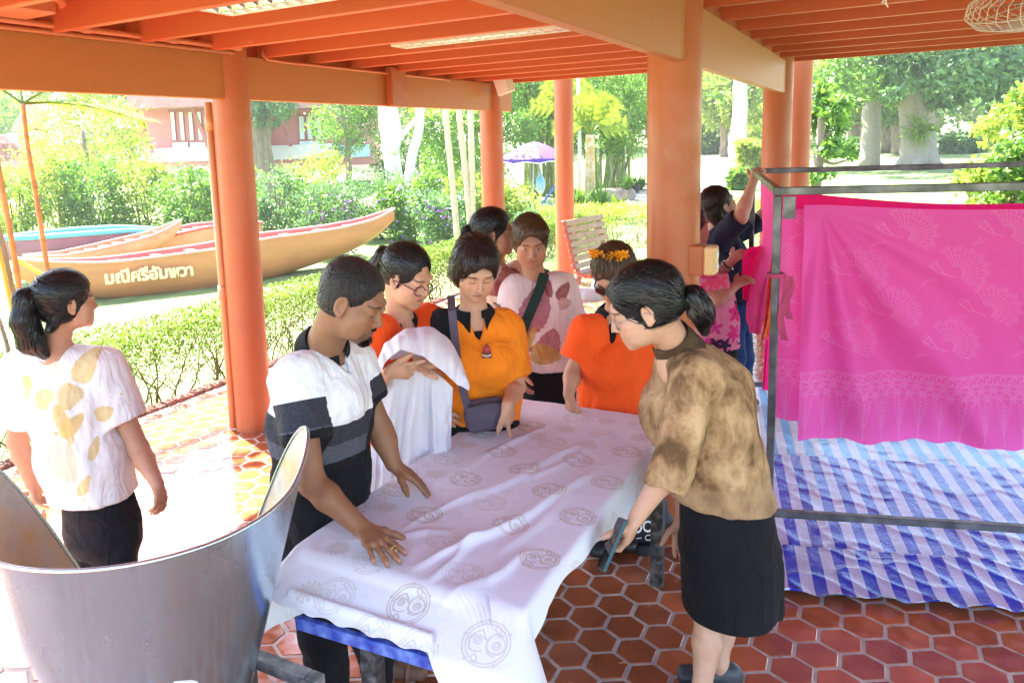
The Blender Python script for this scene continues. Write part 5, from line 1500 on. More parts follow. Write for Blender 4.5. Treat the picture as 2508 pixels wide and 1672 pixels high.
def medallion(R, x, y, r, rot=0.0, val=1.0, st=1.0):
    c, s_ = math.cos(rot), math.sin(rot)
    def W(p): p = np.asarray(p, float) * r; return np.stack([x + c * p[:, 0] - s_ * p[:, 1], y + (s_ * p[:, 0] + c * p[:, 1]) * st], 1)
    th = .0043
    for q in (circ(0, 0, 1.0), circ(0, 0, .86), circ(-.36, .06, .36, .3, 5.2), circ(.40, -.10, .38, 2.2, 7.6), circ(-.34, .18, .16, 0, 6.9), circ(.42, -.14, .17, 0, 6.9), circ(-.33, .2, .07), circ(.43, -.12, .08)):
        R.line(W(q), th, val)
    R.line(W([(-.80, .25), (-.45, .52), (-.12, .62), (-.02, .34), (.05, .05), (-.02, -.2), (.10, -.42)]), th, val)
    R.line(W([(.05, .05), (.2, .28), (.45, .38), (.72, .25)]), th, val)
    R.line(W([(.48, .36), (.38, .60), (.46, .78), (.60, .66), (.62, .45), (.52, .36)]), th, val)
    R.line(W([(-.48, -.38), (-.62, -.48), (-.60, -.72), (-.46, -.76), (-.38, -.58), (-.44, -.40)]), th, val)
    R.line(W([(.02, -.42), (.25, -.56), (.5, -.50), (.74, -.34), (.8, -.2)]), th, val); R.line(W([(-.7, -.2), (-.72, .0), (-.66, .2)]), th, val)
    for a in (.3, 1.4, 2.6, 3.7, 5.0): R.line(W([(math.cos(a) * .97, math.sin(a) * .97), (math.cos(a) * 1.05, math.sin(a) * 1.05)]), th * 1.6, val)
def rosette(R, x, y, r, val=.6, st=1.0, n=12):
    for k in range(n):
        a = 2 * math.pi * k / n; p = [(x + r * q * math.cos(a + o), y + st * r * q * math.sin(a + o)) for q, o in ((.5, -.2), (.95, -.05), (1.0, .15), (.7, .12), (.5, .25))]
        R.line(p, .004, val)
    for q in (.15, .32, .48): R.line([(x + r * q * math.cos(t) * (1 + .15 * math.cos(5 * t + q * 9)), y + st * r * q * math.sin(t) * (1 + .15 * math.cos(5 * t + q * 9))) for t in np.linspace(0, 2 * math.pi, 26)], .004, val)
def image_mat(name, img, rough=.8, bump=.3, bscale=350, trans=0.0, sheen=.05):
    m = bpy.data.materials.new(name); m.use_nodes = True; N = m.node_tree.nodes; L = m.node_tree.links; bs = N['Principled BSDF']
    bs.inputs['Roughness'].default_value = rough; bs.inputs['Specular IOR Level'].default_value = .2; bs.inputs['Sheen Weight'].default_value = sheen
    uv = N.new('ShaderNodeAttribute'); uv.attribute_name = 'cloth_uv'
    ti = N.new('ShaderNodeTexImage'); ti.image = img; ti.extension = 'EXTEND'; L.new(uv.outputs['Vector'], ti.inputs['Vector']); L.new(ti.outputs['Color'], bs.inputs['Base Color'])
    tc = N.new('ShaderNodeTexCoord'); nz = N.new('ShaderNodeTexNoise'); nz.inputs['Scale'].default_value = bscale; L.new(tc.outputs['Object'], nz.inputs['Vector'])
    n2 = N.new('ShaderNodeTexNoise'); n2.inputs['Scale'].default_value = 18; n2.inputs['Detail'].default_value = 3; L.new(tc.outputs['Object'], n2.inputs['Vector'])
    ad = N.new('ShaderNodeMath'); ad.operation = 'MULTIPLY_ADD'; L.new(n2.outputs['Fac'], ad.inputs[0]); ad.inputs[1].default_value = 4.0; L.new(nz.outputs['Fac'], ad.inputs[2])
    bp = N.new('ShaderNodeBump'); bp.inputs['Strength'].default_value = bump; bp.inputs['Distance'].default_value = .0025; L.new(ad.outputs[0], bp.inputs['Height']); L.new(bp.outputs[0], bs.inputs['Normal'])
    if trans:
        tr = N.new('ShaderNodeBsdfTranslucent'); L.new(ti.outputs['Color'], tr.inputs['Color']); ms = N.new('ShaderNodeMixShader'); ms.inputs[0].default_value = trans
        L.new(bs.outputs[0], ms.inputs[1]); L.new(tr.outputs[0], ms.inputs[2]); L.new(ms.outputs[0], N['Material Output'].inputs['Surface'])
    return m

# ------------------------------------------------------------------ cloth on the table
def build_table_cloth():
    U0, U1, V0, V1 = -1.99, -.49, 1.12, 3.62
    R = Raster(1350, 2250, U0, U1, V0, V1)
    for (u, v) in [(1063, 1315), (1240, 1280), (855, 1285), (1020, 1237), (1172, 1205), (1327, 1183), (975, 1180), (1125, 1152), (1262, 1125), (1397, 1105), (915, 1120), (1070, 1098), (1205, 1077), (1328, 1055),
                   (1440, 1035), (1030, 1052), (1152, 1035), (1268, 1015), (1383, 997), (1475, 975), (1108, 992), (1220, 977), (1325, 957)]:
        p = on_z(u, v, .768); medallion(R, p[0], p[1], .059, .35 + .25 * math.sin(u * 3), .62 + .28 * math.sin(v * 1.7))
    for (x, y, r, v) in ((-1.12, 1.700, .062, .75), (-.86, 1.66, .066, .6), (-1.03, 1.575, .06, .5), (-1.18, 1.575, .06, .45), (-1.35, 1.66, .062, .35), (-1.72, 1.95, .058, .3), (-.70, 2.12, .06, .4), (-.69, 2.50, .06, .5), (-.69, 2.82, .06, .5), (-.62, 1.6, .06, .4)):
        medallion(R, x, y, r, .4, v)
    for (u, v) in ((775, 1255), (885, 1162), (1075, 1020), (1000, 1087), (1470, 1003), (1395, 966), (1300, 985), (1235, 1000), (1350, 1022), (700, 1320)):
        p = on_z(u, v, .768); rosette(R, p[0], p[1], .040, .55)
    r5 = np.random.default_rng(1)
    for k in range(520):
        y = r5.uniform(2.0, 3.4); x = -1.575 + r5.uniform(-.02, .07) + .01 * math.sin(y * 9); a = r5.uniform(0, 3.1)
        R.line([(x, y), (x + .009 * math.cos(a), y + .009 * math.sin(a))], .004, r5.uniform(.3, .7))
    img = R.image('table_cloth_print', (.80, .82, .91), (.55, .48, .42))
    nu, nv = 210, 330
    ss, tt = np.meshgrid(np.linspace(0, 1, nu), np.linspace(0, 1, nv) ** 1.0, indexing='ij')
    def v_end(U):
        st = lambda x, a, b: np.clip((x - a) / (b - a), 0, 1)
        base_ = TY0 - .01 - .206 + .004 * np.sin(U * 60)
        return base_ + (1.20 + .04 * np.sin(U * 30) - base_) * (1 - st(U, -1.625, -1.55))  - .30 * st(U, -1.0, -.80) ** 1.3
    def u_end(V):
        return TX1 + np.interp(V, [1.2, 1.6, 1.75, 1.9, 2.05, 2.35, 2.6, 2.9, 3.5], [.30, .26, .13, .07, .085, .115, .155, .185, .21]) + .006 * np.sin(V * 21)
    Vg = V0 + tt * (3.55 - V0); Ug = -1.88 + ss * 1.2
    for _ in range(4):
        ue = u_end(Vg); Ug = -1.88 + .02 * np.sin(Vg * 5) + ss * (ue + 1.88); ve = v_end(Ug); Vg = ve + tt * (3.55 - ve)
    x0, x1, y0, y1 = TX0 - .01, TX1 + .008, TY0 - .01, TY1 + .01
    cx, cy = np.clip(Ug, x0, x1), np.clip(Vg, y0, y1)
    dx, dy = Ug - cx, Vg - cy; L = np.hypot(dx, dy); nx, ny = dx / (L + 1e-9), dy / (L + 1e-9)
    # side hang: rounds the edge and then falls, fluttering a little
    r = .02; ang = np.clip(L / r, 0, math.pi / 2 * .90); ex = np.maximum(L - r * math.pi / 2 * .9, 0)
    out = r * np.sin(ang) + ex * .13; down = r * (1 - np.cos(ang)) + ex * .985
    # near end: first a slack slope down to the blue edge board, then free fall
    near = np.clip(-ny, 0, 1) * (dy < 0); lim = .206
    s1 = np.minimum(L, lim); s2 = np.maximum(L - lim, 0)
    outn = s1 * .905 + .028 * (1 - np.exp(-s2 / .03)) + s2 * .10; dn = s1 * .40 * np.clip(s1 / .06, 0, 1) + s2 * .975
    w = near ** 1.5
    out = out * (1 - w) + outn * w; down = down * (1 - w) + dn * w
    flut = .020 * np.sin((Ug * 3 + Vg * 21) + 2 * vnoise(np.stack([Ug * 3, Vg * 3, 0 * Ug], -1))) * np.clip(ex / .25, 0, 1) * (1 - w)
    X = cx + nx * (out + flut); Y = cy + ny * (out + flut); Z = TZ + .012 - down
    # wrinkles pulled across the top by the hands
    def ridge(p, q, amp, wd, br=0.0):
        p = np.array(p); q = np.array(q); d = q - p; Ld = np.hypot(*d); t = ((Ug - p[0]) * d[0] + (Vg - p[1]) * d[1]) / Ld ** 2; side = ((Ug - p[0]) * -d[1] + (Vg - p[1]) * d[0]) / Ld
        side = side + br * np.sin(np.clip(t, 0, 1) * 3.1) + .010 * np.sin(t * 9 + p[0] * 40)
        return amp * np.exp(-(side / wd) ** 2) * np.clip(t / .15, 0, 1) * np.clip((1 - t) / .3, 0, 1) * (t > 0) * (t < 1)
    Hh = ridge((-1.17, 1.80), (-.92, 2.70), .020, .018, .03) + ridge((-1.10, 1.78), (-1.02, 2.35), .014, .014, -.02) + ridge((-1.28, 2.20), (-1.02, 3.10), .014, .020, .03) + ridge((-1.40, 2.35), (-1.25, 3.2), .010, .018) \
        + ridge((-1.02, 1.70), (-.90, 2.1), .016, .016, .02) + ridge((-1.45, 1.85), (-1.15, 2.1), .008, .02) + ridge((-1.33, 1.95), (-1.05, 2.9), .008, .012, -.03) + ridge((-1.12, 2.5), (-.95, 3.3), .009, .018, .02) + ridge((-.98, 1.95), (-.9, 2.9), .007, .02)
    Hh += .009 * (fbm(np.stack([Ug * 9 + Vg * 3, Vg * 3.2, 0 * Ug + 2], -1), 3) - .4) + .003 * (fbm(np.stack([Ug * 30, Vg * 16, 0 * Ug], -1), 2) - .5)
    top = np.clip(1 - L / .06, 0.15, 1)
    Z = Z + Hh * top; X = X + Hh * nx * (1 - top) * .8; Y = Y + Hh * ny * (1 - top) * .8
    Z += .014 * np.exp(-((Vg - 1.625) / .016) ** 2) * (Ug < -1.0) * (Ug > -1.50)         # bunched roll above the blue edge
    P = np.stack([X, Y, Z], -1).reshape(-1, 3); Q = grid_faces(nu, nv); used = np.ones(len(P), bool); idx = np.arange(len(P))
    uvw = np.stack([(Ug - U0) / (U1 - U0), (Vg - V0) / (V1 - V0), 0 * Ug], -1).reshape(-1, 3)
    c = V3(-1.22, 2.55, .76)
    o = mesh_obj('printed_cloth', P[used] - c, idx[Q], image_mat('printed_white_cloth', img, .85, .35, trans=.10), None, True, attrs={'cloth_uv': uvw[used]})
    o.location = c
    tag(o, 'white cloth printed with round emblems spread over the long table', 'cloth')
build_table_cloth()

# ------------------------------------------------------------------ white cloth carried over the arm
def build_carried_cloth():
    D0 = 3.02
    def curve(pts, n):
        pts = np.array([at(*p) for p in pts]); t = np.linspace(0, 1, len(pts)); q = np.stack([np.interp(np.linspace(0, 1, n), t, pts[:, k]) for k in range(3)], 1)
        for _ in range(10): q[1:-1] = (q[:-2] + 2 * q[1:-1] + q[2:]) / 4
        return q
    n = 120
    T_ = curve([(866, 838, D0 + .02), (884, 788, D0 + .03), (925, 757, D0 + .05), (985, 746, D0 + .06), (1032, 776, D0 + .04), (1062, 832, D0), (1079, 890, D0 - .05)], n)      # ridge over the arm
    E_ = curve([(870, 868, D0 - .06), (886, 828, D0 - .09), (922, 802, D0 - .11), (972, 818, D0 - .12), (1016, 852, D0 - .11), (1052, 884, D0 - .09), (1078, 896, D0 - .06)], n)    # free lower edge of the front flap
    K_ = curve([(866, 860, D0 + .10), (884, 830, D0 + .12), (925, 820, D0 + .13), (985, 825, D0 + .14), (1028, 850, D0 + .12), (1052, 880, D0 + .08), (1074, 896, D0 + .0)], n)      # behind the arm
    S_ = curve([(866, 866, D0 + .03), (885, 845, D0 + .04), (915, 838, D0 + .04), (955, 840, D0 + .04), (990, 850, D0 + .05), (1020, 870, D0 + .05), (1040, 890, D0 + .03)], n)      # hanging sheet, top
    B_ = curve([(838, 1215, D0 + .02), (868, 1210, D0 - .02), (905, 1200, D0 + .02), (945, 1180, D0 - .02), (985, 1150, D0 + .03), (1018, 1090, D0 + .02), (1036, 1020, D0 + .03)], n)
    th_ = np.linspace(0, 1, n)
    grids = []
    m1 = 44; G = np.zeros((m1, n, 3))
    for i, s_ in enumerate(np.linspace(0, 1, m1)):
        if s_ < .5: a = s_ * 2; q = K_ * (1 - a) + T_ * a; q = q + np.outer(np.full(n, .030 * math.sin(a * math.pi)), UP)
        else: a = (s_ - .5) * 2; q = T_ * (1 - a) + E_ * a; q = q + np.outer(np.full(n, .034 * math.sin(a * math.pi)), -HF * .8 + UP * .6)
        w = np.sin(s_ * math.pi) * .4 + .6 * s_
        q = q + np.outer(w * (.009 * np.sin(th_ * 31 + 4 * s_ + 3 * vnoise(np.stack([th_ * 5, 0 * th_ + s_ * 2, 0 * th_], -1))) + .006 * np.sin(th_ * 67 - 7 * s_)), -HF + .5 * UP)
        G[i] = q
    grids.append(G)
    m2 = 80; G = np.zeros((m2, n, 3))
    for i, s_ in enumerate(np.linspace(0, 1, m2)):
        q = S_ * (1 - s_) + B_ * s_
        a = np.clip(s_ * 3, 0, 1); wv = 2.4 * vnoise(np.stack([th_ * 4, 0 * th_ + s_ * 1.6, 0 * th_ + 3], -1))
        q = q + np.outer(a * (.020 * np.sin(th_ * 22 + wv * 2 + s_) + .010 * np.sin(th_ * 49 + wv * 3 - 2 * s_)) + .010 * np.sin((th_ * 1.6 + s_ * 2.4) * 9) * (1 - s_) * s_ * 2, -HF)
        G[i] = q
    grids.append(G)
    P = np.concatenate([g.reshape(-1, 3) for g in grids]); Q = np.concatenate([grid_faces(m1, n), grid_faces(m2, n) + m1 * n]); N = vnormals(P, Q)
    c = at(945, 900, D0)
    m = cloth_mat('plain_white_cloth', None, var=.03, trans=.18, crease=(16, .006))
    o = mesh_obj('draped_cloth', P - c, Q, m, None, True, cols=np.tile(np.array((.80, .81, .88)), (len(P), 1))); o.location = c
    tag(o, 'crumpled white cloth hanging from the arm of the person with round glasses', 'cloth')
build_carried_cloth()

# ------------------------------------------------------------------ shoulder bag
M['bag'] = mat('grey_purple_canvas', (.10, .078, .115), .8, var=.15, vscale=30, bump=.5, bscale=300)
c = at(1112, 952, 3.20)
bag = empty('shoulder_bag', c, 'grey purple canvas shoulder bag hanging in front of the amber orange polo', 'bag')
P, Q = surface([ecap(at(1085, 945, 3.21), at(1145, 935, 3.20), (.050, .030), (.048, .028), -HF, .02), ecap(at(1086, 965, 3.21), at(1148, 955, 3.20), (.055, .034), (.052, .032), -HF, .03)], .006)
mesh_obj('pouch', P - c, Q, M['bag'], bag, True)
b = MB(); sp_ = [at(1036, 690, 3.40) + UP * .02, at(1038, 712, 3.235), at(1044, 770, 3.20), at(1052, 840, 3.20), at(1066, 905, 3.195), at(1078, 950, 3.195)]
for i in range(len(sp_) - 1): b.bar(sp_[i], sp_[i + 1] + (sp_[i + 1] - sp_[i]) * .05, .034, .004, up=-HF)
b.build('strap', M['bag'], bag).location = -Vector(c)
b = MB(); b.tube([at(1076, 935, 3.17), at(1112, 925, 3.15), at(1148, 922, 3.165)], .004, 6); b.build('zip', M['black'], bag, True).location = -Vector(c)

# ------------------------------------------------------------------ phone
M['teal'] = mat('teal_phone_case', (.012, .085, .10), .4, var=.1)
M['screen'] = mat('dark_phone_glass', (.03, .032, .036), .06, var=.0)
pa, pb = at(1432, 1190, 2.37), at(1380, 1310, 2.31)
ax = nrm(pb - pa); n_ = nrm(dirv(-.95, -.08, .12)); n_ = nrm(n_ - ax * (n_ @ ax)); sd = np.cross(ax, n_)
ph = empty('phone', (pa + pb) / 2, 'phone in a teal case held edge-on at the table cloth', 'phone')
b = MB(); b.box((0, 0, 0), (np.linalg.norm(pb - pa), .074, .0095), np.stack([ax, sd, n_], 1), bev=.004); b.build('case', M['teal'], ph)
b = MB(); b.box(n_ * .0052, (np.linalg.norm(pb - pa) - .01, .066, .001), np.stack([ax, sd, n_], 1)); b.build('screen', M['screen'], ph)

# ------------------------------------------------------------------ scooped steel drum
def galv():
    m = mat('galvanised_sheet', (.50, .62, .68), .22, metal=.88, var=.08, vscale=4, bump=.025, bscale=9, bdist=.004, rvar=.09, stretch=(1, 1, .35))
    add_specks(m, 95, .69, (.85, .86, .86), .03, .6); add_specks(m, 5, .60, (.74, .74, .72), .15, .4, (1, 1, .5), 6)
    return m
M['galv'] = galv()
M['galv_in'] = mat('stained_inner_sheet', (.60, .57, .48), .55, metal=.30, var=.2, vscale=9, col2=(.50, .36, .17), bump=.3, bscale=40, rvar=.15)
def build_drum():
    ax_, ay_ = -1.715, 1.335
    d = empty('steel_drum', (ax_, ay_, 0), 'big galvanised cone shaped drum with a scooped rim in the left foreground', 'drum')
    th = np.radians([-180, -170, -161, -150, -135, -110, -85, -60, -35, -14, 4, 19, 30, 40, 50, 58, 65, 70, 75, 80, 88, 95, 165, 172, 180])
    zt = np.array([.80, .99, 1.13, 1.26, 1.24, 1.14, 1.112, 1.112, 1.112, 1.112, 1.118, 1.13, 1.165, 1.20, 1.215, 1.185, 1.115, 1.03, .94, .84, .70, .64, .62, .68, .80])
    n, k = 160, 26
    t = np.linspace(-math.pi, math.pi, n + 1)
    top = np.interp(t, th, zt); kern = np.array([1, 2, 3, 2, 1]) / 9
    tp = np.convolve(np.concatenate([top[-4:-1], top, top[1:4]]), kern, 'same')[3:-3]
    def Rz(z): return .250 + (z - .5) * .282
    for nm, off, m in (('shell', 0.0, M['galv']), ('inner_shell', -.004, M['galv_in'])):
        G = np.zeros((n + 1, k, 3))
        for i in range(n + 1):
            z = np.linspace(.47, tp[i], k); r = Rz(z) + off + .0015 * np.sin(3 * t[i] + z * 5)
            G[i, :, 0] = r * np.cos(t[i]); G[i, :, 1] = r * np.sin(t[i]); G[i, :, 2] = z
        b = MB(); b.grid(G if off == 0 else G[:, ::-1]); b.build(nm, m, d, True)
    b = MB(); b.tube([((Rz(z) - .002) * math.cos(a), (Rz(z) - .002) * math.sin(a), z) for a, z in zip(t, tp)], .0062, 8, False); b.build('rim_bead', M['galv'], d, True)
    b = MB(); b.lathe([(.262, .30), (.262, .53), (.254, .545), (.246, .53), (.246, .30)], n=64); b.build('base_ring', M['steel'], d, auto=40)
    M['chalk'] = mat('pale_scuff', (.62, .64, .66), .8, var=.05)
    g = np.zeros((9, 7, 3))
    for i in range(9):
        for j in range(7):
            a = math.radians(-29 + (i - 4) * 1.9 * math.sqrt(max(0, 1 - ((j - 3) / 3.4) ** 2))); z = .70 + (j - 3) * .012 - (i - 4) * .002
            r = Rz(z) + .0022; g[i, j] = (r * math.cos(a), r * math.sin(a), z)
    b = MB(); b.grid(g); b.build('scuff_mark', M['chalk'], d, True)
    # square stand
    for sx, sy in ((-1, -1), (1, -1), (1, 1), (-1, 1)):
        b = MB(); b.box((.30 * sx, .30 * sy, .23), (.045, .045, .46), bev=.003); b.build('stand_leg', M['stand'], d)
    for (a, c_) in (((-.30, -.30), (.30, -.30)), ((.30, -.30), (.30, .30)), ((.30, .30), (-.30, .30)), ((-.30, .30), (-.30, -.30))):
        b = MB(); dd = nrm(np.array([c_[0] - a[0], c_[1] - a[1], 0])); b.bar(V3(*a, .44) + dd * .025, V3(*c_, .44) - dd * .025, .045, .04, bev=.003); b.build('stand_rail', M['stand'], d)
    d.rotation_euler = (0, 0, 0)
M['stand'] = mat('scratched_grey_stand', (.32, .31, .30), .5, metal=.4, var=.3, vscale=18, col2=(.5, .48, .46))
build_drum()

# wooden roller lying behind the drum
M['log'] = mat('peeled_wood', (.42, .20, .085), .6, var=.3, vscale=8, stretch=(1, 1, .2), bump=.3)
c = on_z(100, 1192, .06)
b = MB(); b.tube([(0, 0, 0), -HR * .1 - HF * .02, -HR * .5 - HF * .12], [.055, .058, .06], 18)
o = b.build('wooden_roller', M['log'], None, auto=40); o.location = c; tag(o, 'short peeled wooden log lying on the floor beyond the drum', 'log')

# ------------------------------------------------------------------ metal frame with pink cloth
FA = V3(-.44, 3.88, 0); e1 = nrm(V3(.955, .297, 0)); e2 = nrm(V3(-.19, .982, 0)); FZ = 1.735
FL_, FD_ = 2.9, 2.10
M['bar'] = mat('grey_steel_bar', (.10, .10, .105), .4, metal=.5, var=.3, vscale=10, rvar=.1, col2=(.17, .17, .18))
fr = empty('metal_frame', FA, 'tall grey steel tube frame hung with pink dyed cloth', 'frame')
def fbar(a, c_, name='bar', w=.034):
    b = MB(); b.bar(a, c_, w, w, bev=.003); o = b.build(name, M['bar'], fr); return o
for s1 in (0, 1):
    for s2 in (0, 1):
        p = e1 * FL_ * s1 + e2 * FD_ * s2; fbar(p + UP * .0, p + UP * (FZ - .021), 'post')
for s2 in (0, 1):
    fbar(e2 * FD_ * s2 + UP * FZ - e1 * .02, e2 * FD_ * s2 + e1 * FL_ + UP * FZ + e1 * .02, 'top_rail', .036)
    fbar(e2 * FD_ * s2 + UP * .185 + e1 * .022, e2 * FD_ * s2 + e1 * (FL_ - .022) + UP * .185, 'bottom_rail')
for s1 in (0, 1):
    fbar(e1 * FL_ * s1 + UP * FZ + e2 * .022, e1 * FL_ * s1 + e2 * (FD_ - .022) + UP * FZ, 'side_rail')
fbar(e2 * .022 + UP * .165, e2 * (FD_ - .022) + UP * .165, 'side_rail')
b = MB(); b.box(e1 * .05 + UP * (FZ - .075), (.05, .035, .10)); b.build('clamp', M['bar'], fr)
def on_pl(u, v, p, n):
    r = ray(u, v); return CAM + r * (((p - CAM) @ n) / (r @ n))

def pink_raster():
    R = Raster(1700, 1500, 0, 1.7, 0, 1.5)     # metres, origin bottom left
    rr = np.random.default_rng(12)
    def plume(x, y, s, fl=1):
        for k in range(15):
            a = -.9 + 2.6 * k / 14; p = [(x + fl * s * q * math.cos(a + .25 * q), y + s * q * .8 * math.sin(a + .25 * q) + .02) for q in np.linspace(.25, .95 + .1 * (k % 2), 6)]
            R.line(p, .004, .55); R.line(circ(p[-1][0], p[-1][1], .010 * s / .14, n=8), .004, .5)
        for q in (.3, .5, .72): R.line([(x + fl * s * q * math.cos(a), y + s * q * .8 * math.sin(a) + .02) for a in np.linspace(-.9, 1.9, 16)], .003, .45)
        R.line([(x, y), (x - fl * s * .5, y + .02), (x - fl * s * .75, y + s * .35), (x - fl * s * .6, y + s * .5), (x - fl * s * .45, y + s * .3), (x - fl * s * .3, y + s * .1)], .005, .6)
        R.line([(x - fl * s * .5, y - .01), (x - fl * s * .95, y - s * .3), (x - fl * s * .7, y - s * .05)], .004, .55); R.line(circ(x - fl * s * .66, y + s * .42, .02 * s / .14, n=10), .004, .5)
    for j, (y, off) in enumerate(((.46, .20), (.62, .34), (.80, .18), (.98, .36))):
        for k in range(5): plume(off + .42 * k + .02 * j, y, .135)
    for x in np.arange(.0, 1.7, .045):       # border of S scrolls
        R.line(circ(x + .014, .318, .011, 0, 4.2, 8), .005, .7); R.line(circ(x + .030, .306, .011, 3.1, 7.4, 8), .005, .7)
    for y in (.290, .296, .334, .340): R.line([(0, y), (1.7, y)], .004, .6)
    for x in np.arange(.0, 1.7, .052):       # lattice of rosettes, then hanging pendants
        for y in (.268, .232): rosette(R, x + (.026 if y < .25 else 0), y, .024, .5, n=6)
    for x in np.arange(.03, 1.7, .085):
        for k in range(7):
            y = .200 - k * .020; w = .034 * (1 - k / 8.5)
            R.line([(x, y - .012), (x - w * .6, y - .002), (x - w, y + .010)], .0035, .62); R.line([(x, y - .012), (x + w * .6, y - .002), (x + w, y + .010)], .0035, .62)
        R.line([(x, .21), (x, .01)], .004, .6)
    return R
R_ = pink_raster()
img_pink = R_.image('pink_cloth_print', (.88, .14, .54), (.90, .36, .67))
M['pink_print'] = image_mat('pink_printed_cotton', img_pink, .7, .25, trans=.45, sheen=.1)
M['hot_pink'] = cloth_mat('hot_pink_cotton', (.85, .015, .20), var=.05, trans=.4)
M['soft_pink'] = cloth_mat('soft_pink_cotton', (.85, .10, .38), var=.05, trans=.35)
M['red_fringe'] = cloth_mat('red_fringe', (.55, .006, .07), var=.1)
M['orange_sheet'] = cloth_mat('orange_cotton', (.75, .20, .02), var=.05, trans=.3)

def sheet(name, label, p0, u_rng, z_rng, m, fold, nu=140, nv=150, uv=None, group=None):
    """a hanging cloth: p0 + e1*u + e2*fold + UP*z; z_rng(u) -> (bottom, top)"""
    ug = np.linspace(u_rng[0], u_rng[1], nu); t = np.linspace(0, 1, nv)
    U, T_ = np.meshgrid(ug, t, indexing='ij'); lo, hi = z_rng(U); Zz = lo + (hi - lo) * T_
    dpt = fold(U, Zz)
    P = p0 + U[..., None] * e1 + dpt[..., None] * e2 + Zz[..., None] * UP
    o = mesh_obj(name, P.reshape(-1, 3) - p0, grid_faces(nu, nv), m, None, True, attrs=None if uv is None else {'cloth_uv': uv(U, Zz).reshape(-1, 3)})
    o.location = p0; tag(o, label, 'cloth', group); return o
PP = FA + e2 * .14
aL = on_pl(1832, 1008, PP, e2); aR = on_pl(2352, 1046, PP, e2); sL, sR = (aL - PP) @ e1, (aR - PP) @ e1
hook = on_pl(1893, 482, PP, e2); hs, hz = (hook - PP) @ e1, hook[2]
def fold_main(U, Z):
    du, dz = U - hs, hz - Z; a = np.arctan2(du, np.maximum(dz, .02)); rr = np.hypot(du, dz)
    f = .050 * np.sin(a * 17 + 1.3 * np.sin(a * 5)) * np.clip(rr / .5, 0, 1) * np.exp(-((a - .45) / .55) ** 2)
    f += .034 * np.sin((U * .8 + Z * .55) * 26 + 2 * vnoise(np.stack([U * 3, Z * 3, 0 * U], -1)) * 2) * np.clip((U - hs - .25) / .5, 0, 1) * np.clip((1.45 - Z) / .6, 0, 1) * .7
    f += .050 * (fbm(np.stack([U * 3.2, Z * 2.4, 0 * U + 4], -1), 3) - .5) + .010 * (fbm(np.stack([U * 13 + Z * 9, Z * 6 - U * 4, 0 * U], -1), 2) - .5)
    f += .05 * np.clip((Z - 1.45) / .25, 0, 1) ** 2
    return f
slope = (aR[2] - aL[2]) / (sR - sL)
sheet('pink_cloth', 'wide pink printed cloth hanging across the front of the metal frame', PP, (sL, sR + .7), lambda U: (aL[2] + slope * (U - sL) + .006 * np.sin(U * 40), 1.655 - .035 * np.sin(np.clip((U - hs) / 1.6, 0, 1) * 3.1)), M['pink_print'], fold_main, 220, 220,
      lambda U, Z: np.stack([(U - sL) / 1.7, (Z - aL[2] - slope * (U - sL)) / 1.5, 0 * U], -1))
# sheet thrown over the top rail behind it, sagging
PB = FA + e2 * .34
sheet('pink_cloth', 'bright pink cloth slung behind the wide sheet, sagging below the top rail', PB, (.03, 2.6), lambda U: (.62 + 0 * U, 1.715 - .085 * np.sin(np.clip((U - .05) / 1.9, 0, 1) * 3.14)), M['hot_pink'],
      lambda U, Z: .03 * np.sin(U * 15) * np.clip((1.7 - Z) / .6, 0, 1) + .05 * (fbm(np.stack([U * 4, Z * 2, 0 * U], -1)) - .5), 120, 90)
bL = on_pl(1782, 962, FA + e2 * .24, e2)
PC = FA + e2 * .24
sheet('pink_cloth', 'narrow darker pink printed cloth beside the front left post of the frame', PC, ((bL - PC) @ e1, .34), lambda U: (bL[2] - .02 * U, 1.63 + 0 * U), M['pink_print'],
      lambda U, Z: .018 * np.sin(U * 34 + Z * 1.5) + .02 * (fbm(np.stack([U * 6, Z * 2, 0 * U], -1)) - .5), 60, 120, lambda U, Z: np.stack([.62 + U / 1.7, (Z - bL[2]) / 1.5 + .02, 0 * U], -1))
# string of white motifs on the slung edge
# knotted tie on the post
b = MB(); q = FA + UP * on_pl(1772, 632, FA, HF)[2]
b.tube([q + .034 * (math.cos(t) * e1 + math.sin(t) * e2) for t in np.linspace(0, 2 * math.pi, 17)], .012, 8, False)
for (dx, l) in ((.035, .30), (.055, .20)):
    G = np.zeros((10, 3, 3))
    for i in range(10):
        for j in range(3): G[i, j] = q + e1 * (dx + (j - 1) * .016 + .01 * math.sin(i * .8)) - e2 * .03 - UP * (l * i / 9) + e2 * .01 * math.sin(i + j)
    b.grid(G)
M['dusty_pink'] = cloth_mat('dusty_pink_tape', (.45, .06, .14), var=.15)
o = b.build('cloth_tie', M['dusty_pink'], None, True); tag(o, 'dusty pink cloth strip knotted round the front left post', 'cloth strip')

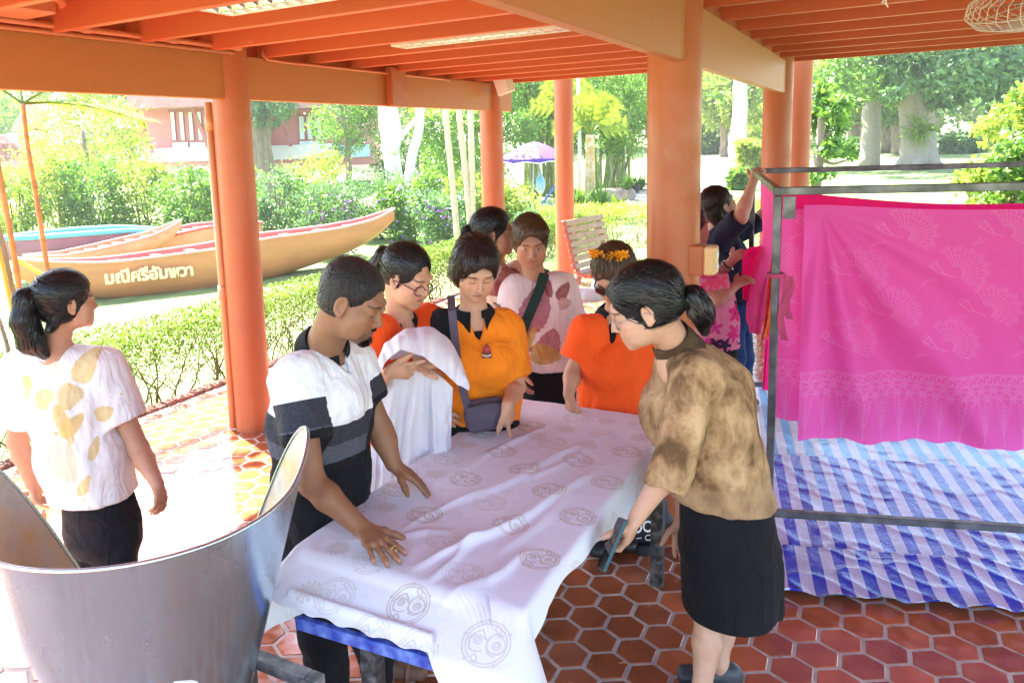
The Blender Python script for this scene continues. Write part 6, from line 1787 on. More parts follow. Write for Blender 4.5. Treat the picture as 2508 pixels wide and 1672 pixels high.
# cloth draped over the left side rail, with fringe
def strip_cloth(name, label, left, right, m, nu=26, nv=90, amp=.02, freq=3.2, extra=None):
    tl = np.linspace(0, 1, len(left)); t = np.linspace(0, 1, nv); G = np.zeros((nu, nv, 3))
    Lp = np.stack([np.interp(t, tl, np.array(left)[:, k]) for k in range(3)], 1); tr = np.linspace(0, 1, len(right)); Rp = np.stack([np.interp(t, tr, np.array(right)[:, k]) for k in range(3)], 1)
    ker = np.ones(9) / 9
    for A in (Lp, Rp):
        for k in range(3): A[:, k] = np.convolve(np.concatenate([[A[0, k]] * 4, A[:, k], [A[-1, k]] * 4]), ker, 'valid')
    for i in range(nu):
        s_ = i / (nu - 1); w = Lp * (1 - s_) + Rp * s_
        G[i] = w + np.outer(amp * np.sin(s_ * math.pi * freq + t * 2.2) * np.clip(t * 4, .2, 1), -HF) + np.outer(.006 * (vnoise(np.stack([s_ * 9 + 0 * t, t * 14, 0 * t], -1)) - .5) * 2, HF)
    c = G.reshape(-1, 3).mean(0); o = mesh_obj(name, G.reshape(-1, 3) - c, grid_faces(nu, nv), m, None, True); o.location = c
    tag(o, label, 'cloth'); return o, Lp, Rp, c
o, Lp, Rp, c = strip_cloth('pink_shawl', 'soft pink fringed shawl slung over the left rail of the frame', [at(u, v, d) for u, v, d in ((1746, 404, 5.05), (1748, 470, 5.0), (1748, 545, 4.95), (1728, 600, 4.85), (1712, 660, 4.8), (1708, 725, 4.8), (1722, 768, 4.8))],
    [at(u, v, d) for u, v, d in ((1782, 444, 4.05), (1782, 520, 4.3), (1778, 590, 4.5), (1768, 650, 4.6), (1760, 715, 4.65), (1748, 772, 4.7))], M['soft_pink'], amp=.03)
b = MB(); r6 = np.random.default_rng(3)
for i in range(8, 90, 1):
    p = Rp[i]; l = r6.uniform(.03, .07); w = .006
    G = np.zeros((4, 2, 3))
    for k in range(4):
        for j in range(2): G[k, j] = p + HR * (.004 - .02 * k / 3 * r6.uniform(.2, 1)) - UP * l * k / 3 + HR * w * (j - .5) - HF * (.012 + .004 * k)
    b.grid(G)
f_ = b.build('fringe', M['red_fringe'], o); f_.location = -Vector(c); f_['kind'] = 'stuff'
strip_cloth('hot_pink_cloth', 'hot pink cloth bunched in the hands left of the frame', [at(u, v, d) for u, v, d in ((1722, 566, 4.72), (1703, 585, 4.7), (1700, 640, 4.72), (1706, 690, 4.74))], [at(u, v, d) for u, v, d in ((1752, 560, 4.85), (1748, 600, 4.9), (1738, 650, 4.86), (1726, 700, 4.82))], M['hot_pink'], 18, 40, .025, 4)
strip_cloth('orange_cloth', 'narrow strip of orange cloth between the shawl and the front post', [at(u, v, d) for u, v, d in ((1772, 470, 4.75), (1768, 600, 4.8), (1756, 700, 4.85), (1752, 760, 4.9))], [at(u, v, d) for u, v, d in ((1784, 470, 4.7), (1782, 600, 4.75), (1772, 700, 4.8), (1762, 790, 4.85))], M['orange_sheet'], 10, 40, .008, 2)
o, *_r = strip_cloth('magenta_cloth', 'deep pink cloth hanging low behind the front left post', [at(u, v, d) for u, v, d in ((1775, 560, 5.0), (1758, 720, 5.0), (1752, 800, 5.0), (1747, 902, 5.0))], [at(u, v, d) for u, v, d in ((1800, 560, 4.8), (1798, 720, 4.8), (1797, 800, 4.8), (1796, 906, 4.8))], M['hot_pink'], 20, 60, .02, 3)
# thin white pole leaning by the back post
b = MB(); b.tube([at(1738, 948, 4.9), at(1756, 1110, 4.35)], .010, 8); o = b.build('white_pole', M['white_paint'], None, True); tag(o, 'thin white pole leaning low beside the frame post', 'pole')

# ------------------------------------------------------------------ striped plastic tarpaulin
def tarp_mat(name, ca, cb, ang, per, ph, rough=.22):
    m = bpy.data.materials.new(name); m.use_nodes = True; N = m.node_tree.nodes; L = m.node_tree.links; bs = N['Principled BSDF']
    bs.inputs['Roughness'].default_value = rough; bs.inputs['Specular IOR Level'].default_value = .6
    tc = N.new('ShaderNodeTexCoord'); sp = N.new('ShaderNodeSeparateXYZ'); nz0 = N.new('ShaderNodeTexNoise'); nz0.inputs['Scale'].default_value = 3
    mp = N.new('ShaderNodeMapping'); mp.inputs['Rotation'].default_value = (0, 0, ang); L.new(tc.outputs['Object'], mp.inputs['Vector']); L.new(mp.outputs[0], sp.inputs[0])
    L.new(tc.outputs['Object'], nz0.inputs['Vector'])
    wob = N.new('ShaderNodeMath'); wob.operation = 'MULTIPLY_ADD'; L.new(nz0.outputs['Fac'], wob.inputs[0]); wob.inputs[1].default_value = .012; L.new(sp.outputs['X'], wob.inputs[2])
    dv = N.new('ShaderNodeMath'); dv.operation = 'MULTIPLY_ADD'; L.new(wob.outputs[0], dv.inputs[0]); dv.inputs[1].default_value = 1 / per; dv.inputs[2].default_value = ph
    fr_ = N.new('ShaderNodeMath'); fr_.operation = 'FRACT'; L.new(dv.outputs[0], fr_.inputs[0])
    gt = N.new('ShaderNodeMath'); gt.operation = 'GREATER_THAN'; gt.inputs[1].default_value = .5; L.new(fr_.outputs[0], gt.inputs[0])
    mx = N.new('ShaderNodeMix'); mx.data_type = 'RGBA'; mx.inputs[6].default_value = (*ca, 1); mx.inputs[7].default_value = (*cb, 1); L.new(gt.outputs[0], mx.inputs[0])
    wv = N.new('ShaderNodeTexWave'); wv.inputs['Scale'].default_value = 130; L.new(tc.outputs['Object'], wv.inputs['Vector'])
    mm = N.new('ShaderNodeMapRange'); mm.inputs['To Min'].default_value = .86; mm.inputs['To Max'].default_value = 1.08; L.new(wv.outputs['Fac'], mm.inputs['Value'])
    vm = N.new('ShaderNodeVectorMath'); vm.operation = 'SCALE'; L.new(mx.outputs[2], vm.inputs[0]); L.new(mm.outputs[0], vm.inputs['Scale']); L.new(vm.outputs[0], bs.inputs['Base Color'])
    nz = N.new('ShaderNodeTexNoise'); nz.inputs['Scale'].default_value = 30; nz.inputs['Detail'].default_value = 7; nz.inputs['Distortion'].default_value = 2.0
    mp2 = N.new('ShaderNodeMapping'); mp2.inputs['Scale'].default_value = (1, .5, 1); L.new(tc.outputs['Object'], mp2.inputs['Vector']); L.new(mp2.outputs[0], nz.inputs['Vector'])
    bp = N.new('ShaderNodeBump'); bp.inputs['Strength'].default_value = .45; bp.inputs['Distance'].default_value = .005; L.new(nz.outputs['Fac'], bp.inputs['Height']); L.new(bp.outputs[0], bs.inputs['Normal'])
    return m
def tarp(name, label, u0, u1, pa_, pb_, z, m, lip=.0, seed=0):
    """sheet lying between the lines pa_ (near) and pb_ (far); pa_, pb_ are pixel pairs on the floor"""
    n1 = [on_z(*q, z) for q in pa_]; n2 = [on_z(*q, z) for q in pb_]
    nu, nv = 170, 70; s_ = np.linspace(u0, u1, nu); t = np.linspace(0, 1, nv); G = np.zeros((nu, nv, 3))
    for i, a in enumerate(s_):
        A = n1[0] + (n1[1] - n1[0]) * a; B = n2[0] + (n2[1] - n2[0]) * a
        G[i] = A + np.outer(t, B - A)
    nrm_ = fbm(np.stack([G[..., 0] * 9 + seed, G[..., 1] * 9, 0 * G[..., 0]], -1), 3)
    rid = 1 - np.abs(2 * vnoise(np.stack([G[..., 0] * 5 + G[..., 1] * 7 + seed, G[..., 1] * 4 - G[..., 0] * 3, 0 * G[..., 0]], -1)) - 1)
    G[..., 2] = z + .003 * nrm_ + .006 * rid ** 8 + lip * np.exp(-t / .03)[None, :] * (.5 + .5 * np.sin(s_ * 31 + seed))[:, None]
    G[:, 0, 1] += .008 * np.sin(s_ * 23 + seed) + .006 * np.sin(s_ * 57)
    c = G.reshape(-1, 3).mean(0); o = mesh_obj(name, G.reshape(-1, 3) - c, grid_faces(nu, nv), m, None, True); o.location = c
    tag(o, label, 'tarpaulin'); return o
d_st = on_z(1829, 1359, 0) - on_z(1811.6, 1260, 0); sang = math.atan2(d_st[1], d_st[0]); SA = -(sang - math.pi / 2)
blue, lil, lb, wh = (.012, .055, .56), (.52, .53, .74), (.10, .42, .78), (.60, .66, .74)  # last two: paler far pair, glare and translucency put into the colour
tarp('striped_tarp', 'blue and white striped tarpaulin strip nearest the bare tiles', -.15, 2.2, ((1790, 1362), (2352, 1406)), ((1780, 1250), (2352, 1292)), .027, tarp_mat('striped_tarp_near', blue, lil, SA, .105, .15), .022)
tarp('striped_tarp', 'middle blue and white striped tarpaulin under the low frame rail', -.2, 2.0, ((1780, 1266), (2352, 1308)), ((1735, 1040), (2352, 1078)), .019, tarp_mat('striped_tarp_mid', blue, lil, SA, .105, .55), .006, 7)
tarp('striped_tarp', 'blue striped tarpaulin with painted-in glare furthest back under the pink cloth', -.25, 2.0, ((1740, 1056), (2352, 1092)), ((1700, 880), (2352, 905)), .012, tarp_mat('striped_tarp_far', lb, wh, SA, .105, .3), .004, 13)

# ------------------------------------------------------------------ bench behind the group
M['slat'] = mat('varnished_slat', (.40, .27, .12), .42, var=.15, vscale=6, stretch=(.2, 1, 1), rvar=.1)
M['slat_end'] = mat('red_slat_end', (.40, .10, .055), .5, var=.15)
M['bench_frame'] = mat('dark_red_frame', (.22, .07, .045), .5, var=.15)
def build_bench():
    A, B = on_z(1300, 508, 1.04), on_z(1388, 492, 1.04); d = nrm((B - A) * (1, 1, 0)); L = np.linalg.norm(B - A); fw = np.array([d[1], -d[0], 0]); fw = fw if fw @ HF < 0 else -fw
    O = V3(A[0], A[1], 0); bn = empty('slatted_bench', O, 'wooden slatted bench with red slat ends behind the group', 'bench')
    prof = [(-.02 + .022 * k, 1.01 - .086 * k) for k in range(7)]; prof += [(.165 + .0, .425), (.24, .40), (.32, .405), (.40, .42), (.48, .43), (.56, .42)]
    for i, (f, z) in enumerate(prof):
        j = min(i + 1, len(prof) - 1); k = max(i - 1, 0); tg = nrm(fw * (prof[j][0] - prof[k][0]) + UP * (prof[j][1] - prof[k][1])); nn = np.cross(d, tg)
        b = MB(); b.box(d * L / 2 + fw * f + UP * z, (L, .070, .024), np.stack([d, tg, nn], 1), bev=.006); s_ = b.build('slat', M['slat'], bn)
        b = MB(); b.box(-d * .012 + fw * f + UP * z, (.05, .074, .045), np.stack([d, tg, nn], 1), bev=.008); b.build('slat_end', M['slat_end'], bn)
    for x in (.10, L - .10):
        b = MB(); q = d * x
        b.bar(q + fw * -.045 + UP * 1.0, q + fw * .11 + UP * .40, .05, .04); b.bar(q + fw * .10 + UP * .375, q + fw * .58 + UP * .375, .05, .04); b.bar(q + fw * .12 + UP * .36, q - fw * .02, .05, .05, up=d); b.bar(q + fw * .52 + UP * .36, q + fw * .56, .05, .05, up=d)
        b.build('bench_frame', M['bench_frame'], bn)
build_bench()

# low white table with a bottle, behind
p = on_z(1352, 672, .52)
lt = empty('low_table', (p[0], p[1], 0), 'low white table standing in front of the slatted bench', 'table')
b = MB(); b.box((0, 0, .505), (.95, .55, .03), Matrix.Rotation(.5, 3, 'Z'), bev=.005); b.build('table_top', M['white_paint'], lt)
for sx in (-1, 1):
    for sy in (-1, 1):
        q = Matrix.Rotation(.5, 3, 'Z') @ Vector((.42 * sx, .22 * sy, 0)); b = MB(); b.box((q[0], q[1], .245), (.04, .04, .49)); b.build('leg', M['steel'], lt)
bp_ = on_z(1367, 672, .522)
bt = empty('bottle', bp_, 'small white bottle with pale cap on the low white table', 'bottle')
b = MB(); b.lathe([(0, 0), (.038, .0), (.040, .01), (.040, .075), (.030, .105), (.016, .115), (.016, .125)], n=20); b.build('bottle_body', M['white_paint'], bt, True)
b = MB(); b.lathe([(.018, .122), (.018, .145), (0, .146)], n=16); b.build('cap', M['fan'], bt, True)
wp = on_z(1335, 690, .522)
P, Q = surface([ell(wp + UP * .05, np.eye(3), (.16, .12, .06), .03), ell(wp + HR * .12 + UP * .04, np.eye(3), (.10, .10, .05), .04)], .012); N = vnormals(P, Q)
o = mesh_obj('folded_cloth', fold_disp(P, N, .02, 10) - wp, Q, M['white_knit'], None, True); o.location = wp; tag(o, 'heap of white cloth on the low white table', 'cloth')

# ------------------------------------------------------------------ black bag with lettering under the table
def text_mesh(s_, size, font=None, ext=.001, name='lettering', mt=None, parent=None, bevel=0.0):
    cu = bpy.data.curves.new(name, 'FONT'); cu.body = s_; cu.size = size; cu.extrude = ext; cu.align_x = 'CENTER'; cu.align_y = 'CENTER'; cu.offset = bevel
    if font: cu.font = font
    t = bpy.data.objects.new(name, cu); COL.objects.link(t); dg = bpy.context.evaluated_depsgraph_get(); me = bpy.data.meshes.new_from_object(t.evaluated_get(dg))
    bpy.data.objects.remove(t); o = bpy.data.objects.new(name, me); COL.objects.link(o); me.materials.clear(); me.materials.append(mt); o.parent = parent; return o
p = on_z(1470, 1258, 0)
M['black_bag'] = mat('black_bag', (.012, .012, .014), .6, var=.3, vscale=14)
bg_ = empty('tote_bag', (p[0], p[1], 0), 'black bag with white lettering standing under the far end of the table', 'bag'); yaw = YAW
bg_.rotation_euler = (0, 0, yaw + .1)
P, Q = surface([ecap((-.10, .06, .10), (.10, .06, .10), (.10, .085), (.10, .085), (0, 0, 1), .03, p=3), ecap((-.08, .06, .20), (.08, .06, .20), (.085, .07), (.085, .07), (0, 0, 1), .04)], .008); N = vnormals(P, Q)
mesh_obj('bag_body', fold_disp(P, N, .012, 10), Q, M['black_bag'], bg_, True)
t_ = text_mesh('OCGI', .075, None, .001, 'lettering', M['white_paint'], bg_, .0012); t_.location = (.02, -.052, .135); t_.rotation_euler = (math.radians(78), 0, 0); t_.scale = (.85, 1, 1)
b = MB(); b.tube([(.02 + .016 * math.cos(a), -.060, .085 + .014 * math.sin(a)) for a in np.linspace(0, 2 * math.pi, 17)], .0022, 5, False); b.tube([(.05, -.058, .08), (.075, -.058, .09)], .002, 5); b.tube([(-.04, -.058, .085), (-.015, -.058, .085)], .002, 5)
b.build('emblem', M['white_paint'], bg_, True)['kind'] = 'stuff'
q = on_z(1476, 1268, 0)
b = MB(); b.lathe([(0, .0), (.042, .0), (.045, .006), (.043, .05), (.0, .052)], (0, 0, 0), 24); o = b.build('round_tin', M['black_bag'], None, auto=40); o.location = q; tag(o, 'small round black tin on the tiles in front of the lettered bag', 'tin')

# crumpled clear plastic on the floor
M['clear'] = bpy.data.materials.new('clear_plastic'); M['clear'].use_nodes = True; _b = M['clear'].node_tree.nodes['Principled BSDF']
_b.inputs['Base Color'].default_value = (.92, .93, .95, 1); _b.inputs['Roughness'].default_value = .12; _b.inputs['Alpha'].default_value = .30; _b.inputs['Specular IOR Level'].default_value = 1.0
q = on_z(1100, 1580, 0.0); g = np.zeros((22, 22, 3)); r7 = np.random.default_rng(9)
for i in range(22):
    for j in range(22): g[i, j] = ((i - 11) * .012, (j - 11) * .012, .02)
pn = g.reshape(-1, 3); pn[:, 2] = .008 + .06 * np.abs(fbm(pn * 22, 2) - .35) + .05 * np.exp(-(pn[:, 0] ** 2 + pn[:, 1] ** 2) / .006); pn[:, :2] += .02 * np.stack([vnoise(pn * 30) - .5, vnoise(pn * 30 + 9) - .5], -1)
o = mesh_obj('plastic_bag', pn, grid_faces(22, 22), M['clear'], None, False); o.location = q; tag(o, 'crumpled clear plastic bag on the tiles below the near cloth corner', 'plastic bag')
b = MB(); s_ = on_z(1420, 1522, .006); b.tube([s_, s_ + HR * .02 + UP * .003, s_ + HR * .042 - HF * .004], [.0025, .003, .002], 5); o = b.build('wood_splinter', M['log'], None, True); tag(o, 'tiny pale wood splinter lying on a floor tile', 'splinter')
# ================================================================== garden
LM = {}
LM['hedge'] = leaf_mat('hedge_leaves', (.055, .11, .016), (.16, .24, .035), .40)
LM['yellow'] = leaf_mat('yellow_green_leaves', (.12, .20, .025), (.34, .42, .07), .5)
LM['green'] = leaf_mat('green_leaves', (.055, .14, .022), (.16, .29, .045), .45)
LM['blue'] = leaf_mat('blue_green_leaves', (.05, .12, .05), (.14, .26, .10), .4)
LM['deep'] = leaf_mat('deep_green_leaves', (.022, .065, .016), (.07, .15, .035), .4)
LM['palm'] = leaf_mat('golden_palm_fronds', (.09, .17, .02), (.26, .30, .035), .4)
M['bark'] = mat('brown_bark', (.20, .15, .11), .9, var=.35, vscale=9, bump=.9, bscale=30, bdist=.03, stretch=(1, 1, .25))
M['pale_bark'] = mat('pale_bark', (.33, .28, .23), .9, var=.25, vscale=9, bump=.8, bscale=30, bdist=.02, col2=(.20, .165, .13))
M['white_bark'] = mat('white_bark', (.60, .57, .54), .85, var=.15, vscale=8, bump=.5, bscale=30)
M['twig'] = mat('hedge_twig', (.14, .10, .055), .9, var=.3, vscale=30)
M['cane'] = mat('orange_cane', (.44, .20, .06), .5, var=.3, vscale=14)
M['cane_pale'] = mat('pale_cane', (.50, .42, .30), .6, var=.2, vscale=14)

def leaf_cards(P, size, rs, aspect=.5, up=0.0, dirs=None, curl=.25):
    n = len(P)
    d = rs.normal(size=(n, 3)) if dirs is None else dirs + .35 * rs.normal(size=(n, 3)); d[:, 2] += up; d /= np.linalg.norm(d, axis=1)[:, None]
    w = np.cross(d, rs.normal(size=(n, 3))); w /= np.linalg.norm(w, axis=1)[:, None] + 1e-9
    nn = np.cross(d, w); L = (size * rs.uniform(.6, 1.3, n))[:, None]; a = aspect
    V = np.stack([P, P + d * L * .45 + w * L * a * .5 + nn * L * curl * .3, P + d * L, P + d * L * .45 - w * L * a * .5 + nn * L * curl * .3], 1).reshape(-1, 3)
    F = np.arange(n * 4).reshape(n, 4)
    return V, F
def foliage(name, P, size, m, parent, rs, origin, aspect=.5, up=0.0, tone=None, dirs=None, thing=False):
    V, F = leaf_cards(P, size, rs, aspect, up, dirs)
    t = rs.uniform(0, 1, len(P)) if tone is None else np.clip(tone + rs.normal(0, .18, len(P)), 0, 1)
    C = np.repeat(t, 4)[:, None] * np.ones(3)
    o = mesh_obj(name, V - origin, F, m, parent, False, cols=C); o['kind'] = 'stuff'
    return o
def blob_points(blobs, n, rs, shell=.45):
    """points through the volume of several ellipsoids, denser to the outside, in clumps"""
    vol = np.array([b[1][0] * b[1][1] * b[1][2] for b in blobs]) ** .75; vol /= vol.sum(); out = []; tone = []
    for (c, r), f in zip(blobs, vol):
        k = max(int(n * f / 14), 3)
        d = rs.normal(size=(k, 3)); d /= np.linalg.norm(d, axis=1)[:, None]; q = rs.uniform(shell, 1, k) ** .6
        cc = np.asarray(c) + d * q[:, None] * np.asarray(r)
        s = np.mean(r) * .20
        p = cc[:, None, :] + rs.normal(size=(k, 14, 3)) * s * rs.uniform(.5, 1.2, (k, 1, 1)); out.append(p.reshape(-1, 3)); tone.append(np.repeat(rs.uniform(.1, .9, k), 14))
    return np.concatenate(out), np.concatenate(tone)
def limb(b, pts, r0, r1, n=8, wob=.0, rs=None):
    pts = np.array(pts, float); k = 12; t = np.linspace(0, 1, k); tt = np.linspace(0, 1, len(pts))
    q = np.stack([np.interp(t, tt, pts[:, i]) for i in range(3)], 1)
    for _ in range(2): q[1:-1] = (q[:-2] + 2 * q[1:-1] + q[2:]) / 4
    if wob: q[1:-1] += rs.normal(0, wob, (k - 2, 3))
    b.tube(q, np.linspace(r0, r1, k), n)
def tree(name, label, base, trunks, blobs, n, leaf, m, bark, group, seed, aspect=.5, up=-.2):
    rs = np.random.default_rng(seed); base = np.asarray(base, float)
    t = empty(name, base, label, 'tree', group)
    b = MB()
    for pts, r0, r1 in trunks: limb(b, pts, r0, r1, 10, r0 * .06, rs)
    b.build('trunk', bark, t, True).location = -Vector(base)
    P, tone = blob_points(blobs, n, rs)
    foliage('crown', P, leaf, m, t, rs, base, aspect, up, tone)
    return t
def W(u, v, d): return at(u, v, d)
def blobs_px(lst, d, dr=.0, rs=None):
    out = []
    for i, (u, v, ru, rv) in enumerate(lst):
        k = F_PX / PX / d; out.append((W(u, v, d + dr * math.sin(i * 2.4)), (ru / k, max(ru / k * .8, .25), rv / k)))
    return out

# ------------------------------------------------------------------ clipped hedge along the floor
def hedge(name, label, p, q, width, z0, z1, n, seed, lsize=.026, twigs=150, m='hedge'):
    rs = np.random.default_rng(seed); p = np.asarray(p, float); q = np.asarray(q, float); d = q - p; L = np.linalg.norm(d); d /= L; s = np.array([d[1], -d[0], 0])
    h = empty(name, (p + q) / 2, label, 'hedge'); o = np.asarray(h.location)
    y = rs.uniform(0, L, n); x = rs.uniform(-.5, .5, n) * width; t = rs.uniform(0, 1, n) ** .38
    z = z0 + (z1 - z0) * t; x = np.where(rs.uniform(size=n) < .5, np.sign(x) * width * (.5 - .12 * rs.uniform(size=n) ** 2), x)
    lump = .045 * (fbm(np.stack([y * 2.2, x * 3, 0 * y], -1)) - .5)
    P = p + d * y[:, None] + s * (x * (1 + lump))[:, None]; P[:, 2] = z + lump * 1.2 * t
    keep = rs.uniform(size=n) < np.clip(.42 + 1.1 * t - .5 * (fbm(P * (6, 6, 6)) > .55), 0, 1)
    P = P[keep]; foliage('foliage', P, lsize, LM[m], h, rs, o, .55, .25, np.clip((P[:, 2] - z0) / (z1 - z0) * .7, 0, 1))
    b = MB()
    for i in range(twigs):
        a = p + d * rs.uniform(0, L) + s * rs.uniform(-.30, .42) * width; a[2] = z0 - .02
        pts = [a]; dirn = np.array([rs.normal(0, .3), rs.normal(0, .3), 1.0])
        for k in range(5):
            dirn = dirn + rs.normal(0, .35, 3) * (1, 1, .2); dirn[2] = max(dirn[2], .5); a = a + nrm(dirn) * (z1 - z0) / 5.2; pts.append(a)
        r = rs.uniform(.004, .010); b.tube(pts, np.linspace(r, r * .4, 6), 5, False)
        for k in (1, 2, 3):
            e = pts[k] + np.array([rs.normal(0, .09), rs.normal(0, .09), rs.uniform(.06, .16)]); b.tube([pts[k], (pts[k] + e) / 2 + rs.normal(0, .01, 3), e], [r * .6, r * .45, r * .25], 4, False)
    tw = b.build('twigs', M['twig'], h, True); tw.location = -Vector(o); tw['kind'] = 'stuff'
    return h
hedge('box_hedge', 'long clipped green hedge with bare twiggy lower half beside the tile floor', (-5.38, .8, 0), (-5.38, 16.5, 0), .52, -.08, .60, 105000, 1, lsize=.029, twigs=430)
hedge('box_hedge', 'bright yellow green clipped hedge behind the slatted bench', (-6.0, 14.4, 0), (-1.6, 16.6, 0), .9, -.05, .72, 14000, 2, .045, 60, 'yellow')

# ------------------------------------------------------------------ reddish palm canes at the left edge
def cane(label, pts, r, m, fr=None, seed=0, group='orange palm canes at the left edge'):
    pts = np.array(pts, float); t = empty('cane_palm', pts[-1], label, 'palm', group); rs = np.random.default_rng(seed); b = MB()
    k = 60; q = np.stack([np.interp(np.linspace(0, 1, k), np.linspace(0, 1, len(pts)), pts[:, i]) for i in range(3)], 1)
    for _ in range(6): q[1:-1] = (q[:-2] + q[2:]) / 2
    rr = r * (1 + .16 * (np.arange(k) % 6 == 0) - .05 * (np.arange(k) % 6 == 3)) * np.linspace(.85, 1.05, k)
    b.tube(q, rr, 10); b.build('stem', m, t, True).location = -Vector(t.location)
    for (d, L) in (fr or []):
        fb = []; d = nrm(d); rach = [pts[0] + d * L * s + np.array([0, 0, -.25 * L * s * s]) for s in np.linspace(0, 1, 12)]
        b = MB(); b.tube(rach, np.linspace(.012, .004, 12), 6)
        side = nrm(np.cross(d, UP))
        for i in range(2, 12):
            for j in range(3):
                for sg in (-1, 1):
                    p = rach[i] + (rach[min(i + 1, 11)] - rach[i]) * j / 3; e = p + (side * sg * .8 + d * .6 + UP * (-.35 + .2 * rs.uniform())) * .30 * L * rs.uniform(.7, 1); w = nrm(np.cross(e - p, UP)) * .014
                    m_ = (p + e) / 2 + UP * .02; b.add([p, m_ + w, e, m_ - w], [(0, 1, 2, 3)])
        f_ = b.build('frond', LM['palm'], t); f_.location = -Vector(t.location)
        a = f_.data.attributes.new('Col', 'FLOAT_COLOR', 'POINT'); nv = len(f_.data.vertices); a.data.foreach_set('color', np.repeat(rs.uniform(.2, .8, nv), 4).astype(np.float32))
    return t
xx = -5.72
cane('tallest orange palm cane at left topped with yellow green fronds', [on_x(52, 238, xx), on_x(62, 330, xx), on_x(88, 480, xx), on_x(112, 640, xx), on_x(125, 760, xx)], .020, M['cane'], [((.5, .6, .5), .9), ((-.4, -.5, .55), .8), ((.3, 1, .1), .9), ((-.5, .3, .9), .7)], 1)
cane('thick orange palm cane crossing the left edge of the picture', [on_x(-14, 330, xx), on_x(4, 430, xx), on_x(28, 560, xx), on_x(50, 700, xx), on_x(64, 800, xx)], .024, M['cane'], None, 2)
cane('brown grey palm cane leaning at the far left edge', [on_x(-30, 420, xx - .1), on_x(6, 560, xx - .1), on_x(34, 690, xx - .1), on_x(50, 800, xx - .1)], .022, M['bark'], None, 3)
cane('thin yellow palm cane low at the far left edge', [on_x(-16, 520, xx + .1), on_x(8, 620, xx + .1), on_x(30, 720, xx + .1), on_x(44, 800, xx + .1)], .018, mat('yellow_cane', (.62, .42, .05), .5, var=.2), None, 4)
cane('short grey palm cane bottom left beside the hedge', [on_x(-20, 690, xx + .2), on_x(0, 740, xx + .2), on_x(16, 790, xx + .2), on_x(28, 850, xx + .2)], .016, M['pale_bark'], None, 5)
for i, (u0, v0, u1, v1, lb) in enumerate(((1019, 240, 1052, 560, 'leftmost of three slender pale palm stems behind the hedge'), (1050, 240, 1083, 540, 'middle of three slender pale palm stems behind the hedge'), (1078, 240, 1086, 520, 'rightmost of three slender pale palm stems behind the hedge'))):
    cane(lb, [W(u0, v0 - 130, 14), W(u0 + 2, v0, 14), W((u0 + u1) / 2 + 2, (v0 + v1) / 2, 14), W(u1, v1, 14), W(u1 + 4, v1 + 40, 14)], .055, M['cane_pale'], None, 10 + i, 'slender palm stems behind the hedge')

# ------------------------------------------------------------------ long wooden boats on blocks
M['hull'] = mat('varnished_hull', (.48, .195, .085), .45, var=.16, vscale=3, stretch=(.3, .3, 1.5), rvar=.12, bump=.12, bscale=14)
M['hull_red'] = mat('red_inside_paint', (.50, .12, .10), .5, var=.15)
M['hull_pink'] = mat('faded_pink_wood', (.55, .30, .26), .5, var=.15)
M['hull_purple'] = mat('purple_hull', (.24, .09, .15), .5, var=.15)
M['hull_tan'] = mat('tan_hull', (.50, .32, .17), .5, var=.15)
M['yellow_paint'] = mat('yellow_paint', (.72, .48, .04), .5, var=.1)
M['cyan_paint'] = mat('cyan_rail', (.10, .45, .62), .5, var=.1)
bd_ = nrm(V3(.447, .894, 0)); bn_ = V3(-bd_[1], bd_[0], 0)          # along the boats / away from the camera
def boat(label, p0, gun, keel, w, m, m_in, gun_m, rail=.02, group='long wooden boats on the lawn'):
    """near gunwale and keel given as seen on the boat's own upright plane through p0"""
    g = np.array([on_pl(u, v, p0, bn_) for u, v in gun]); k = np.array([on_pl(u, v, p0 + bn_ * w * .8, bn_) for u, v in keel])
    def res(A, n=60):
        s = (A - p0) @ bd_; return s, A[:, 2]
    sg, zg = res(g); sk, zk = res(k); s0, s1 = sg.min(), sg.max(); S = np.linspace(s0, s1, 70)
    og, ok_ = np.argsort(sg), np.argsort(sk); ZG = np.interp(S, sg[og], zg[og]); ZK = np.interp(S, sk[ok_], zk[ok_])
    for A in (ZG, ZK):
        for _ in range(4): A[1:-1] = (A[:-2] + 2 * A[1:-1] + A[2:]) / 4
    t = (S - s0) / (s1 - s0); wd = w * np.clip(np.sin(np.clip(t, 0.0, 1) * math.pi) ** .55, .03, 1)
    c = p0 + bd_ * (s0 + s1) / 2; c = V3(c[0], c[1], ground_z(c[0], c[1])); r = empty('wooden_boat', c, label, 'boat', group)
    def hullgrid(ins, lift):
        G = np.zeros((len(S), 13, 3))
        for i in range(len(S)):
            for j in range(13):
                a = math.pi * j / 12; x = -math.cos(a) * (wd[i] - ins); d = math.sin(a) ** .75
                z = ZG[i] - (ZG[i] - ZK[i] - lift) * d
                G[i, j] = p0 + bd_ * S[i] + bn_ * (w + x) + UP * (z - p0[2])
        return G
    b = MB(); b.grid(hullgrid(0, 0)); b.build('hull', m, r, True).location = -Vector(c)
    b = MB(); b.grid(hullgrid(.03, .10)[:, ::-1]); b.build('inside', m_in, r, True).location = -Vector(c)
    for sg_ in (-1, 1):
        b = MB(); b.tube([p0 + bd_ * S[i] + bn_ * (w + sg_ * wd[i]) + UP * (ZG[i] - p0[2]) for i in range(len(S))], rail, 6); b.build('gunwale', gun_m, r, True).location = -Vector(c)
    for q in np.linspace(.14, .86, 9):
        i = int(q * 69); b = MB(); b.box(p0 + bd_ * S[i] + bn_ * w + UP * (ZG[i] - .05 - p0[2]), (.16, wd[i] * 1.9, .025), np.stack([bd_, bn_, UP], 1)); b.build('thwart', m_in, r).location = -Vector(c)
    return r, c
P0 = V3(-8.75, 9.7, 0)
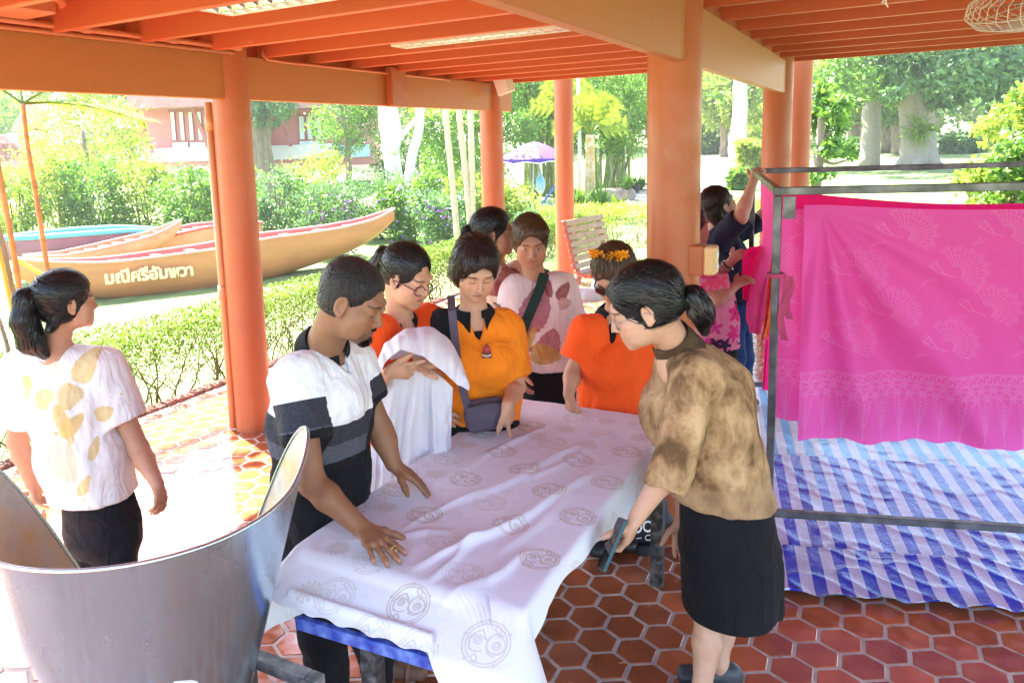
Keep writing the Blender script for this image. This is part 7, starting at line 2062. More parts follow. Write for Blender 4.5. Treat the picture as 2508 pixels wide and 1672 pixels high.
bt1, c1 = boat('long brown boat with cream lettering on its side and a raised bow', P0, [(40, 600), (110, 606), (240, 606), (330, 596), (500, 572), (620, 547), (720, 535), (800, 523), (870, 507), (905, 494), (932, 482)],
     [(40, 640), (110, 668), (240, 690), (330, 690), (420, 686), (500, 674), (620, 643), (720, 610), (800, 582), (870, 545), (932, 486)], .42, M['hull'], M['hull_red'], M['hull_pink'], .025)
font = None
for pth in (bpy.utils.system_resource('DATAFILES', path='fonts') + '/NotoSansThai-VariableFont_wdth,wght.woff2',):
    try: font = bpy.data.fonts.load(pth)
    except Exception: font = None
M['letter'] = mat('cream_lettering', (.80, .66, .36), .5, var=.05)
tl, tr_ = on_pl(240, 640, P0 - bn_ * .02, bn_), on_pl(442, 620, P0 - bn_ * .02, bn_)
tx = text_mesh('มณีศรีอัมพวา', .42, font, .004, 'lettering', M['letter'], bt1, .012)
dm = np.array([v.co[:] for v in tx.data.vertices]); wdt = dm[:, 0].max() - dm[:, 0].min(); k = np.linalg.norm(tr_ - tl) / wdt
ex = nrm(tr_ - tl); ez = nrm(UP - ex * (UP @ ex) + .12 * bn_); ey = np.cross(ex, ez)
Mx = Matrix.Identity(4)
for i in range(3): Mx[i][0], Mx[i][1], Mx[i][2] = ex[i] * k, ez[i] * k * 1.0, -ey[i]
mid = (tl + tr_) / 2 - bn_ * .03 - c1
for i in range(3): Mx[i][3] = mid[i]
tx.matrix_local = Mx
for (u, v) in ((400, 690), (565, 655)):
    p = on_pl(u, v, P0 + bn_ * .25, bn_); gz = ground_z(p[0], p[1]); b = MB(); b.box(V3(0, 0, (p[2] - gz) / 2), (.5, .25, max(.12, p[2] - gz + .06)), np.stack([bn_, bd_, UP], 1), bev=.01)
    o = b.build('timber_block', M['bark']); o.location = (p[0], p[1], gz); tag(o, 'short timber block propping the lettered boat, %s' % ('left of the column' if u == 400 else 'right of the column'), 'block')
boat('orange tan boat with its pointed prow raised, behind the lettered boat', P0 + bn_ * 1.15, [(60, 592), (150, 588), (230, 572), (300, 555), (350, 543), (395, 525), (430, 508)], [(60, 640), (150, 628), (230, 612), (300, 596), (350, 578), (395, 550), (430, 512)], .36, M['hull_tan'], M['hull'], M['hull_pink'])
boat('purple boat with pale blue top rail, furthest back at left', P0 + bn_ * 2.3, [(15, 552), (100, 545), (200, 536), (300, 530), (370, 532), (420, 540)], [(15, 600), (100, 602), (200, 600), (300, 590), (370, 575), (420, 550)], .5, M['hull_purple'], M['hull_purple'], M['cyan_paint'], .05)
boat('tan boat with red gunwale partly behind the near left column', P0 + bn_ * 1.75, [(330, 560), (400, 540), (470, 523), (540, 516), (620, 514)], [(330, 600), (400, 598), (470, 590), (540, 580), (620, 540)], .4, M['hull_tan'], M['hull_red'], M['hull_red'], .03)
p = on_pl(55, 640, P0 - bn_ * .3, bn_); b = MB()
b.bar(on_pl(28, 590, P0 - bn_ * .3, bn_), on_pl(118, 642, P0 - bn_ * .3, bn_), .16, .05, bev=.01)  # stands in for the boat's yellow end, added as a loose bar
o = b.build('yellow_boat_end', M['yellow_paint']); tag(o, 'yellow end of the near boat, added as a separate plank at far left', 'plank')

# ------------------------------------------------------------------ flowering shrub bank behind the boats
M['purple_flower'] = mat('purple_flowers', (.38, .16, .62), .6, var=.1)
def shrub(label, u, v, ru, rv, d, n, leaf, m, seed, flowers=0, group='shrubs behind the boats'):
    rs = np.random.default_rng(seed); k = F_PX / PX / d; c = W(u, v, d); rx, rz = ru / k, rv / k
    g = ground_z(c[0], c[1]); base = V3(c[0], c[1], g); t = empty('shrub', base, label, 'shrub', group)
    bl = [(c, (rx, rx * .8, rz))]
    for i in range(9):
        a = rs.uniform(0, 6.28); q = c + HR * rx * .7 * math.cos(a) + HF * rx * .5 * math.sin(a) + UP * rz * rs.uniform(-.6, .75); bl.append((q, (rx * .42, rx * .42, rz * .36)))
    low = max(c[2] - rz - g, .0); 
    if low > .05: bl.append((c - UP * (rz * .6 + low / 2), (rx * .9, rx * .7, max(low, .3))))
    P, tone = blob_points(bl, n, rs, .6); P[:, 2] = np.maximum(P[:, 2], g + .02)
    foliage('foliage', P, leaf, LM[m], t, rs, base, .55, .15, tone)
    b = MB()
    for i in range(7):
        e = c + HR * rx * rs.uniform(-.6, .6) + UP * rz * rs.uniform(-.2, .5); limb(b, [base + rs.normal(0, .1, 3) * (1, 1, 0), (base + e) / 2 + rs.normal(0, .1, 3), e], .03, .01, 5)
    b.build('stem', M['twig'], t, True).location = -Vector(base)
    if flowers:
        q = P[rs.integers(0, len(P), flowers * 3)]; q = q[np.argsort(q @ HF)][:flowers]; V, F = leaf_cards(np.repeat(q, 5, 0) - HF * .10, .05, rs, .8)
        o = mesh_obj('flowers', V - base, F, M['purple_flower'], t); o['kind'] = 'stuff'
sh = [(35, 470, 75, 95, 17, 'yellow', 'bright bushy shrub at the far left behind the boats'), (130, 440, 70, 110, 18, 'yellow', 'tall pale yellow green shrub left of the red house'), (225, 460, 70, 95, 17.5, 'green', 'mid green shrub below the feathery pale tree'),
      (320, 455, 75, 95, 18, 'yellow', 'bright yellow green shrub under the red house window'), (430, 470, 70, 85, 17, 'green', 'leafy green shrub just left of the near left column'), (535, 470, 70, 80, 18, 'green', 'green shrub hidden partly by the near left column'),
      (640, 465, 62, 80, 16, 'blue', 'dark blue green shrub right of the near left column'), (720, 440, 70, 85, 17.5, 'yellow', 'pale shrub in front of the blue roofed house wing'), (760, 485, 75, 62, 15, 'blue', 'dense dark shrub with purple flowers above the boat bow'),
      (850, 470, 70, 70, 17, 'blue', 'rounded dark green shrub below the white forked tree'), (940, 480, 70, 75, 16.5, 'green', 'light green shrub with purple flowers right of the boat bow'), (1020, 500, 65, 60, 15, 'blue', 'low shrub dotted with purple flowers behind slender palms'),
      (1085, 470, 70, 70, 18.5, 'yellow', 'light leafy shrub behind the far left column'), (1185, 490, 55, 62, 17.5, 'yellow', 'bright rounded bush right of the far left column'), (1235, 520, 45, 40, 16, 'blue', 'low flowering bush left of the slatted bench')]
for i, (u, v, ru, rv, d, m, lb) in enumerate(sh):
    shrub(lb, u, v, ru, rv, d, 5200, .085 if m != 'blue' else .07, m, 50 + i, 40 if 'purple' in lb or 'flowering' in lb else 0)

# ------------------------------------------------------------------ trees
def gpt(u, d):
    """ground under the view column u at distance d"""
    p = W(u, 400, d); return V3(p[0], p[1], ground_z(p[0], p[1]))
TG = 'trees around the lawn'
b0 = gpt(200, 21); tree('feathery_tree', 'pale feathery yellow green tree between the left palms and red house', b0, [([b0, W(205, 400, 21), W(190, 300, 21)], .10, .04), ([W(205, 390, 21), W(260, 320, 21), W(300, 280, 21)], .05, .02)],
     blobs_px([(120, 300, 60, 70), (200, 270, 70, 60), (270, 290, 60, 60), (160, 370, 60, 50), (250, 370, 60, 45), (310, 340, 40, 40), (200, 180, 90, 60), (60, 330, 30, 40)], 21, 1.5), 9000, .10, LM['yellow'], M['bark'], TG, 1)
b0 = gpt(612, 25); tree('broad_trunk_tree', 'tree with thick brown trunk and blue green leaves right of the near left column', b0, [([b0, W(608, 400, 25), W(598, 320, 25), W(590, 240, 25), W(590, 120, 25)], .36, .30)],
     blobs_px([(620, 262, 45, 30), (590, 240, 50, 30), (650, 250, 30, 25), (600, 160, 110, 60), (560, 275, 25, 20)], 24.4, .6), 4200, .16, LM['blue'], M['bark'], TG, 2)
b0 = gpt(800, 22); tree('lime_tree', 'lime green spreading tree left of the white forked trunk', b0, [([b0, W(800, 400, 22), W(800, 320, 22), W(780, 240, 22)], .12, .04), ([W(800, 340, 22), W(850, 290, 22)], .05, .02)],
     blobs_px([(780, 270, 55, 45), (840, 280, 50, 45), (745, 290, 35, 45), (860, 240, 60, 40), (800, 330, 45, 28), (890, 330, 40, 45), (800, 180, 110, 60)], 22, 1), 9000, .10, LM['green'], M['bark'], TG, 3)
b0 = gpt(915, 19.5); tree('white_forked_tree', 'white barked tree forking above the shrubs behind the boat bow', b0, [([b0, W(908, 410, 19.5), W(893, 330, 19.5), W(884, 250, 19.5), W(880, 150, 19.5)], .24, .16), ([W(900, 350, 19.4), W(915, 305, 19.3), W(900, 255, 19.3), W(890, 150, 19.3)], .15, .12),
     ([W(918, 318, 19.4), W(945, 285, 19.4), W(968, 262, 19.4), W(1000, 200, 19.4)], .07, .05), ([gpt(935, 19.8), W(936, 400, 19.8), W(952, 330, 19.8), W(968, 290, 19.8), W(962, 240, 19.8), W(955, 140, 19.8)], .13, .10)],
     blobs_px([(930, 270, 40, 22), (990, 240, 40, 30), (900, 140, 140, 70), (1000, 120, 120, 60)], 20.5, .8), 3600, .10, LM['yellow'], M['white_bark'], TG, 4)
def bamboo(label, us, d, top, seed, blobs, n, m):
    rs = np.random.default_rng(seed); base = gpt(np.mean(us), d); t = empty('bamboo_clump', base, label, 'bamboo', 'bamboo clumps')
    for u in us:
        b = MB(); g = gpt(u, d + rs.normal(0, .4)); e = g + UP * top + HR * rs.normal(0, .5) + HF * rs.normal(0, .3); limb(b, [g, (g + e) / 2 + HR * rs.normal(0, .1), e], .055, .03, 6); o = b.build('culm', M['culm'], t, True); o.location = -Vector(base)
    P, tone = blob_points(blobs, n, rs, .3); foliage('leaves', P, .17, LM[m], t, rs, base, .26, -.7, tone)
M['culm'] = mat('bamboo_culm', (.17, .20, .07), .5, var=.3, vscale=6)
bamboo('tall feathery bamboo clump behind the purple umbrella', np.linspace(1205, 1290, 22), 25, 4.0, 1, blobs_px([(1130, 230, 70, 50), (1210, 220, 70, 50), (1180, 290, 65, 40), (1245, 290, 50, 45), (1000, 290, 60, 60), (1060, 330, 60, 60), (1010, 370, 50, 40), (1080, 250, 60, 50), (1150, 150, 130, 50)], 24, 1.4), 15000, 'green')
bamboo('arching bamboo clump with dark culms left of the big column', np.linspace(1360, 1445, 26), 26, 3.6, 2, blobs_px([(1330, 230, 60, 50), (1400, 220, 70, 55), (1450, 270, 45, 60), (1380, 300, 60, 45), (1430, 330, 50, 35), (1320, 310, 45, 40), (1470, 210, 50, 50), (1400, 150, 130, 50)], 25, 1.2), 13000, 'green')
bamboo('dim bamboo thicket far behind the slender palm stems', np.linspace(955, 1110, 18), 29, 4.0, 3, blobs_px([(960, 330, 60, 60), (1040, 400, 70, 50), (1110, 390, 60, 50), (900, 400, 50, 40)], 28, 1), 7000, 'deep')

# golden fan palms
def fan_palm(label, u, v, d, stems, rad, nfr, seed):
    rs = np.random.default_rng(seed); c = W(u, v, d); base = gpt(stems[0][0], d); t = empty('golden_palm', base, label, 'palm', 'golden palms')
    for (us, vt, r) in stems:
        g = gpt(us, d); b = MB(); e = W(u + (us - u) * .4, vt, d); q = np.linspace(0, 1, 30)[:, None]; pts = g * (1 - q) + e * q; b.tube(pts, r * (1 + .1 * (np.arange(30) % 4 == 0)), 8); b.build('stem', M['cane_gold'], t, True).location = -Vector(base)
    for k in range(nfr):
        a = math.pi * (.02 + .96 * k / (nfr - 1)); dd = nrm(HR * math.cos(a) + HF * rs.uniform(-.7, .5) + UP * (math.sin(a) * .9 + .12)); s = nrm(np.cross(dd, HF + .3 * rs.normal(size=3))); b = MB(); o = c + dd * rad * .25
        b.tube([c - UP * .1, c + dd * rad * .3, c + dd * rad * .9], [.02, .014, .005], 5)
        for j in range(-11, 12):
            for l_ in (.3, .5, .7, .9):
                p = c + dd * rad * l_; e = p + (dd * .75 + s * (.075 * j)) * rad * .45 - UP * .05 * abs(j) * rad * .2; w = nrm(np.cross(e - p, HF)) * .009; b.add([p, (p + e) / 2 + w, e, (p + e) / 2 - w], [(0, 1, 2, 3)])
        f_ = b.build('frond', LM['palm'], t); f_.location = -Vector(base); nv = len(f_.data.vertices); a_ = f_.data.attributes.new('Col', 'FLOAT_COLOR', 'POINT'); a_.data.foreach_set('color', np.repeat(rs.uniform(.2, 1, nv), 4).astype(np.float32))
M['cane_gold'] = mat('golden_palm_stem', (.50, .30, .08), .6, var=.3, vscale=10, col2=(.42, .34, .26))
fan_palm('golden yellow palm with twin stems left of the big column', 1356, 300, 19.5, [(1347, 310, .075), (1360, 310, .085)], .85, 9, 5)
fan_palm('second golden palm partly behind the far middle column', 1296, 250, 20.5, [(1310, 260, .07)], .75, 8, 6)
b0 = gpt(1332, 20.2); b = MB(); b.tube([b0, W(1331, 300, 20.2), W(1327, 120, 20.2)], [.05, .045, .04], 8); o = b.build('bare_palm_stem', M['white_bark'], None, True); tag(o, 'bare whitish palm stem between the two golden palms', 'palm')

# purple umbrella with stall things
M['purple_canvas'] = mat('purple_canvas', (.10, .03, .27), .7, var=.08, trans=.1)
uc = W(1226, 326, 20.0); ug = gpt(1222, 20.0); um = empty('garden_umbrella', ug, 'purple garden umbrella with white edged scallops at the bamboo', 'umbrella')
G = np.zeros((8, 41, 3)); R_u = .86
for i, s_ in enumerate(np.linspace(0, 1, 8)):
    for j in range(41):
        a = 2 * math.pi * j / 40; cusp = abs(((j / 5.0) % 1) - .5) * 2
        r = R_u * s_ * (1 - .05 * (1 - cusp)); G[i, j] = uc + HR * r * math.cos(a) + HF * r * math.sin(a) - UP * (.40 * s_ ** 1.5 + .02 * (1 - cusp) * s_)
b = MB(); b.grid(G); b.build('canopy', M['purple_canvas'], um, True).location = -Vector(ug)
E_ = G[-1]; V2 = np.stack([E_, E_ - UP * np.array([.05 + .07 * (abs(((j / 5.0) % 1) - .5) * 2) for j in range(41)])[:, None]], 0); b = MB(); b.grid(V2); b.build('valance', M['purple_canvas'], um).location = -Vector(ug)
b = MB(); b.tube(V2[1], .014, 5, False); b.build('piping', M['white_paint'], um, True).location = -Vector(ug)
b = MB(); b.tube([ug, uc], .02, 8); b.build('pole', M['white_bark'], um, True).location = -Vector(ug)
M['blue_bar'] = mat('blue_painted_bar', (.06, .16, .50), .5, var=.1)
b = MB(); b.bar(W(1242, 474, 19.5), W(1276, 424, 19.5), .05, .05); b.bar(W(1240, 468, 19.5), W(1282, 470, 19.5), .05, .05); b.bar(W(1276, 424, 19.5), W(1280, 474, 19.5), .05, .05)
o = b.build('handcart', M['blue_bar']); tag(o, 'blue metal cart frame under the purple umbrella', 'handcart')
b = MB(); c = W(1241, 408, 20.3); P, Q = surface([ell(c - UP * .18, np.eye(3), (.13, .10, .26), .05), cone(c + UP * .05, c + UP * .28, .05, .01, .05)], .03)
o = mesh_obj('hanging_bag', P - c, Q, mat('blue_white_bag', (.55, .66, .74), .5, var=.2, vscale=3, col2=(.12, .42, .66)), None, True); o.location = c; tag(o, 'pale blue and white bag hanging under the purple umbrella', 'bag')
# pots, trough and yellow lily
M['terracotta'] = mat('terracotta', (.42, .15, .09), .8, var=.15)
c = gpt(1322, 18.5); b = MB(); b.lathe([(0, 0), (.17, 0), (.24, .36), (.26, .36), (.26, .42), (.22, .42), (.2, .3)], n=24); o = b.build('flower_pot', M['terracotta'], None, auto=40); o.location = c; tag(o, 'big terracotta pot at the foot of the golden palms', 'pot')
def tuft(name, label, c, n, L, m, seed, spread=.9, w=.03, cat='plant'):
    rs = np.random.default_rng(seed); b = MB(); t = empty(name, c, label, cat)
    for i in range(n):
        a = rs.uniform(0, 6.28); e = rs.uniform(.15, spread); l = L * rs.uniform(.6, 1.1); d = np.array([math.cos(a) * e, math.sin(a) * e, 1.0]); d /= np.linalg.norm(d); s = np.array([-math.sin(a), math.cos(a), 0]) * w * rs.uniform(.7, 1.3)
        p1 = d * l * .55; p2 = d * l - UP * l * e * .35; b.add([-s * .4, s * .4, p1 + s, p1 - s, p2], [(0, 1, 2, 3), (3, 2, 4)])
    o = b.build('leaves', LM[m], t); nv = len(o.data.vertices); a_ = o.data.attributes.new('Col', 'FLOAT_COLOR', 'POINT'); a_.data.foreach_set('color', np.repeat(rs.uniform(.1, 1, nv), 4).astype(np.float32)); o['kind'] = 'stuff'
tuft('strap_leaf_plant', 'spiky green plant beside the terracotta pot', gpt(1330, 18.9), 90, 1.0, 'green', 1, .5)
tuft('strap_leaf_plant', 'spiky green plant right of the golden palm stems', gpt(1380, 19.2), 90, .95, 'green', 2, .6)
tuft('lily_plant', 'pale yellow broad leaved plant on the lawn by the bench', on_ground(1420, 503), 16, .75, 'palm', 3, .8, .11)
tuft('strap_leaf_plant', 'green leafy plant growing out of the wooden trough', W(1440, 440, 22.3), 70, .65, 'green', 4, 1.1)
tuft('strap_leaf_plant', 'low green plant with black pots near the big column', gpt(1468, 25), 90, .7, 'green', 5, 1.4, .05)
M['stone'] = mat('weathered_wood_trough', (.26, .20, .17), .9, var=.3, vscale=6, bump=.6)
c = gpt(1417, 22.5); P, Q = surface([ecap(c + V3(-.35, -.1, .16), c + V3(.32, .1, .16), (.20, .24), (.20, .22), HF, .05, p=4)], .03); o = mesh_obj('wooden_trough', P - c, Q, M['stone'], None, True); o.location = c; tag(o, 'grey brown wooden trough planted with green leaves', 'trough')
c = gpt(1458, 24.2); b = MB(); b.lathe([(0, 0), (.12, 0), (.16, .26), (.14, .26), (.13, .2)], n=18); o = b.build('black_pot', M['black'], None, auto=40); o.location = c; tag(o, 'small black plastic plant pot beside the sandy path', 'pot')
# path beyond
pp = [on_ground(u, v) + UP * .012 for u, v in ((1400, 500), (1560, 485), (1560, 455), (1480, 445), (1475, 425), (1560, 420), (1430, 470))]
G = np.zeros((20, 5, 3))
for i, s_ in enumerate(np.linspace(0, 1, 20)):
    for j, w in enumerate(np.linspace(-1, 1, 5)):
        q = np.array([-5.2 - 2.6 * s_, 21 + 22 * s_]); d = np.array([.99, .12]); x, y = q + d * w * (1.3 + .6 * s_); G[i, j] = (x, y, ground_z(x, y) + .03)
b = MB(); b.grid(G); o = b.build('path', M['path'], None, True); tag(o, kind='structure', label='pale sandy path crossing the lawn')

# right hand side: lawn trees
b0 = gpt(1872, 14.5); tree('gnarled_tree', 'small gnarled tree with dark crooked trunk and glossy leaves beside the right column', b0, [([b0, W(1868, 410, 14.5), W(1886, 372, 14.5), W(1878, 335, 14.5), W(1892, 290, 14.5), W(1885, 250, 14.5)], .13, .05), ([W(1886, 368, 14.5), W(1915, 378, 14.5), W(1950, 366, 14.5)], .04, .015), ([W(1880, 335, 14.5), W(1910, 300, 14.5)], .05, .02)],
     blobs_px([(1888, 225, 36, 38), (1900, 290, 40, 36), (1925, 250, 32, 30), (1940, 345, 34, 18), (1905, 340, 26, 22), (1880, 400, 26, 14), (1865, 260, 26, 40)], 14.5, .4), 3000, .11, LM['green'], M['bark'], TG, 11, .6)
b0 = on_ground(1996, 386); d0 = float(b0 @ HF); tree('pale_trunk_tree', 'tall tree with pale straight trunk left of the huge trunk', b0, [([b0, W(1999, 330, d0), W(2004, 250, d0), W(2008, 120, d0), W(2010, 20, d0)], .38, .24)],
     blobs_px([(1990, 190, 60, 36), (2040, 160, 50, 40), (1930, 170, 50, 40), (1990, 130, 90, 40), (1945, 230, 40, 25), (2050, 210, 26, 26), (2000, 40, 130, 70)], d0 - 1, 1.5), 7000, .24, LM['green'], M['pale_bark'], TG, 12)
b0 = on_ground(2110, 388); d0 = float(b0 @ HF); tk = [([b0 + HR * a, W(2108 + s, 330, d0), W(2106 + s, 260, d0), W(2100 + s * 1.3, 150, d0), W(2096 + s * 2, 20, d0)], r, r * .75) for a, s, r in ((-.28, -14, .42), (.30, 14, .42), (0, 0, .5))]
tk += [([b0 + HR * a + HF * f, W(2110 + a * 22, 345, d0 - .15), W(2108 + a * 12, 270, d0 - .1)], .20, .10) for a, f in ((-.75, .0), (.72, .0), (-.35, -.55), (.35, -.55))]
t_ = tree('huge_trunk_tree', 'huge tree with a fluted double trunk and a fern growing on it', b0, tk, blobs_px([(2130, 200, 40, 22), (2180, 190, 60, 34), (2230, 160, 70, 40), (2090, 150, 50, 34), (2290, 190, 60, 40), (2060, 215, 26, 14), (2170, 230, 40, 16), (2330, 150, 60, 50), (2150, 60, 190, 70)], d0 - 2, 1.2), 9000, .24, LM['blue'], M['pale_bark'], TG, 13)
rs_ = np.random.default_rng(3); c = W(2112, 292, d0 - .85); V, F = leaf_cards(c + rs_.normal(0, .12, (160, 3)), .65, rs_, .10, -.6); o = mesh_obj('fern', V - b0, F, LM['palm'], t_, cols=np.ones((len(V), 3)) * .3); o['kind'] = 'stuff'
b0 = on_ground(1692, 392); d0 = float(b0 @ HF); tree('white_palm_trunk', 'tall smooth white royal palm trunk on the lawn left of the right columns', b0, [([b0, W(1697, 300, d0), W(1703, 200, d0), W(1710, 20, d0)], .33, .22)], blobs_px([(1640, 205, 26, 22), (1690, 20, 120, 40)], d0, .4), 900, .35, LM['green'], M['white_bark'], TG, 14)
b0 = on_ground(1663, 362); d0 = float(b0 @ HF); tree('lawn_tree', 'small brown trunked tree beside the white royal palm trunk', b0, [([b0, W(1663, 320, d0), W(1660, 230, d0)], .22, .15)], blobs_px([(1660, 250, 55, 40), (1620, 230, 40, 50), (1700, 240, 50, 45), (1740, 280, 40, 40), (1650, 180, 80, 40), (1730, 200, 50, 40)], d0, 1.5), 7000, .26, LM['yellow'], M['bark'], TG, 15)
for i, (u, v) in enumerate(((2040, 352), (2062, 355), (1962, 352), (2340, 365))):
    b0 = on_ground(u, v); d0 = float(b0 @ HF)
    tree('lawn_tree', ['far slim tree just left of the huge trunk', 'far paired tree beside the huge trunk', 'far tree left of the pale straight trunk', 'far tree behind the leafy branch at right edge'][i], b0, [([b0, W(u - 2, v - 70, d0), W(u + 4, v - 190, d0)], .30, .2)],
         blobs_px([(u, v - 110, 50, 40), (u - 40, v - 140, 45, 45), (u + 40, v - 150, 50, 40), (u, v - 200, 90, 45)], d0, 2), 5000, .30, LM[('yellow', 'green', 'yellow', 'blue')[i]], M['bark'], TG, 20 + i)
b0 = gpt(2290, 13); tree('leafy_branch_tree', 'broad leaved tree reaching in at the right edge with yellow tipped leaves', b0, [([b0, W(2300, 420, 13), W(2285, 340, 13), W(2265, 290, 13)], .09, .04), ([W(2290, 350, 13), W(2340, 300, 13), W(2380, 230, 13)], .06, .02)],
     blobs_px([(2268, 285, 28, 24), (2318, 262, 34, 28), (2350, 232, 28, 34), (2296, 330, 30, 18), (2340, 345, 30, 20), (2380, 290, 36, 44)], 13, .4), 1700, .11, LM['yellow'], M['bark'], TG, 30, .6)
for i, (u, v, ru, rv, d, m, lb) in enumerate(((2290, 402, 75, 28, 12, 'yellow', 'low sprawling leafy bush behind the frame at right'), (2330, 380, 50, 30, 11.5, 'green', 'leafy bush at the right edge above the frame rail'), (2215, 335, 42, 26, 34, 'blue', 'rounded dark bush on the far lawn right of the huge trunk'), (1925, 345, 45, 20, 36, 'deep', 'dark low bush far behind the gnarled tree'),
      (1625, 330, 40, 45, 42, 'deep', 'dark round bush beyond the lawn beside the big column'), (1725, 350, 26, 22, 28, 'yellow', 'small pale bush on the lawn left of the right columns'), (1698, 412, 14, 13, 24, 'green', 'tiny lone green bush on the bright lawn'))):
    shrub(lb, u, v, ru, rv, d, 3000, .10 if d < 15 else .24, m, 90 + i, 0, 'bushes on the right lawn')
# far wall of trees round the lawn
k = 0
for u in np.arange(-60, 2500, 92):
    d = 52 + 6 * math.sin(u * .021) + 4 * math.sin(u * .05); b0 = gpt(u, d); kk = F_PX / PX / d; rs_ = np.random.default_rng(200 + k); h = 120 + 50 * rs_.uniform()
    if 1480 < u < 2420 or u > 900 or True:
        side = 'left' if u < 800 else ('middle' if u < 1550 else 'right')
        tree('far_tree', 'distant tree in the %s part of the wood, %s in its row' % (side, ['first', 'second', 'third', 'fourth', 'fifth', 'sixth', 'seventh', 'eighth', 'ninth', 'tenth'][[q for q in np.arange(-60, 2500, 92) if ('left' if q < 800 else ('middle' if q < 1550 else 'right')) == side].index(u)]), b0, [([b0, b0 + UP * 6], .3, .2)],
             [(b0 + UP * rs_.uniform(1.5, 9) + HR * rs_.normal(0, 1.5) + HF * rs_.normal(0, .8), (rs_.uniform(1.6, 2.8),) * 2 + (rs_.uniform(1.2, 2.2),)) for _ in range(9)], 3600, .42, LM[('blue', 'green', 'yellow', 'yellow', 'green')[int(rs_.integers(0, 5))]], M['bark'], 'trees of the far wood', 300 + k)
    k += 1

# ------------------------------------------------------------------ red wooden houses
M['red_wall'] = mat('faded_red_boards', (.60, .22, .22), .7, var=.12, vscale=2, stretch=(1, 1, .2))
M['dark_red'] = mat('dark_red_timber', (.42, .13, .11), .7, var=.15)
M['white_board'] = mat('white_boards', (.80, .78, .76), .6, var=.05)
M['pink_roof'] = mat('faded_pink_tiles', (.50, .22, .22), .8, var=.15, vscale=4)
M['pane'] = mat('pale_glass', (.62, .76, .82), .12, var=.05, spec=.8)
M['blue_sheet'] = mat('pale_blue_sheet', (.45, .62, .72), .5, var=.08)
HD = 27.0
def hb(name, u0, v0, u1, v1, d0, depth, m, par, base, ext=0):
    """box whose front face fills the picture rectangle at distance d0"""
    a = W(u0, v0, d0); c = W(u1, v1, d0); ctr = (a + c) / 2 + HF * depth / 2; w = abs((c - a) @ HR); h = abs(c[2] - a[2])
    b = MB(); b.box(ctr, (w, depth, h), np.stack([HR, HF, UP], 1)); o = b.build(name, m, par); o.location = -Vector(base); return o
def strut(u0, v0, u1, v1, d, par, base):
    b = MB(); b.bar(W(u0, v0, d), W(u1, v1, d), .10, .10); o = b.build('strut', M['dark_red'], par); o.location = -Vector(base)
hA = gpt(410, HD + 2); house = empty('red_house', hA, 'faded red raised wooden house with pale windows and slanting struts', 'house')
hb('wall', 312, 150, 560, 345, HD, 4, M['red_wall'], house, hA); hb('white_panel', 338, 342, 560, 366, HD - .25, .2, M['white_board'], house, hA); hb('floor_beam', 336, 366, 560, 380, HD - .2, 4.5, M['red_wall'], house, hA)
hb('eave', 290, 216, 580, 240, HD - 1.2, 6, M['pink_roof'], house, hA); hb('vent_panel', 385, 244, 460, 256, HD - .06, .06, M['dark_red'], house, hA); hb('wing_wall', 268, 292, 316, 320, HD + .3, 2, M['dark_red'], house, hA); hb('wing_panel', 268, 262, 316, 293, HD + .2, .2, M['white_board'], house, hA)
for (a, b_) in ((391, 404), (411, 424), (432, 445), (452, 465)):
    f_ = hb('window', a - 2, 254, b_ + 2, 325, HD - .08, .08, M['dark_red'], house, hA); g_ = hb('pane', a, 258, b_, 322, HD - .10, .06, M['pane'], f_, hA); g_.location = (0, 0, 0)
for (a, b_) in ((396, 432), (436, 472)):
    f_ = hb('window', a - 2, 326, b_ + 2, 342, HD - .08, .08, M['dark_red'], house, hA); g_ = hb('pane', a, 328, b_, 340, HD - .10, .06, M['pane'], f_, hA); g_.location = (0, 0, 0)
strut(313, 246, 350, 352, HD - .5, house, hA); strut(440, 244, 486, 356, HD - .5, house, hA)
for u in (350, 430, 520): hb('stilt', u, 378, u + 9, 440, HD + .5, .2, M['dark_red'], house, hA)
hB = gpt(740, HD + 5); h2 = empty('red_house', hB, 'red house wing with long pale panels behind the brown trunked tree', 'house'); HE = HD + 3
hb('wall', 600, 150, 860, 345, HE, 4, M['red_wall'], h2, hB); hb('white_panel', 618, 335, 780, 362, HE - .3, .2, M['white_board'], h2, hB); hb('blue_panel', 780, 334, 850, 360, HE - .3, .2, M['blue_sheet'], h2, hB); hb('floor_beam', 615, 362, 860, 378, HE - .2, 4.5, M['red_wall'], h2, hB); hb('eave', 590, 226, 760, 246, HE - 1.2, 6, M['pink_roof'], h2, hB)
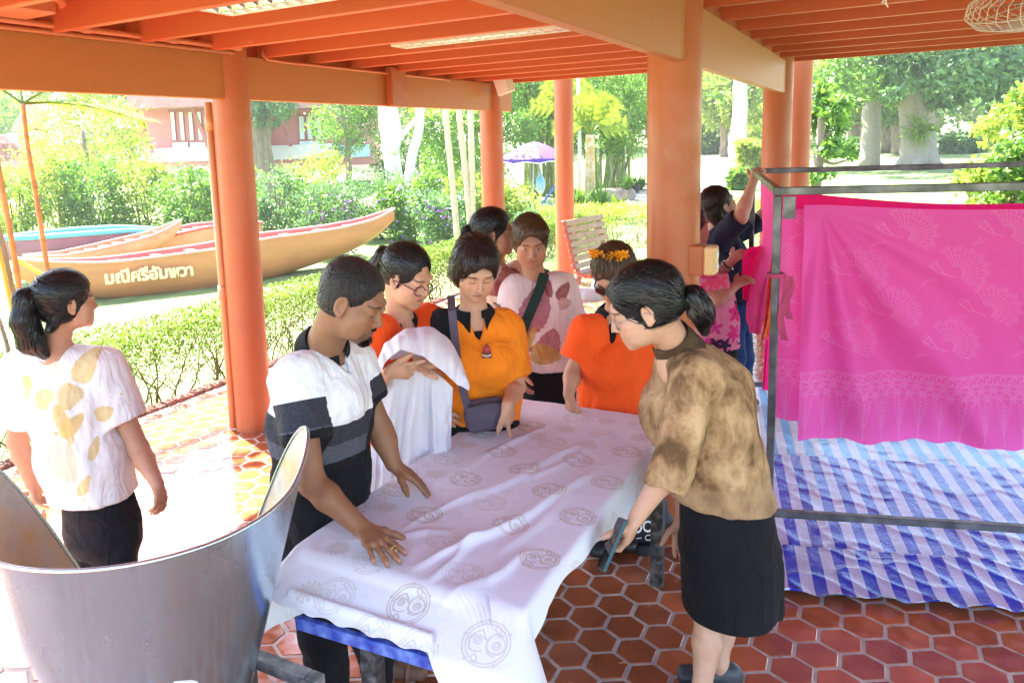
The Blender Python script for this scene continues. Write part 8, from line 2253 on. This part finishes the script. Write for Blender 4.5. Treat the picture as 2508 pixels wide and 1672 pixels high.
for (a, b_) in ((686, 700), (704, 718), (722, 736), (740, 754)):
    f_ = hb('window', a - 2, 264, b_ + 2, 322, HE - .08, .08, M['dark_red'], h2, hB); g_ = hb('pane', a, 268, b_, 320, HE - .10, .06, M['pane'], f_, hB); g_.location = (0, 0, 0)
f_ = hb('window', 684, 323, 740, 336, HE - .1, .08, M['dark_red'], h2, hB); g_ = hb('pane', 688, 325, 736, 334, HE - .12, .06, M['pane'], f_, hB); g_.location = (0, 0, 0)
strut(640, 262, 668, 336, HE - .5, h2, hB)
hC = gpt(30, 33); h3 = empty('gabled_house', hC, 'pale pink gabled roofs of a house beyond the left palms', 'house'); HG = 31
def gable(name, pts, depth, m):
    f0 = [W(u, v, HG) for u, v in pts]; f1 = [p + HF * depth for p in f0]; n = len(pts)
    o = mesh_obj(name, np.array(f0 + f1) - hC, [tuple(range(n)), tuple(range(2 * n - 1, n - 1, -1))] + [(i, i + n, (i + 1) % n + n, (i + 1) % n) for i in range(n)], m, h3)
gable('roof', [(22, 300), (58, 240), (76, 232), (118, 300), (70, 294)], 6, M['pink_roof']); gable('eave', [(-10, 320), (20, 305), (120, 300), (130, 330), (40, 330)], 5, M['white_board']); gable('porch_roof', [(-20, 310), (10, 312), (72, 368), (-20, 372)], 5, M['pink_roof']); gable('wall', [(-20, 330), (120, 330), (120, 430), (-20, 430)], 4.5, M['red_wall'])

# ------------------------------------------------------------------ thin volume added over the garden to imitate overexposure and flare
hz = MB(); hz.box((0, 20, 9.4), (260, 260, 22)); hm = bpy.data.materials.new('flare_volume'); hm.use_nodes = True
nt = hm.node_tree; nt.nodes.remove(nt.nodes['Principled BSDF']); pv = nt.nodes.new('ShaderNodeVolumePrincipled'); pv.inputs['Color'].default_value = (.90, .96, .92, 1); pv.inputs['Density'].default_value = .0013; pv.inputs['Anisotropy'].default_value = .3
nt.links.new(pv.outputs[0], nt.nodes['Material Output'].inputs['Volume'])
ho = hz.build('flare_veil', hm); tag(ho, kind='stuff')
